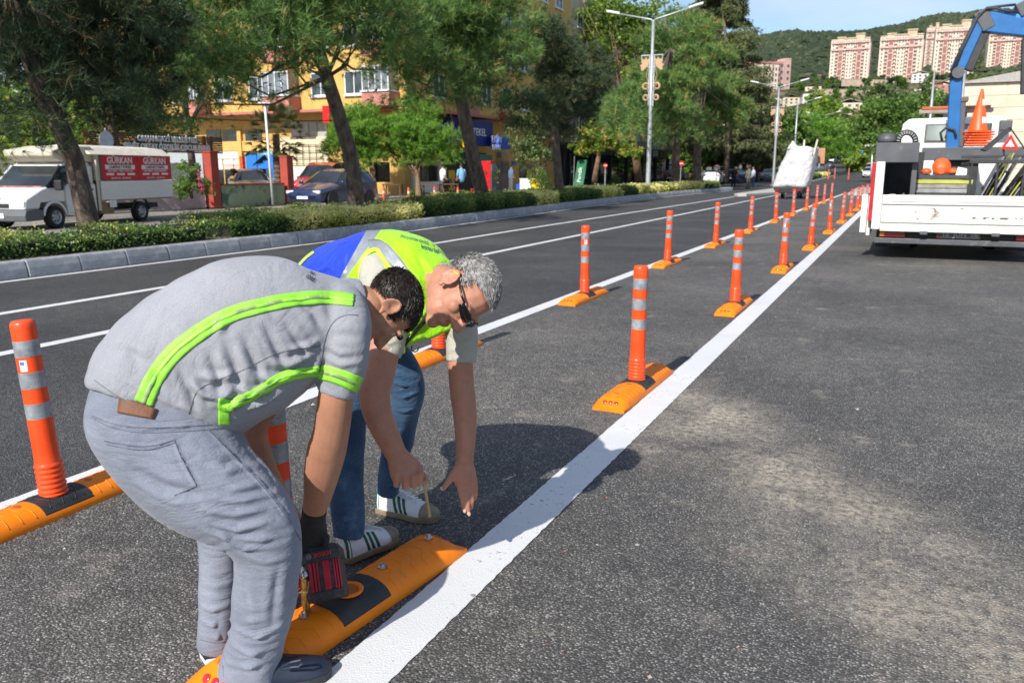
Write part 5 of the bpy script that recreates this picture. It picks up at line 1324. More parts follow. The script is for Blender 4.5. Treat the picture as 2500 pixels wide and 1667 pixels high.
# ================================================================== crane truck on the right
def crane_truck():
 TY = 13.3
 t = thing('crane_truck', 'white flatbed truck with blue loading crane seen from behind', 'truck', (.76, TY, 0))
 ox = Vector((.76, TY, 0))
 q = lambda x, y: (2050 + x / 3.564, 200 + y / 3.564)
 WHITE = M('worn_white_paint', (0.72, 0.71, 0.66), 0.45, var=0.05, scale=3, spots=(0.24, 0.13, 0.06), spot_scale=6.5, spot_lo=0.69, spot_hi=0.73)
 CABW = M('cab_white', (0.76, 0.76, 0.74), 0.3, var=0.03, coat=.3)
 DK = M('truck_dark', (0.03, 0.031, 0.034), 0.6, var=0.3, scale=5, bump=0.1, bscale=60)
 DG = M('truck_dark_grey', (0.075, 0.08, 0.09), 0.5, var=0.15, scale=4, spots=(0.14, 0.13, 0.12), spot_scale=6)
 BLUE = M('crane_blue', (0.007, 0.115, 0.34), 0.4, var=0.10, scale=4, spots=(0.03, 0.035, 0.05), spot_scale=7, spot_lo=0.66, spot_hi=0.70)
 RUST = M('rust_patch', (0.20, 0.13, 0.085), 0.9, var=0.4, scale=14, spots=(0.62, 0.60, 0.55), spot_scale=7, spot_lo=0.40, spot_hi=0.47)
 TYRE = M('tyre_rubber', (0.016, 0.016, 0.017), 0.85, var=0.2, bump=0.2)
 def B(name, lo, hi, mat, parent=None, bevel=.006):
  lo = Vector(lo) - ox; hi = Vector(hi) - ox
  o = MB().box((lo + hi) / 2, hi - lo).build(name, mat, parent or t, bevel=bevel); return o
 xl, xr = -.40, 1.92
 zb, zt = .575, 1.10
 # chassis, floor, tailgate
 B('chassis', (.45, TY + .5, .60), (1.07, TY + 6.8, .79), DK)
 B('bed_floor', (xl + .02, TY + .06, .80), (xr - .02, TY + 4.3, .84), DK)
 tg = B('tailgate', (xl + .12, TY - .03, zb), (xr - .12, TY + .02, zt), WHITE)
 for z, h in ((zt - .05, .085), (zb + .15, .03), (zb + .045, .075), (zt - .115, .03)): B('tailgate_rib', (xl + .125, TY - .062, z - h / 2), (xr - .125, TY - .031, z + h / 2), WHITE, tg)
 rp = rect_y(*q(655, 1095), *q(1075, 1205), TY); B('rust_patch', (rp[0], TY - .0325, rp[2]), (rp[1], TY - .0312, rp[3]), RUST, tg, 0)
 rp = rect_y(*q(1150, 1180), *q(1600, 1198), TY); B('rust_patch', (rp[0], TY - .0325, rp[2]), (rp[1], TY - .0312, rp[3]), M('rust_line', (0.14, 0.09, 0.06), 0.9, var=.4, scale=20, spots=(0.68, 0.67, 0.62), spot_scale=12, spot_lo=.47, spot_hi=.53), tg, 0)
 for x in (.3, 1.2): B('hinge', (x - .05, TY - .075, zb - .03), (x + .05, TY - .01, zb + .02), DG, tg)
 for s, x0 in ((-1, xl), (1, xr)):
  a, b = (x0, x0 + .115) if s < 0 else (x0 - .115, x0)
  B('corner_post', (a, TY - .04, zb + .03), (b, TY + .12, 1.57), WHITE)
  B('red_reflector_strip', ((a - .055, TY - .05, .72) if s < 0 else (b, TY - .05, .72)), ((a - .002, TY + .05, 1.56) if s < 0 else (b + .055, TY + .05, 1.56)), M('red_white_strip', (0.42, 0.010, 0.020), 0.35))
  side = B('side_gate', ((x0 - .07, TY + .1, .50) if s < 0 else (x0 + .02, TY + .1, .50)), ((x0 - .02, TY + 4.2, 1.08) if s < 0 else (x0 + .07, TY + 4.2, 1.08)), WHITE)
 B('side_gate_end', (xl - .155, TY - .02, .55), (xl - .075, TY + .08, 1.10), WHITE)
 # rear bar, lamps, plate
 B('under_bar', (xl + .05, TY + .03, .40), (xr - .05, TY + .14, .475), DG)
 B('rear_panel', (xl + .1, TY + .16, .47), (xr - .1, TY + .20, .60), DK)
 for a, b in ((xl + .13, xl + .46), (xr - .46, xr - .13)):
  lamp = B('tail_lamp', (a, TY + .04, .495), (b, TY + .12, .565), M('red_lamp', (0.22, 0.012, 0.015), 0.3))
  B('indicator', ((a - .005, TY + .035, .50) if a < 0 else (b - .055, TY + .035, .50)), ((a + .055, TY + .045, .56) if a < 0 else (b + .005, TY + .045, .56)), M('amber_lamp', (0.75, 0.20, 0.01), 0.3), lamp)
 pl = B('number_plate', (.47, TY + .04, .497), (1.03, TY + .06, .585), M('plate_dark', (0.07, 0.075, 0.085), 0.5))
 put_text('plate_text', '16  JUN  06', .085, M('plate_grey', (0.30, 0.31, 0.33), 0.5), Vector((.77, TY + .037, .545)) - ox, (1, 0, 0), (0, 0, 1), pl, .001, .002, 1.12)
 B('plate_badge', (.472, TY + .036, .50), (.515, TY + .039, .53), M('red_lamp', (0.22, 0.012, 0.015), 0.3), pl, 0)
 for x in (-.08, 1.60):
  for yy in (2.2, 6.6):
   for k in ((0, 1) if yy < 5 else (0,)):
    w = bpy.data.objects.new('wheel', None); C.objects.link(w); w.parent = t; w.location = Vector((x + k * .24 * (1 if x < .5 else -1), TY + yy, .503)) - ox
    MB().lathe([(.17, -.02), (.18, -.10), (.30, -.11), (.33, -.07), (.33, .07), (.30, .11), (.18, .10), (.17, .02)], n=28, axis='x').build('tyre', TYRE, w, angle=40)
    MB().lathe([(.0, -.03), (.16, -.05), (.185, -.09), (.185, .09), (.0, .02)], n=20, axis='x').build('rim', M('rim_grey', (0.3, 0.3, 0.3), 0.5, metal=.5), w, angle=40)
 for x in (-.36, 1.36): B('shade_board', (x, TY + 1.6, .22), (x + .52, TY + 1.63, .78), DK)  # dark boards added behind the wheels to deepen the shadow under the bed
 # dark box at the left of the bed
 b = rect_y(*q(315, 530), *q(692, 702), TY + .15)
 B('bed_box', (b[0], TY + .12, b[2]), (b[1], TY + .22, b[3]), DG)
 B('box_side', (b[0] - .0, TY + .25, zt), (b[0] + .05, TY + 2.2, b[3] - .02), DK)
 B('box_back', (b[0] + .05, TY + 1.9, zt - .4), (b[1] + .1, TY + 1.95, b[3] - .1), DK)
 B('box_roof', (b[0] + .0, TY + .23, b[3] - .05), (b[1], TY + 1.9, b[3] - .0), DK)
 c = rect_y(*q(620, 700), *q(668, 975), TY + .3); B('box_leg', (c[0], TY + .27, .72), (c[1], TY + .33, c[3]), DG)
 # wheel-like ribbed hose and a dome on the box
 o = MB().tube([Vector(at_y(*q(585 + 75 * math.cos(a), 520 + 80 * math.sin(-a)), TY + .8)) - ox for a in np.linspace(-.15, PI + .15, 16)], .045, 10).build('ribbed_hose', DK, t, smooth=True)
 for a in np.linspace(.1, PI - .1, 11):
  p0 = Vector(at_y(*q(585 + 62 * math.cos(a), 520 - 66 * math.sin(a)), TY + .74)) - ox; p1 = Vector(at_y(*q(585 + 90 * math.cos(a), 520 - 94 * math.sin(a)), TY + .74)) - ox
  MB().tube([p0, p1], .008, 6).build('hose_rib', M('hose_rib', (0.35, 0.35, 0.33), 0.6), o)
 o = MB().lathe([(.13, 0), (.13, .06), (.10, .12), (.05, .14), (0, .145)], n=14).build('beacon_dome', DG, t, smooth=True); o.location = Vector(at_y(*q(408, 530), TY + .6)) - ox
 # crane base beam, mast, boom
 CY = TY + 3.9
 def cp(u, v, dy=0): return Vector(at_y(u, v, CY + dy)) - ox
 bb = rect_y(*q(715, 572), *q(1262, 682), CY - .2); B('crane_beam', (bb[0], CY - .35, bb[2]), (xr + .1, CY + .15, bb[3]), DG)
 B('crane_pedestal', (.45, CY - .2, .72), (1.15, CY + .4, bb[2] + .02), DK)
 z3 = lambda x, y: (2250 + x / 6.272, y / 6.272)
 def beam(name, p0, p1, w0, w1, th, mat):
  """box beam between two sight points with half heights w0, w1 (px of the photo) and thickness th"""
  a = cp(*p0); b_ = cp(*p1); d = (b_ - a).normalized(); n = Vector((-d.z, 0, d.x)); yv = Vector((0, 1, 0))
  k = (CY * .90) / 2000.0
  vs = []
  for p, w_ in ((a, w0), (b_, w1)):
   for s1, s2 in ((-1, -1), (1, -1), (1, 1), (-1, 1)): vs.append(p + n * (w_ * k * s1) + yv * (th / 2 * s2))
  return MB().add(vs, [(3, 2, 1, 0), (4, 5, 6, 7), (0, 1, 5, 4), (1, 2, 6, 5), (2, 3, 7, 6), (3, 0, 4, 7)]).build(name, mat, t, bevel=.015)
 beam('mast', (2320 + 5, 362), (2334, 185), 13, 12.5, .24, BLUE)
 beam('lift_cylinder', (2341, 360), (2347, 240), 10, 9.5, .16, DG)
 beam('cylinder_rod', (2349, 244), (2354, 180), 3.6, 3.6, .06, M('chrome_rod', (0.6, 0.6, 0.62), 0.2, metal=.9))
 beam('cylinder_cap', (2348, 250), (2349, 238), 13, 13, .2, M('brown_cap', (0.14, 0.10, 0.07), 0.7))
 beam('boom', (2334, 176), (2396, 44), 15, 13, .26, BLUE)
 beam('boom_underside', (2358, 172), (2408, 76), 15, 9, .20, DK)
 beam('boom_joint', (2392, 30), (2414, 74), 15, 13, .30, DG)
 beam('outer_boom', (2402, 54), (2520, 74), 22, 16, .28, BLUE)
 beam('outer_boom_top', (2412, 32), (2520, 50), 5, 6, .22, M('crane_light_blue', (0.05, 0.26, 0.70), 0.4))
 beam('jib_head', (2488, 10), (2502, 40), 10, 9, .3, DG)
 beam('hook_arm', (2502, 95), (2497, 230), 6, 5, .12, DK)
 for pts in ([(2318, 190), (2345, 120), (2385, 45), (2410, 20), (2440, 16), (2480, 12)], [(2405, 24), (2430, 20), (2460, 28), (2482, 30)], [(2322, 192), (2350, 118), (2392, 32)], [(2300, 345), (2296, 325), (2310, 312), (2330, 318), (2334, 335)]):
  MB().tube([cp(u, v, -.16) for u, v in pts], .022, 8).build('hydraulic_hose', DK, t, smooth=True)
 MB().lathe([(.0, -.2), (.10, -.2), (.10, .2), (.0, .2)], n=16, axis='y').build('joint_pin', DG, t).location = cp(2338, 180)
 beam('valve_block', (2322, 330), (2330, 315), 8, 8, .2, DG)
 # cab
 GY = TY + 5.1
 x0, x1 = -.20, 1.72
 prof = [(x0 - .03, .75), (x0 - .03, 1.75), (x0 + .06, 2.34), (x0 + .16, 2.44), (x1 - .16, 2.46), (x1 - .06, 2.36), (x1 + .03, 1.75), (x1 + .03, .75)]
 cab = MB().prism([(x - ox.x, z) for x, z in prof], GY - TY, GY + 1.75 - TY, 'y').build('cab', CABW, t, bevel=.05, seg=3)
 for a, b_ in ((755, 925), (1075, 1240)):
  r = rect_y(*q(a, 380), *q(b_, 512), GY)
  w = B('rear_window_frame', (r[0] - .03, GY - .03, r[2] - .03), (r[1] + .03, GY - .002, r[3] + .03), M('rubber_seal', (0.12, 0.12, 0.12), .6), cab, .02);
  B('rear_window', (r[0], GY - .04, r[2]), (r[1], GY - .031, r[3]), glass_mat('cab_glass', (0.22, 0.26, 0.25), .1), cab, .015)
 r = rect_y(*q(1260, 360), *q(1320, 500), GY); B('rear_window', (r[0], GY - .04, r[2]), (r[1], GY - .004, r[3]), glass_mat('window_glass', (0.05, 0.065, 0.075), .06), cab, .015)
 r = rect_y(*q(1375, 340), *q(1487, 430), GY); B('mirror', (r[0], GY - .30, r[2]), (r[1], GY - .22, r[3]), DG, t, .02)
 r = rect_y(*q(690, 240), *q(1330, 268), GY + .5)
 B('light_bar', (r[0], GY + .3, r[2] - .01), (r[1], GY + .6, r[3]), M('light_bar_grey', (0.30, 0.22, 0.18), 0.4))
 B('light_bar_lens', (r[0] + .05, GY + .28, r[3] + .001), (r[1] - .05, GY + .58, r[3] + .05), M('orange_lens', (0.45, 0.10, 0.03), 0.3))
 MB().tube([(.2, GY + .4 - TY, 2.42), (.2, GY + .4 - TY, r[2])], .02, 6).build('bar_bracket', DK, t); MB().tube([(-.5, GY + .4 - TY, 2.42), (-.5, GY + .4 - TY, r[2])], .02, 6).build('bar_bracket', DK, t)
 B('cab_lower', (x0, GY - .02, .55), (x1, GY + 1.2, .76), DK)
 # bed cage rail for the signs
 r = rect_y(*q(1130, 680), *q(1604, 712), TY + .5); B('cage_rail', (r[0], TY + .45, r[2]), (xr - .05, TY + .5, r[3]), DK)
 for x in np.linspace(r[0] + .02, xr - .1, 4): B('cage_post', (x, TY + .46, .72), (x + .03, TY + .49, r[2]), DK)
 B('cage_rail', (r[0], TY + 2.6, r[2] + .1), (xr - .05, TY + 2.65, r[3] + .1), DK)
 B('cage_rail', (r[0], TY + .5, r[2] - .02), (r[0] + .03, TY + 2.6, r[3] - .02), DK)
 # ---- load: stacked flat signs, leaning plates, cones, chain
 g = rng
 GP = [M('sign_back_grey', (0.30, 0.31, 0.32), 0.5, metal=.3, var=.2), M('sign_edge_dark', (0.05, 0.05, 0.055), 0.6), M('sign_yellow_green', (0.42, 0.44, 0.08), 0.5), M('sign_dusty', (0.26, 0.24, 0.21), 0.7, var=.3, scale=8)]
 lab = 'flat traffic sign in the pile on the truck bed, %s of eight'
 zz = .845
 for k in range(8):
  r = rect_y(*q(665, 800), *q(1110, 960), TY + .8)
  th = (r[3] - .86) / 8
  o = thing('stacked_sign', lab % (['bottom', 'second', 'third', 'fourth', 'fifth', 'sixth', 'seventh', 'top'][k]), 'road sign', ((r[0] + r[1]) / 2 + g.uniform(-.03, .03), TY + 1.05, zz), g.uniform(-.08, .08), 'pile of flat signs on the truck')
  wv = (r[1] - r[0]) * (1 if k < 6 else 1.12)
  MB().box((0, 0, th / 2), (wv, .75, th * .86)).build('panel', GP[(k * 3) % 4], o, bevel=.004); MB().box((0, .1, th * .95), (wv * .8, .06, th * .08)).build('stiffener', GP[0], o)
  zz += th
 r = rect_y(*q(1150, 585), *q(1604, 955), TY + 1.0)
 for k in range(18):
  x = r[0] + (xr - .12 - r[0]) * k / 17
  o = thing('leaning_sign', 'leaning sign plate in the truck rack, %s from the left' % ORDS[k], 'road sign', (x, TY + .75 + g.uniform(-.05, .12), .73), 0, 'sign plates leaning in the truck rack')
  hgt = g.uniform(.92, 1.08);
  pn = MB().box((0, .3, hgt / 2), (.014, .62, hgt)).build('plate', GP[k % 4], o, bevel=.003); pn.rotation_euler = (0, R(24 + g.uniform(-5, 5)), 0)
  cl = MB().box((-.012, .3, hgt * .5), (.012, .5, .04)).build('clamp_rail', GP[1], o); cl.rotation_euler = pn.rotation_euler
 # big dark plates and a red triangle standing above the rack
 for k, (p0, p1, p2, p3, lb) in enumerate((((1245, 590), (1480, 395), (1500, 420), (1290, 600), 'tall dark sign panel leaning above the rack'),)):
  pts = [Vector(at_y(*q(*p), TY + 1.4)) for p in (p0, p1, p2, p3)]
  o = thing('tall_sign', lb, 'road sign', tuple(pts[0]))
  m = MB().add([p - pts[0] for p in pts] + [p - pts[0] + Vector((0, .6, 0)) for p in pts], [(0, 1, 2, 3), (7, 6, 5, 4), (0, 4, 5, 1), (1, 5, 6, 2), (2, 6, 7, 3), (3, 7, 4, 0)]); m.build('panel', DK, o); MB().tube([pts[1] - pts[0], pts[1] - pts[0] + Vector((.25, 0, -.35))], .012, 6).build('strut', DK, o)
 tri = [Vector(at_y(*q(*p), TY + 1.35)) for p in ((1395, 588), (1493, 455), (1562, 588))]
 o = thing('warning_sign', 'red and white triangular warning sign on the truck load', 'road sign', tuple(tri[0]))
 cen = (tri[0] + tri[1] + tri[2]) / 3
 def trim(k, dy, mat, nm):
  P = [cen + (p - cen) * k - tri[0] + Vector((0, dy, 0)) for p in tri]
  MB().add(P + [p + Vector((0, .012, 0)) for p in P], [(0, 1, 2), (5, 4, 3), (0, 3, 4, 1), (1, 4, 5, 2), (2, 5, 3, 0)]).build(nm, mat, o)
 trim(1.0, 0, M('sign_red', (0.62, 0.012, 0.015), 0.4), 'border'); trim(.48, -.014, M('sign_white', (0.72, 0.72, 0.72), 0.4), 'face')
 st = MB().tube([(.05, .05, -.0), (.12, .05, -.35)], .015, 6).build('leg', DK, o)
 # cones
 CONE = M('cone_orange', (0.80, 0.10, 0.015), 0.45, var=0.08, scale=6); CW = M('cone_white', (0.74, 0.74, 0.72), 0.45)
 cb = Vector(at_y(*q(1187, 560), CY - .1)); ctop = float(at_y(*q(1245, 62), CY - .1)[2]);
 n = 6; hst = ctop - cb.z
 for k in range(n):
  o = thing('traffic_cone', 'orange traffic cone in the stack on the crane beam, %s of six' % ['bottom', 'second', 'third', 'fourth', 'fifth', 'top'][k], 'traffic cone', (cb.x + g.uniform(-.01, .01), cb.y, cb.z + k * .045), R(6 * k), 'stacked traffic cones')
  MB().box((0, 0, .016), (.40, .40, .032)).build('base', CONE, o, bevel=.02)
  H = hst - k * .045 if k == n - 1 else .34
  r1 = .155 if k == n - 1 else .155
  MB().lathe([(r1 + .01, .030), (r1, .05), (.022, H - .01), (.012, H)] if k == n - 1 else [(r1 + .012, .030), (r1 + .012, .046), (.12, .046)], n=20).build('cone', CONE, o, smooth=(k == n - 1))
  if k == n - 1:
   for a, b_ in ((.22, .36), (.62, .76)):
    ra = r1 + (.022 - r1) * (a * H - .05) / (H - .06) + .003; rb = r1 + (.022 - r1) * (b_ * H - .05) / (H - .06) + .003
    P = [[(rad * math.cos(an), rad * math.sin(an), z) for an in np.linspace(-1.75, -.2, 8)] for rad, z in ((ra, a * H), (rb, b_ * H))]
    MB().grid(P).build('white_band', CW, o, smooth=True)
 cc = at_y(*q(880, 790), TY + 1.1)
 o = thing('traffic_cone', 'orange cone lying on its side on the sign pile', 'traffic cone', tuple(cc))
 MB().lathe([(.0, -.02), (.125, -.02), (.13, -.0), (.06, .03), (.03, .30), (.0, .31)], n=20, axis='y').build('cone', CONE, o, smooth=True).location = (0, 0, .09)
 MB().lathe([(.0, -.04), (.05, -.04), (.05, .0)], n=14, axis='y').build('tip', CONE, o).location = (0, -.0, .03)
 for k, (dx, s) in enumerate(((-.20, .07), (.16, .08))):
  o = thing('orange_lamp', ['orange warning lamp left of the lying cone', 'orange warning lamp right of the lying cone'][k], 'warning lamp', (cc[0] + dx, cc[1], cc[2] - .01), 0, 'warning lamps on the pile')
  MB().lathe([(.0, 0), (s, 0), (s * 1.1, .03), (s * .7, .07), (0, .08)], n=14).build('lens', CONE, o, smooth=True); MB().box((0, 0, -.012), (s * 1.5, s, .02)).build('base', DG, o)
 r = rect_y(*q(1010, 730), *q(1100, 810), TY + 1.0)
 o = thing('metal_plate', 'small bare metal plate standing beside the lying cone', 'plate', ((r[0] + r[1]) / 2, TY + 1.0, r[2] - .03)); p_ = MB().box((0, 0, (r[3] - r[2]) / 2), (r[1] - r[0], .02, r[3] - r[2])).build('plate', M('bare_metal', (0.42, 0.43, 0.44), .4, metal=.4), o); p_.rotation_euler = (R(-15), R(12), 0); MB().box((0, .03, .02), (.05, .06, .04)).build('foot', DG, o)
 pts0 = Vector(at_y(*q(495, 975), TY + .4))
 o = thing('wire_heap', 'tangled heap of pale wire ties in the truck bed corner', 'wire', tuple(pts0))
 for k in range(9):
  c0 = Vector((g.uniform(-.13, .10), g.uniform(-.08, .15), g.uniform(-.2, .04)))
  MB().tube([c0 + Vector((.045 * math.cos(a * (1 + .3 * k)) + .02 * a, .045 * math.sin(a), .045 * math.sin(a * 1.3 + k))) for a in np.linspace(0, 5.5, 12)], .0065, 5).build('wire', M('pale_wire', (0.40, 0.40, 0.40), .5, metal=.3), o)
 return t
_before = set(bpy.data.objects)
crane_truck()
# truck and load enlarged about the camera position, tailgate 15 m up the street
TRUCK_K = 1.13
for _o in set(bpy.data.objects) - _before:
 if _o.parent is None:
  _o.location = Vector((.859, 15.03, -.1885)) + (Vector(_o.location) - Vector((.76, 13.3, 0))) * TRUCK_K; _o.scale = (TRUCK_K,) * 3
# ================================================================== vehicles
TYREM = M('tyre_rubber', (0.016, 0.016, 0.017), 0.85)
RIMM = M('alloy_rim', (0.40, 0.41, 0.42), 0.35, metal=.6, var=.15)
CARGLASS = glass_mat('car_glass', (0.018, 0.024, 0.028), .03)
TRIM = M('black_trim', (0.02, 0.02, 0.021), 0.6)
HLAMP = M('head_lamp', (0.62, 0.62, 0.58), 0.15, coat=.6)
def wheel(parent, loc, r, w_, n=24):
 w = bpy.data.objects.new('wheel', None); C.objects.link(w); w.parent = parent; w.location = loc
 MB().lathe([(r * .60, -w_ * .1), (r * .62, -w_ / 2), (r * .93, -w_ / 2), (r, -w_ * .32), (r, w_ * .32), (r * .93, w_ / 2), (r * .62, w_ / 2), (r * .60, w_ * .1)], n=n, axis='y').build('tyre', TYREM, w, angle=40)
 rim = MB().lathe([(.0, -w_ * .30), (r * .2, -w_ * .42), (r * .5, -w_ * .25), (r * .64, -w_ * .45), (r * .64, w_ * .45), (r * .5, w_ * .25), (r * .2, w_ * .42), (.0, w_ * .30)], n=n, axis='y').build('rim', RIMM, w, angle=40)
 for k in range(6):
  a = 2 * PI * k / 6
  for s in (-1, 1): MB().box((r * .37 * math.cos(a), s * w_ * .34, r * .37 * math.sin(a)), (r * .13, .012, r * .13)).build('rim_hole', TRIM, rim)
 return w
CARS = {
 'suv': (4.45, [(0, .40, .58, .66, .66, .60), (.10, .28, .66, .80, .80, .72), (.9, .24, .84, .96, .88, .76), (1.25, .24, .94, 1.03, .90, .74), (1.95, .24, .98, 1.50, .90, .60), (2.5, .24, 1.0, 1.60, .90, .61), (3.5, .24, 1.02, 1.57, .90, .61), (4.1, .26, 1.03, 1.42, .88, .62), (4.38, .32, 1.0, 1.08, .85, .74), (4.45, .42, .80, .88, .80, .70)], .33),
 'hatch': (4.1, [(0, .40, .55, .62, .64, .58), (.10, .26, .62, .76, .78, .70), (.85, .22, .80, .90, .84, .72), (1.15, .22, .88, .96, .85, .70), (1.85, .22, .92, 1.38, .85, .56), (2.3, .22, .94, 1.47, .85, .57), (3.2, .22, .96, 1.44, .85, .57), (3.8, .24, .97, 1.25, .84, .60), (4.03, .30, .94, 1.0, .80, .70), (4.1, .40, .74, .82, .76, .66)], .30),
 'van': (4.4, [(0, .40, .60, .72, .70, .64), (.10, .28, .72, .92, .82, .74), (.7, .24, .92, 1.08, .88, .76), (.95, .24, 1.0, 1.14, .89, .75), (1.55, .24, 1.04, 1.66, .89, .66), (2.0, .24, 1.05, 1.80, .89, .70), (3.8, .24, 1.06, 1.80, .89, .72), (4.25, .26, 1.06, 1.74, .88, .72), (4.36, .32, 1.04, 1.30, .86, .76), (4.4, .42, .85, .95, .82, .74)], .32),
}
def car(label, loc, rz, paint, kind='hatch', group=None, detail=True, scale=1.0):
 L, st, wr = CARS[kind]
 t = thing('parked_car', label, 'car', loc, rz, group); t.scale = (scale,) * 3
 x0 = L / 2
 rings = []
 for x, zl, zbt, ztp, w_, wt in st:
  half = [(0, ztp), (wt * .7, ztp - .005), (wt, ztp - .05), (w_, zbt), (w_ * 1.01, (zbt + zl) / 2 + .05), (w_ * .97, zl + .05), (w_ * .85, zl), (0, zl)]
  ring = [(x0 - x, y, z) for y, z in half] + [(x0 - x, -y, z) for y, z in half[-2:0:-1]]
  rings.append(ring)
 n = len(rings[0])
 # glass: the band between belt and roof where the cabin stands, and the front and rear screens
 V = [p for r in rings for p in r]; fb = []; fg = []
 for i in range(len(rings) - 1):
  h0 = st[i][3] - st[i][2]; h1 = st[i + 1][3] - st[i + 1][2]
  slope = abs(st[i + 1][3] - st[i][3]) / (st[i + 1][0] - st[i][0])
  for j in range(n):
   j2 = (j + 1) % n; f = (i * n + j, i * n + j2, (i + 1) * n + j2, (i + 1) * n + j)
   side = j in (2, n - 3); top = j in (0, 1, n - 1, n - 2)
   if side and (h0 > .3 and h1 > .3): fg.append(f)
   elif side and max(h0, h1) > .3: fg.append(f)
   elif top and max(h0, h1) > .3 and min(h0, h1) < .45 and slope > .25: fg.append(f)
   else: fb.append(f)
 fb.append(tuple(range(n))); e = (len(rings) - 1) * n; fb.append(tuple(range(e, e + n)))
 me = bpy.data.meshes.new('body'); me.from_pydata(V, [], fb); me.materials.append(paint)
 bm = bmesh.new(); bm.from_mesh(me); bmesh.ops.delete(bm, geom=[v for v in bm.verts if not v.link_faces], context='VERTS'); bmesh.ops.recalc_face_normals(bm, faces=bm.faces); bm.to_mesh(me); bm.free()
 me.polygons.foreach_set('use_smooth', [True] * len(me.polygons)); me.set_sharp_from_angle(angle=R(38)); obj('body', me, t)
 # each pane a mesh of its own: left, right, front, rear
 grp = {}
 for f in fg:
  c = np.mean([V[i] for i in f], 0); ys = [V[i][1] for i in f]
  key = 'l' if min(ys) > .3 and c[1] > .5 else 'r' if max(ys) < -.3 and c[1] < -.5 else ('f' if c[0] > 0 else 'b')
  grp.setdefault(key, []).append(f)
 for key, fl in grp.items():
  me = bpy.data.meshes.new('window'); me.from_pydata(V, [], fl); me.materials.append(CARGLASS)
  bm = bmesh.new(); bm.from_mesh(me); bmesh.ops.delete(bm, geom=[v for v in bm.verts if not v.link_faces], context='VERTS'); bmesh.ops.recalc_face_normals(bm, faces=bm.faces); bm.to_mesh(me); bm.free()
  obj('window', me, t)
 w_ = st[3][4]
 for x in (x0 - .82, x0 - L + .80):
  for s in (-1, 1):
   wheel(t, (x, s * (w_ - .09), wr), wr, .2, 18)
   if detail: MB().lathe([(wr * 1.02, -.012), (wr * 1.16, -.012), (wr * 1.16, .012), (wr * 1.02, .012)], n=18, axis='y').build('wheel_arch', TRIM, t).location = (x, s * (w_ + .001), wr + .02)
 if detail:
  for s in (-1, 1):
   MB().box((x0 - .10, s * w_ * .70, st[1][2] + .01), (.14, w_ * .38, .13)).build('headlight', HLAMP, t, bevel=.03)
   MB().box((x0 - L + .08, s * w_ * .78, st[-2][2] - .06), (.10, w_ * .26, .26)).build('tail_light', M('red_lamp2', (0.35, 0.01, 0.012), .25), t, bevel=.02)
   MB().box((x0 - 1.35, s * (w_ + .09), st[4][2] + .05), (.12, .18, .13)).build('mirror', paint, t, bevel=.03)
   for xx in (2.42, 3.2): MB().box((x0 - xx, s * w_ * .80, (st[5][2] + st[5][3]) / 2), (.07, .14, (st[5][3] - st[5][2]) * .96)).build('window_pillar', TRIM, t)
  MB().box((x0 - .03, 0, .46), (.06, w_ * 1.5, .16)).build('front_bumper', TRIM, t, bevel=.02)
  MB().box((x0 - .06, 0, .68), (.06, w_ * .8, .10)).build('grille', TRIM, t, bevel=.01)
  MB().box((x0 + .005, 0, .46), (.02, .52, .11)).build('number_plate', M('plate_white', (0.7, 0.7, 0.72), .4), t)
  MB().box((x0 - L - .005, 0, .60), (.02, .52, .11)).build('number_plate', M('plate_white', (0.7, 0.7, 0.72), .4), t)
 return t
NAVYP = M('navy_car_paint', (0.008, 0.022, 0.085), 0.25, coat=.8, var=.05)
REDP = M('red_car_paint', (0.42, 0.008, 0.016), 0.28, coat=.7, var=.05)
WHITEP = M('white_car_paint', (0.72, 0.73, 0.73), 0.3, coat=.6, var=.03)
SILVP = M('silver_car_paint', (0.32, 0.32, 0.31), 0.35, metal=.4, coat=.5, var=.05)
BLKP = M('black_car_paint', (0.015, 0.016, 0.018), 0.25, coat=.7, var=.05)
car('dark blue car parked behind the bent pine trunk', (-20.75, 27.2, 0), R(-86), NAVYP, 'suv', scale=.95)
car('red van parked behind the dark blue car', (-25.0, 32.2, .06), R(-76), REDP, 'van', scale=.98)
car('silver car behind the low green garden wall', (-27.4, 29.8, .06), R(-40), SILVP, 'hatch')
# cars at the crossing and up the street
far_cars = [(1742, 440, 84, 'hatch', WHITEP, 95, 'white hatchback at the crossing left of the round no-turn sign'), (1800, 440, 88, 'suv', NAVYP, 80, 'dark blue car at the crossing behind the standing men'), (1775, 428, 98, 'van', WHITEP, 85, 'white van behind the cars at the crossing'),
   (1848, 424, 112, 'suv', REDP, -80, 'small red car left of the cargo sack'), (1875, 430, 104, 'hatch', WHITEP, -85, 'white car showing left of the cargo sack'), (1645, 440, 90, 'hatch', BLKP, 90, 'dark car parked between the two tall pines'),
   (2008, 411, 150, 'van', WHITEP, -95, 'white van parked by the far hedge'), (2022, 403, 172, 'suv', SILVP, -95, 'silver car parked behind the far white van'), (2031, 390, 205, 'van', WHITEP, -95, 'white van higher up the far street'), (2043, 386, 222, 'suv', BLKP, -95, 'black car higher up the far street'),
   (2067, 412, 176, 'hatch', WHITEP, -88, 'white car driving towards the camera far up the street'), (2092, 413, 170, 'suv', BLKP, -70, 'black car turning far up the street'), (2122, 424, 118, 'hatch', WHITEP, -90, 'white car far behind the truck corner'), (2128, 410, 138, 'van', WHITEP, -90, 'white van behind the far white car'), (2055, 384, 236, 'hatch', WHITEP, -95, 'farthest white car parked up the street')]
for u, v, D, kind, paint, ang, lb in far_cars:
 p = at_depth(u, v, D); zg = max(0.0, float(ground_z(p[0], p[1])))
 car(lb, (p[0], p[1], zg), R(ang), paint, kind, 'far cars', D < 130, 1.0)

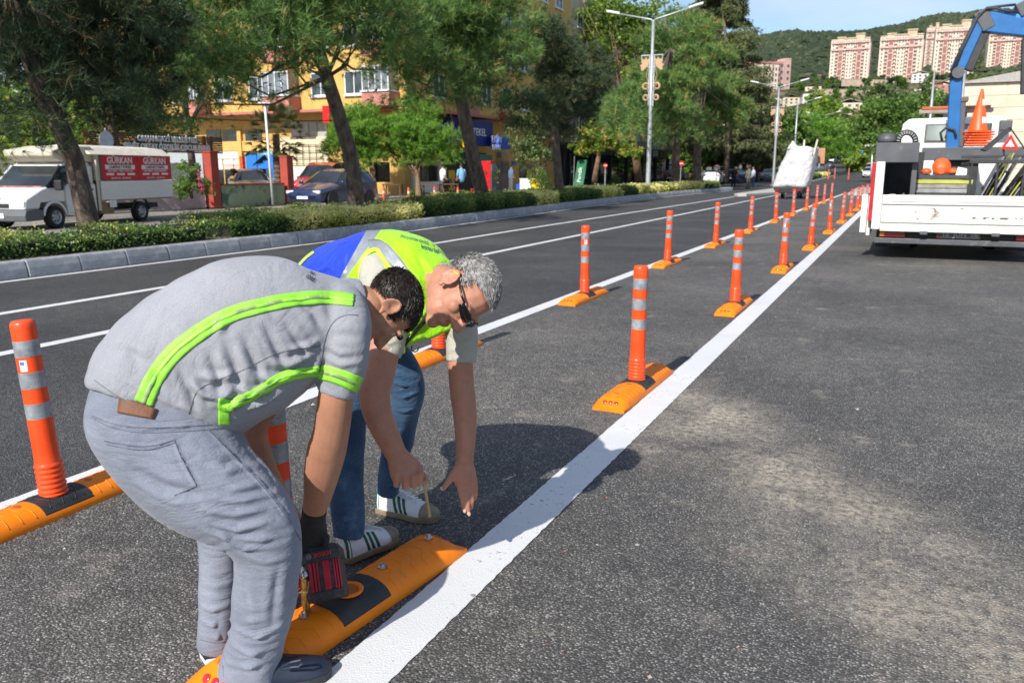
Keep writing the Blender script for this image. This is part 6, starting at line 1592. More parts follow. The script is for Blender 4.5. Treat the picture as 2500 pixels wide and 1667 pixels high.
# ---------------------------------------------------------------- white pickup with tarpaulin box
def pickup():
 t = thing('pickup_truck', 'white pickup truck with a cream tarpaulin box and red banners', 'truck', (-19.46 , 14.055, 0), R(-78.85))
 # local: x forward, y to the left (towards the camera side), front axle at x=0; near wheels at y=0
 PW = M('pickup_white', (0.70, 0.71, 0.72), 0.35, var=.04, coat=.3, spots=(0.5, 0.48, 0.44), spot_scale=3, spot_lo=.62, spot_hi=.8)
 TARP = M('cream_tarp', (0.62, 0.56, 0.44), 0.75, var=.08, scale=3, bump=.3, bscale=9)
 GREYB = M('grey_bumper', (0.10, 0.11, 0.12), 0.6)
 WD = 1.72; yl = .06; yr = yl - WD
 def prism(name, pts, a, b, mat, parent=t, bevel=.02, seg=2): return MB().prism(pts, a, b, 'y').build(name, mat, parent, bevel=bevel, seg=seg)
 # cab body (side outline x,z)
 cab = [(.88, .34), (.90, .62), (.86, .74), (.34, .98), (.12, 1.04), (-.44, 1.58), (-.62, 1.63), (-1.38, 1.63), (-1.44, 1.55), (-1.46, .34), (-.40, .34), (-.36, .52), (-.2, .66), (0, .70), (.2, .66), (.36, .52), (.40, .34)]
 # split into convex pieces: nose, cabin
 nose = [(.88, .34), (.90, .62), (.86, .74), (.34, .98), (.12, 1.04), (-.40, 1.04), (-.40, .70), (.40, .70), (.42, .34)]
 prism('bonnet', [(.92, .50), (.90, .68), (.84, .76), (.34, .99), (.10, 1.05), (-.42, 1.05), (-.42, .66), (.40, .66), (.45, .50)], yr + .04, yl - .04, PW, bevel=.05, seg=3)
 prism('cabin', [(-.42, .34), (-.42, 1.05), (-.50, 1.10), (-1.47, 1.10), (-1.47, .34)], yr, yl, PW, bevel=.03)
 roof = MB()
 P = []
 for x, z, w_ in ((.12, 1.05, .98), (-.44, 1.56, .86), (-.60, 1.63, .84), (-1.40, 1.64, .84), (-1.47, 1.55, .86)):
  hw = WD / 2 * w_; P.append((x, z, hw))
 yc = (yl + yr) / 2
 prism('roof', [(-.40, 1.555), (-.58, 1.64), (-1.40, 1.65), (-1.47, 1.56)], yc - WD / 2 * .88, yc + WD / 2 * .88, PW, bevel=.03)
 prism('rear_pillar', [(-1.15, 1.09), (-1.15, 1.57), (-1.475, 1.57), (-1.475, 1.09)], yc - WD / 2 * .92, yc + WD / 2 * .92, PW, bevel=.02)
 # screens
 hw0, hw1 = WD / 2 * .93, WD / 2 * .84
 m = MB().add([(.16, yc - hw0, 1.045), (.16, yc + hw0, 1.045), (-.40, yc + hw1, 1.56), (-.40, yc - hw1, 1.56)], [(0, 1, 2, 3)]); o = m.build('windscreen', CARGLASS, t); o.modifiers.new('t', 'SOLIDIFY').thickness = .02
 for s in (-1, 1):
  y0, y1 = yc + s * (hw0 + .005), yc + s * (hw1 + .005)
  m = MB().add([(.12, y0, 1.05), (-.40, y1, 1.56), (-1.14, y1, 1.57), (-1.14, y0, 1.06)], [(0, 1, 2, 3)]); o = m.build('side_window', CARGLASS, t); o.modifiers.new('t', 'SOLIDIFY').thickness = .02
  MB().tube([(.14, y0, 1.05), (-.40, y1, 1.565)], .03, 8).build('windscreen_pillar', TRIM if s > 0 else PW, t)
  MB().box((-.05, yc + s * (WD / 2 + .12), 1.08), (.10, .22, .26)).build('mirror', TRIM, t, bevel=.03)
  MB().add([(.22, y0 + s * .01, 1.05), (-.12, y0 + s * .01, 1.32), (-.12, y0 + s * .012, 1.0), (.1, y0 + s * .012, .98)], [(0, 1, 2, 3)]).build('mirror_sail', TRIM, t)
 MB().box((-.92, yl + .006, .72), (.9, .012, .70)).build('door', PW, t, bevel=.01)
 MB().box((-1.28, yl + .018, .95), (.14, .02, .04)).build('door_handle', TRIM, t)
 prism('front_bumper', [(.97, .22), (1.0, .36), (.94, .50), (.42, .50), (.40, .24)], yr - .01, yl + .01, GREYB, bevel=.03)
 for s in (-1, 1): MB().box((.80, yc + s * WD * .345, .63), (.26, WD * .25, .17)).build('headlight', HLAMP, t, bevel=.04)
 MB().box((.90, yc, .60), (.08, WD * .40, .10)).build('grille', TRIM, t, bevel=.01)
 MB().box((1.0, yc, .36), (.02, .50, .12)).build('number_plate', M('plate_white', (0.7, 0.7, 0.72), .4), t)
 MB().lathe([(.0, -.012), (.05, -.012), (.05, .012), (.0, .012)], n=14, axis='x').build('badge', TRIM, t).location = (.86, yc, .76)
 MB().box((.05, yc, 1.05), (.3, WD * .8, .02)).build('dashboard_papers', M('papers', (0.5, 0.2, 0.16), .8, var=.5, scale=5), t)
 # chassis, wheels
 MB().box((-2.3, yc, .42), (4.4, WD * .5, .14)).build('chassis', TRIM, t)
 for x in (0, -3.22):
  for s in (0, 1):
   wheel(t, (x, -.02 if s == 0 else yr + .10, .285), .285, .19, 24)
  MB().tube([(x + .37 * math.cos(a), yl - .03, .30 + .37 * math.sin(a)) for a in np.linspace(.1, PI - .1, 12)], .035, 6).build('wheel_arch', PW if x == 0 else TRIM, t, smooth=True)
 MB().box((-1.85, yl - .1, .43), (.5, .2, .3)).build('fuel_tank', M('tan_tank', (0.22, 0.17, 0.09), .7), t, bevel=.02)
 # drop sides with pressed ribs
 xb0, xb1 = -1.60, -4.62
 for s, y in ((1, yl + .04), (-1, yr - .04)):
  sd = MB().box(((xb0 + xb1) / 2, y, .91), (xb0 - xb1, .04, .50)).build('drop_side', PW, t)
  for z in (.72, .82, .93, 1.06): MB().box(((xb0 + xb1) / 2, y + s * .028, z), (xb0 - xb1 - .1, .016, .045)).build('rib', PW, sd)
 MB().box((xb1, yc, .91), (.04, WD, .50)).build('tail_board', PW, t)
 MB().box((-2.0, yl + .055, .55), (.26, .03, .20)).build('step', PW, t, bevel=.01)
 MB().box(((xb0 + xb1) / 2, yc, .645), (xb0 - xb1, WD + .02, .05)).build('bed_floor', M('bed_steel', (0.2, 0.2, 0.2), .6), t)
 MB().box((-1.52, yl + .03, 1.05), (.05, .05, 1.35)).build('front_stake', M('cream_tarp', (0.62, 0.56, 0.44), 0.75), t)
 # tarpaulin box with arched roof and front air deflector
 pts = [(yr - .05, 1.17), (yr - .04, 1.88), (yr + .22, 2.05), (yc, 2.12), (yl - .22, 2.05), (yl + .04, 1.88), (yl + .05, 1.17)]
 MB().prism(pts, xb0 + .02, xb1, 'x').build('tarpaulin_box', TARP, t, bevel=.03)
 MB().prism([(y * 1.0, z + .012) for y, z in pts[1:-1]] + [(yl + .09, 1.86), (yr - .09, 1.86)], xb0 + .30, xb1 - .03, 'x').build('roof_tarp', M('pale_tarp2', (0.66, 0.62, 0.53), .7, bump=.4, bscale=7), t, bevel=.02)
 prism('air_deflector', [(-.55, 1.66), (-.20, 1.80), (-.16, 1.95), (-1.0, 2.08), (-1.58, 2.08), (-1.58, 1.66)], yr + .10, yl - .10, TARP, bevel=.05, seg=3)
 SH = M('grey_tarp', (0.10, 0.105, 0.11), .8)
 MB().box(((xb0 + xb1) / 2, yl + .055, 1.53), (xb0 - xb1 - .02, .012, .70)).build('side_sheet', SH, t)
 RB = M('red_banner', (0.58, 0.010, 0.022), .55, var=.08, scale=3)
 yb = yl + .066
 W_ = M('white_letter', (0.75, 0.75, 0.75), 0.5); DKL = M('dark_letter', (0.03, 0.03, 0.05), .6)
 for k, (a, b) in enumerate(((-1.68, -3.12), (-3.14, -4.60))):
  bn = MB().box(((a + b) / 2, yb, 1.52), (abs(b - a), .008, .66)).build('banner', RB, t)
  yy = yb + .006; xm = (a + b) / 2
  X = (-1, 0, 0); Z = (0, 0, 1)
  put_text('banner_text', 'GÜRKAN', .25, W_, (xm, yy, 1.71), X, Z, bn, .001, .006, .98)
  MB().box((xm, yy - .001, 1.535), (1.18, .004, .12)).build('banner_strip', W_, bn)
  put_text('banner_text', 'LAMİNAT PARKE', .115, DKL, (xm, yy + .003, 1.535), X, Z, bn, .001, .003, .98)
  put_text('banner_text', 'PARKE TAMİRAT - TAMİRAT SİLİM YAPILIR', .062, W_, (xm, yy, 1.43), X, Z, bn, .001, .001, .85)
  for j in range(3): MB().box((xm + .42 - .42 * j, yy, 1.345), (.30, .004, .055)).build('banner_strip', W_, bn)
  put_text('banner_text', '0224 573 97 53     0535 423 55 53', .062, W_, (xm, yy, 1.235), X, Z, bn, .001, .001, .9)
 return t
pickup()
# ---------------------------------------------------------------- cargo tricycle under a huge white sack
def trike():
 p = at_z(1926, 486, 0); D = 43.0
 t = thing('cargo_tricycle', 'small dark cargo tricycle seen from behind, loaded with a huge white sack', 'tricycle', (p[0], p[1], 0), R(-4))
 CART = M('cart_dark', (0.045, 0.045, 0.048), .6, var=.2)
 MB().add([(-.85, -.1, .62), (.75, -.1, .62), (.62, 0, .28), (-.68, 0, .28), (-.85, 1.7, .62), (.75, 1.7, .62), (.62, 1.6, .28), (-.68, 1.6, .28)], [(0, 1, 2, 3), (7, 6, 5, 4), (0, 4, 5, 1), (1, 5, 6, 2), (2, 6, 7, 3), (3, 7, 4, 0)]).build('cart_body', CART, t, bevel=.05)
 for x in (-.5, .45): wheel(t, (x, .9, .22), .22, .12, 16).rotation_euler = (0, 0, PI / 2)
 wheel(t, (0, 2.6, .26), .26, .1, 16).rotation_euler = (0, 0, PI / 2)
 MB().tube([(0, 1.7, .6), (0, 2.5, .8), (0, 2.6, .26)], .03, 8).build('fork', CART, t)
 for x in (-.6, .5): MB().box((x, -.12, .45), (.14, .04, .08)).build('tail_lamp', M('red_lamp2', (0.35, 0.01, 0.012), .25), t)
 s = thing('sack', 'huge white bulk sack leaning on the cargo tricycle', 'sack', (p[0], p[1] + .1, .60), R(-4))
 rg_ = np.random.default_rng(3)
 rows = []
 for k, z in enumerate(np.linspace(0, 2.0, 15)):
  a = k / 14; sh = .50 * a - .10; w_ = .86 + .08 * math.sin(PI * a) - .20 * a; d_ = .85
  ring = []
  for j in range(32):
   an = 2 * PI * j / 32; c, si = math.cos(an), math.sin(an)
   ring.append((sh + w_ * math.copysign(abs(c) ** .45, c) + rg_.normal(0, .022), .85 + d_ * math.copysign(abs(si) ** .45, si) + rg_.normal(0, .022), z + .05 * math.sin(3 * an)))
  rows.append(ring)
 m = MB().grid(rows, closed=True); m.f.append(tuple(range(31, -1, -1))); m.m.append(0); e = 14 * 32; m.f.append(tuple(range(e, e + 32))); m.m.append(0)
 SACK = cloth('white_sack', (0.50, 0.50, 0.52), (0.64, 0.64, 0.65), 60, .08, ((0.30, 0.29, 0.28), 1.3, .60, .6), wr=(1.6, 1.6, .5), ws=2.2, wd=.10, wst=.8)
 m.build('bag', SACK, s, smooth=True)
 MB().add([(-.28, .0, 1.92), (.22, .0, 1.96), (-.06, .25, 2.36), (-.28, .8, 1.92), (.22, .8, 1.96)], [(0, 1, 2), (1, 4, 2), (4, 3, 2), (3, 0, 2)]).build('bag_corner', SACK, s, bevel=.03)
 for x, dx in ((.48, .02), (1.0, .14)): MB().tube([(x, .3, 1.6), (x + dx, .3, 2.38)], .05, 6).build('stake', M('pale_wood', (0.6, 0.55, 0.45), .7), s)
 b = thing('brown_panel', 'brown wooden panel stacked behind the white sack', 'panel', (p[0] + .75, p[1] + 2.2, 0)); MB().box((0, 0, 2.2), (1.3, .08, .8)).build('board', M('plywood', (0.42, 0.22, 0.11), .7, var=.12), b); MB().box((0, .05, 1.0), (.1, .08, 2.0)).build('stake', M('plywood', (0.42, 0.22, 0.11), .7), b)
# ================================================================== the two workers
K = 0.9408
def W(x, y, D): return Vector(at_depth(x / K, y / K, D))
def px(p, D): return p / K * D / 2000.0
def loft_into(mb, st, n=26, e=2.15):
 """tube of superellipse rings; st: (x, y, D, half width as seen, half depth)"""
 # smooth curve through the stations
 A_ = [np.array(q[:5], float) for q in st]; A_ = [2 * A_[0] - A_[1]] + A_ + [2 * A_[-1] - A_[-2]]; st = []
 for i in range(1, len(A_) - 2):
  for t in (0, .25, .5, .75):
   p0, p1, p2, p3 = A_[i - 1:i + 3]
   q = .5 * (2 * p1 + (p2 - p0) * t + (2 * p0 - 5 * p1 + 4 * p2 - p3) * t * t + (3 * p1 - p0 - 3 * p2 + p3) * t ** 3)
   q[3:] = p1[3:] * (1 - t) + p2[3:] * t if min(p1[3:].min(), p2[3:].min()) <= 0 else np.maximum(q[3:], .6 * np.minimum(p1[3:], p2[3:]))
   st.append(tuple(q))
 st.append(tuple(A_[-2]))
 pts = [W(s[0], s[1], s[2]) for s in st]
 rings = []
 for i, s in enumerate(st):
  t = (pts[min(i + 1, len(pts) - 1)] - pts[max(i - 1, 0)]).normalized()
  if len(s) > 5: t = Vector(s[5]).normalized()
  view = (pts[i] - Vector(EYE)).normalized()
  a = t.cross(view).normalized(); b = a.cross(t).normalized()
  ra = px(s[3], s[2]); rb = s[4]
  ring = []
  for k in range(n):
   an = 2 * PI * k / n; c, si = math.cos(an), math.sin(an)
   ring.append(pts[i] + a * (ra * math.copysign(abs(c) ** (2 / e), c)) + b * (rb * math.copysign(abs(si) ** (2 / e), si)))
  rings.append(ring)
 o = len(mb.v)
 mb.grid(rings, closed=True)
 c0 = sum((p for p in rings[0]), Vector()) / n; c1 = sum((p for p in rings[-1]), Vector()) / n
 L = len(rings)
 mb.v.append(tuple(c0)); i0 = len(mb.v) - 1; mb.v.append(tuple(c1)); i1 = len(mb.v) - 1
 for k in range(n):
  k2 = (k + 1) % n
  mb.f.append((i0, o + k2, o + k)); mb.m.append(0)
  mb.f.append((i1, o + (L - 1) * n + k, o + (L - 1) * n + k2)); mb.m.append(0)
def chain_into(mb, pts, rad, n=10):
 """round-ended limb through world points"""
 pts = [Vector(p) for p in pts]
 d0 = (pts[0] - pts[1]).normalized(); d1 = (pts[-1] - pts[-2]).normalized()
 P = [pts[0] + d0 * rad[0] * .9, pts[0] + d0 * rad[0] * .55] + pts + [pts[-1] + d1 * rad[-1] * .55, pts[-1] + d1 * rad[-1] * .9]
 Rr = [rad[0] * .35, rad[0] * .8] + list(rad) + [rad[-1] * .8, rad[-1] * .35]
 mb.tube(P, Rr, n)
def ball_into(mb, c, r, Mx=None, n=16):
 """ellipsoid, r = 3 radii, Mx its 3x3 frame"""
 P = []
 for i in range(n // 2 + 1):
  th = PI * i / (n // 2)
  row = []
  for k in range(n):
   ph = 2 * PI * k / n
   v = Vector((r[0] * math.sin(th) * math.cos(ph), r[1] * math.sin(th) * math.sin(ph), r[2] * math.cos(th)))
   row.append((Mx @ v if Mx is not None else v) + Vector(c))
  P.append(row)
 mb.grid(P, closed=True)
def fuse(mb, voxel, smooth=4, factor=0.5):
 """overlapping closed shapes become one continuous skin"""
 me = mb.mesh('tmp', [])
 bm = bmesh.new(); bm.from_mesh(me); bmesh.ops.remove_doubles(bm, verts=bm.verts, dist=1e-5); bmesh.ops.recalc_face_normals(bm, faces=bm.faces); bm.to_mesh(me); bm.free()
 o = obj('tmp', me)
 r = o.modifiers.new('r', 'REMESH'); r.mode = 'VOXEL'; r.voxel_size = voxel; r.use_smooth_shade = True
 s = o.modifiers.new('s', 'SMOOTH'); s.iterations = smooth; s.factor = factor
 dg = bpy.context.evaluated_depsgraph_get(); dg.update()
 out = bpy.data.meshes.new_from_object(o.evaluated_get(dg))
 bpy.data.objects.remove(o)
 out.polygons.foreach_set('use_smooth', [True] * len(out.polygons))
 return out
def arr(me):
 v = np.empty(len(me.vertices) * 3, np.float32); me.vertices.foreach_get('co', v)
 nn = np.empty(len(me.vertices) * 3, np.float32); me.vertices.foreach_get('normal', nn)
 return v.reshape(-1, 3).astype(float), nn.reshape(-1, 3).astype(float)
def put(me, v): me.vertices.foreach_set('co', v.astype(np.float32).ravel()); me.update()
def bvh_of(me):
 return BVHTree.FromPolygons([v.co.copy() for v in me.vertices], [tuple(p.vertices) for p in me.polygons])
def hit(bvh, x, y, fallback=None):
 d = Vector(sight(x / K, y / K)).normalized()
 loc, nor, idx, dist = bvh.ray_cast(Vector(EYE), d, 20.0)
 if loc is None: return fallback
 return loc, nor
def seg_dist(v, pts):
 best = np.full(len(v), 9.0)
 for a, b in zip(pts[:-1], pts[1:]):
  a = np.array(a); b = np.array(b); ab = b - a
  t = np.clip(((v - a) @ ab) / max(ab @ ab, 1e-9), 0, 1)
  d = np.linalg.norm(v - (a + t[:, None] * ab), axis=1)
  best = np.minimum(best, d)
 return best
def seg_dist_t(v, pts):
 best = np.full(len(v), 9.0); bt = np.zeros(len(v))
 Ls = [(Vector(b) - Vector(a)).length for a, b in zip(pts[:-1], pts[1:])]; tot = sum(Ls) or 1; acc = 0
 for a, b, L in zip(pts[:-1], pts[1:], Ls):
  a = np.array(a); b = np.array(b); ab = b - a
  t = np.clip(((v - a) @ ab) / max(ab @ ab, 1e-9), 0, 1)
  d = np.linalg.norm(v - (a + t[:, None] * ab), axis=1)
  m = d < best; best = np.where(m, d, best); bt = np.where(m, (acc + t * L) / tot, bt); acc += L
 return best, bt
def folds(me, specs, noise=0.0):
 """raise or sink folds along lines drawn on the cloth: (points, width, height)"""
 b = bvh_of(me); v, n = arr(me); disp = np.zeros(len(v))
 for pts, wd, ht in specs:
  P = []
  for x, y in pts:
   h = hit(b, x, y)
   if h: P.append(h[0])
  if len(P) < 2: continue
  d, tt = seg_dist_t(v, P)
  # a ridge with a hollow beside it, running out at both ends
  tap = np.sin(np.clip(tt, 0.02, 0.98) * PI) ** 0.6
  disp += 1.2 * ht * tap * (np.exp(-(d / (.8 * wd)) ** 2) - 0.35 * np.exp(-((d - 1.7 * wd) / (0.8 * wd)) ** 2))
 if noise:
  disp += noise * (np.sin(v @ np.array([31., 17., 23.]) + 2 * np.sin(v @ np.array([9., -14., 11.]))) * np.sin(v @ np.array([-13., 29., 19.])))
 put(me, v + n * disp[:, None])
 return me
def dense(pts, step):
 out = []
 for (x0, y0), (x1, y1) in zip(pts[:-1], pts[1:]):
  L = math.hypot(x1 - x0, y1 - y0); k = max(1, int(L / step))
  for i in range(k): t = i / k; out.append((x0 + (x1 - x0) * t, y0 + (y1 - y0) * t))
 out.append(pts[-1]); return out
def smooth_line(pts, k=2):
 for _ in range(k):
  q = [pts[0]]
  for a, b in zip(pts[:-1], pts[1:]):
   q += [(a[0] * .75 + b[0] * .25, a[1] * .75 + b[1] * .25), (a[0] * .25 + b[0] * .75, a[1] * .25 + b[1] * .75)]
  q.append(pts[-1]); pts = q
 return pts
def ribbon(name, bvh, pts, half, mat, parent, lift=0.002, cols=4, thick=0.0012, wave=0.0, sm=True):
 """a band sewn on the cloth; half may be (start, end)"""
 if sm: pts = smooth_line(pts)
 pts = dense(pts, 5.0)
 h0, h1 = half if hasattr(half, '__len__') else (half, half)
 P = []
 for i, (x, y) in enumerate(pts):
  a = pts[max(i - 1, 0)]; b = pts[min(i + 1, len(pts) - 1)]
  dx, dy = b[0] - a[0], b[1] - a[1]; L = math.hypot(dx, dy) or 1
  nx, ny = -dy / L, dx / L
  h = h0 + (h1 - h0) * i / max(1, len(pts) - 1)
  row = []
  for j in range(cols + 1):
   s = (j / cols * 2 - 1) * h
   q = hit(bvh, x + nx * s, y + ny * s)
   if q is None: row = None; break
   row.append(q[0] + q[1] * (lift + wave * math.sin(i * 0.55)))
  if row: P.append(row)
 if len(P) < 2: return None
 # drop jumps (where the sight line slips off to another surface)
 Q = [P[0]]
 for r in P[1:]:
  if (r[cols // 2] - Q[-1][cols // 2]).length < 0.05: Q.append(r)
 o = MB().grid(Q).build(name, mat, parent, smooth=True, fix=False)
 sol = o.modifiers.new('t', 'SOLIDIFY'); sol.thickness = thick; sol.offset = 0
 return o
def patch(name, bvh, quad, mat, parent, lift=0.003, n=8, thick=0.002):
 """a four-cornered patch laid on the cloth (display corners in order)"""
 P = []
 for i in range(n + 1):
  t = i / n; row = []
  for j in range(n + 1):
   s = j / n
   x = (quad[0][0] * (1 - s) + quad[1][0] * s) * (1 - t) + (quad[3][0] * (1 - s) + quad[2][0] * s) * t
   y = (quad[0][1] * (1 - s) + quad[1][1] * s) * (1 - t) + (quad[3][1] * (1 - s) + quad[2][1] * s) * t
   q = hit(bvh, x, y)
   if q is None: q = (W(x, y, 3.0), Vector((0, 0, 0)));
   row.append(q[0] + q[1] * lift)
  P.append(row)
 o = MB().grid(P).build(name, mat, parent, smooth=True, fix=False)
 sol = o.modifiers.new('t', 'SOLIDIFY'); sol.thickness = thick; sol.offset = 0
 return o
def print_on(name, bvh, s, mat, parent, origin, ux, uy, size=1.0, lift=0.0035, offset=0.0):
 """lettering laid on the cloth: origin, and the screen steps of one letter width / height"""
 me = text_mesh(s, 1.0, 0.0, offset)
 bm = bmesh.new(); bm.from_mesh(me); bmesh.ops.subdivide_edges(bm, edges=[e for e in bm.edges if e.calc_length() > .3], cuts=1); bmesh.ops.triangulate(bm, faces=bm.faces); bm.to_mesh(me); bm.free()
 for v in me.vertices:
  x = origin[0] + ux[0] * v.co.x + uy[0] * v.co.y; y = origin[1] + ux[1] * v.co.x + uy[1] * v.co.y
  q = hit(bvh, x, y)
  v.co = q[0] + q[1] * lift if q else W(x, y, 3.2)
 me.materials.clear(); me.materials.append(mat); me.name = name
 return obj(name, me, parent)

# ---- cloth and skin materials
def cloth(name, col, col2, weave=900.0, mel=0.0, stain=None, rough=0.9, wr=(1.0, 1.0, 1.0), ws=9.0, wd=.022, wst=.55):
 m, t, b, tc, o = new_mat(name)
 P = tc.outputs['Object']
 n = node(t, 'ShaderNodeTexNoise', Scale=5.0, Detail=5.0, Roughness=0.6); t.links.new(P, n.inputs['Vector'])
 r = ramp(t, [(0.32, col), (0.68, col2)], n.outputs['Fac'])
 out = r.outputs['Color']
 mp = node(t, 'ShaderNodeMapping'); mp.inputs['Scale'].default_value = (1, 1, 1); mp.inputs['Rotation'].default_value = (0.4, 0.6, 0.3)
 t.links.new(P, mp.inputs['Vector'])
 f = node(t, 'ShaderNodeTexNoise', Scale=weave, Detail=3.0, Roughness=0.7);
 mp2 = node(t, 'ShaderNodeMapping'); mp2.inputs['Scale'].default_value = (1.0, 0.25, 0.5); t.links.new(mp.outputs['Vector'], mp2.inputs['Vector']); t.links.new(mp2.outputs['Vector'], f.inputs['Vector'])
 if mel:
  fr = ramp(t, [(0.35, (1 - mel, 1 - mel, 1 - mel)), (0.65, (1 + mel, 1 + mel, 1 + mel))], f.outputs['Fac'])
  out = mixc(t, out, fr.outputs['Color'], 1.0, 'MULTIPLY')
 if stain:
  n2 = node(t, 'ShaderNodeTexNoise', Scale=stain[1], Detail=7.0, Roughness=0.7); t.links.new(P, n2.inputs['Vector'])
  r2 = ramp(t, [(stain[2], (0, 0, 0)), (stain[2] + .1, (1, 1, 1))], n2.outputs['Fac'])
  mul = node(t, 'ShaderNodeMath', operation='MULTIPLY'); t.links.new(r2.outputs['Color'], mul.inputs[0]); mul.inputs[1].default_value = stain[3]
  out = mixc(t, out, stain[0], mul.outputs[0])
 t.links.new(out, b.inputs['Base Color'])
 b.inputs['Roughness'].default_value = rough; b.inputs['Specular IOR Level'].default_value = 0.2
 b.inputs['Sheen Weight'].default_value = 0.15
 # crumple: sharp ridges of a warped noise, drawn out along the cloth's pull
 mw = node(t, 'ShaderNodeMapping'); mw.inputs['Scale'].default_value = wr; mw.inputs['Rotation'].default_value = (0, 0, -.45); t.links.new(P, mw.inputs['Vector'])
 n1 = node(t, 'ShaderNodeTexNoise', Scale=ws, Detail=4.5, Roughness=0.5, Distortion=1.1); t.links.new(mw.outputs['Vector'], n1.inputs['Vector'])
 s1 = node(t, 'ShaderNodeMath', operation='SUBTRACT'); t.links.new(n1.outputs['Fac'], s1.inputs[0]); s1.inputs[1].default_value = .5
 a1 = node(t, 'ShaderNodeMath', operation='ABSOLUTE'); t.links.new(s1.outputs[0], a1.inputs[0])
 p1 = node(t, 'ShaderNodeMath', operation='POWER'); t.links.new(a1.outputs[0], p1.inputs[0]); p1.inputs[1].default_value = .7
 b1 = node(t, 'ShaderNodeBump', Strength=wst, Distance=wd); t.links.new(p1.outputs[0], b1.inputs['Height'])
 b2 = node(t, 'ShaderNodeBump', Strength=0.25, Distance=0.001); t.links.new(f.outputs['Fac'], b2.inputs['Height']); t.links.new(b1.outputs['Normal'], b2.inputs['Normal'])
 t.links.new(b2.outputs['Normal'], b.inputs['Normal'])
 return m
GREYKNIT = cloth('grey_melange_knit', (0.255, 0.265, 0.295), (0.30, 0.31, 0.34), 700, 0.16, ((0.10, 0.09, 0.08), 7.0, 0.68, 0.5), wr=(1.6, .7, .8), ws=7.0, wd=.016, wst=.45)
GREYDENIM = cloth('grey_denim', (0.165, 0.182, 0.232), (0.245, 0.265, 0.325), 700, 0.20, ((0.20, 0.16, 0.13), 3.5, 0.60, 0.55), wr=(.6, .6, 2.0), ws=7.5, wd=.018, wst=.44)
BLUEDENIM = cloth('blue_denim', (0.018, 0.045, 0.105), (0.055, 0.115, 0.20), 600, 0.30, ((0.12, 0.20, 0.30), 4.5, 0.56, 0.7), wr=(.7, .7, 2.0), ws=8.0)
LIME = cloth('lime_vest', (0.29, 0.66, 0.010), (0.34, 0.72, 0.015), 500, 0.05, rough=0.6)
BLUEVEST = cloth('blue_vest', (0.008, 0.035, 0.42), (0.015, 0.055, 0.55), 500, 0.08, rough=0.55)
GREYTAPE = M('grey_reflective_tape', (0.25, 0.27, 0.30), 0.45, metal=0.2, var=0.12, scale=12, bump=0.15, bscale=60)
LIMETAPE = M('lime_tape', (0.27, 0.70, 0.05), 0.55, var=0.10, scale=14, bump=0.15, bscale=90)
WORNTAPE = M('worn_grey_tape', (0.22, 0.30, 0.13), 0.5, var=0.25, scale=20, spots=(0.34, 0.78, 0.07), spot_scale=9, spot_lo=0.44, spot_hi=0.54)
POLO = cloth('cream_polo', (0.38, 0.365, 0.31), (0.44, 0.425, 0.365), 500, 0.06)
NAVY = M('navy_print', (0.012, 0.02, 0.07), 0.7)
LEATHER = M('brown_leather', (0.14, 0.055, 0.022), 0.6, var=0.25, scale=25, bump=0.2, bscale=200)
GLOVE = M('dark_glove', (0.018, 0.018, 0.019), 0.8, var=0.3, scale=30, bump=0.5, bscale=300, spots=(0.11, 0.10, 0.09), spot_scale=16, spot_lo=0.55, spot_hi=0.8)
def skin_mat(name, col, red):
 m, t, b, tc, o = new_mat(name)
 P = tc.outputs['Object']
 n = node(t, 'ShaderNodeTexNoise', Scale=22.0, Detail=8.0, Roughness=0.7); t.links.new(P, n.inputs['Vector'])
 r = ramp(t, [(0.3, tuple(c * 0.82 for c in col)), (0.55, col), (0.75, red)], n.outputs['Fac'])
 t.links.new(r.outputs['Color'], b.inputs['Base Color'])
 b.inputs['Roughness'].default_value = 0.52; b.inputs['Specular IOR Level'].default_value = 0.4
 b.inputs['Subsurface Weight'].default_value = 0.18; b.inputs['Subsurface Radius'].default_value = (0.010, 0.004, 0.002); b.inputs['Subsurface Scale'].default_value = 1.0
 f = node(t, 'ShaderNodeTexNoise', Scale=260.0, Detail=3.0); t.links.new(P, f.inputs['Vector'])
 bp = node(t, 'ShaderNodeBump', Strength=0.25, Distance=0.0015); t.links.new(f.outputs['Fac'], bp.inputs['Height']); t.links.new(bp.outputs['Normal'], b.inputs['Normal'])
 return m
SKIN1 = skin_mat('tanned_skin', (0.42, 0.205, 0.125), (0.44, 0.17, 0.105))
SKIN2 = skin_mat('ruddy_skin', (0.46, 0.215, 0.14), (0.48, 0.17, 0.115))
def hair_mat(name, stops, scale):
 m, t, b, tc, o = new_mat(name)
 n = node(t, 'ShaderNodeTexNoise', Scale=scale, Detail=5.0, Roughness=0.7); t.links.new(tc.outputs['Object'], n.inputs['Vector'])
 r = ramp(t, stops, n.outputs['Fac']); t.links.new(r.outputs['Color'], b.inputs['Base Color'])
 b.inputs['Roughness'].default_value = 0.5; b.inputs['Specular IOR Level'].default_value = 0.4
 return m
HAIR1 = hair_mat('dark_brown_hair', [(0.3, (0.008, 0.006, 0.005)), (0.7, (0.030, 0.019, 0.013))], 40)
HAIR2 = hair_mat('grey_hair', [(0.25, (0.10, 0.095, 0.09)), (0.5, (0.30, 0.29, 0.28)), (0.75, (0.52, 0.51, 0.49))], 55)
BLACKPL = M('black_plastic', (0.012, 0.012, 0.013), 0.25, var=0.1)

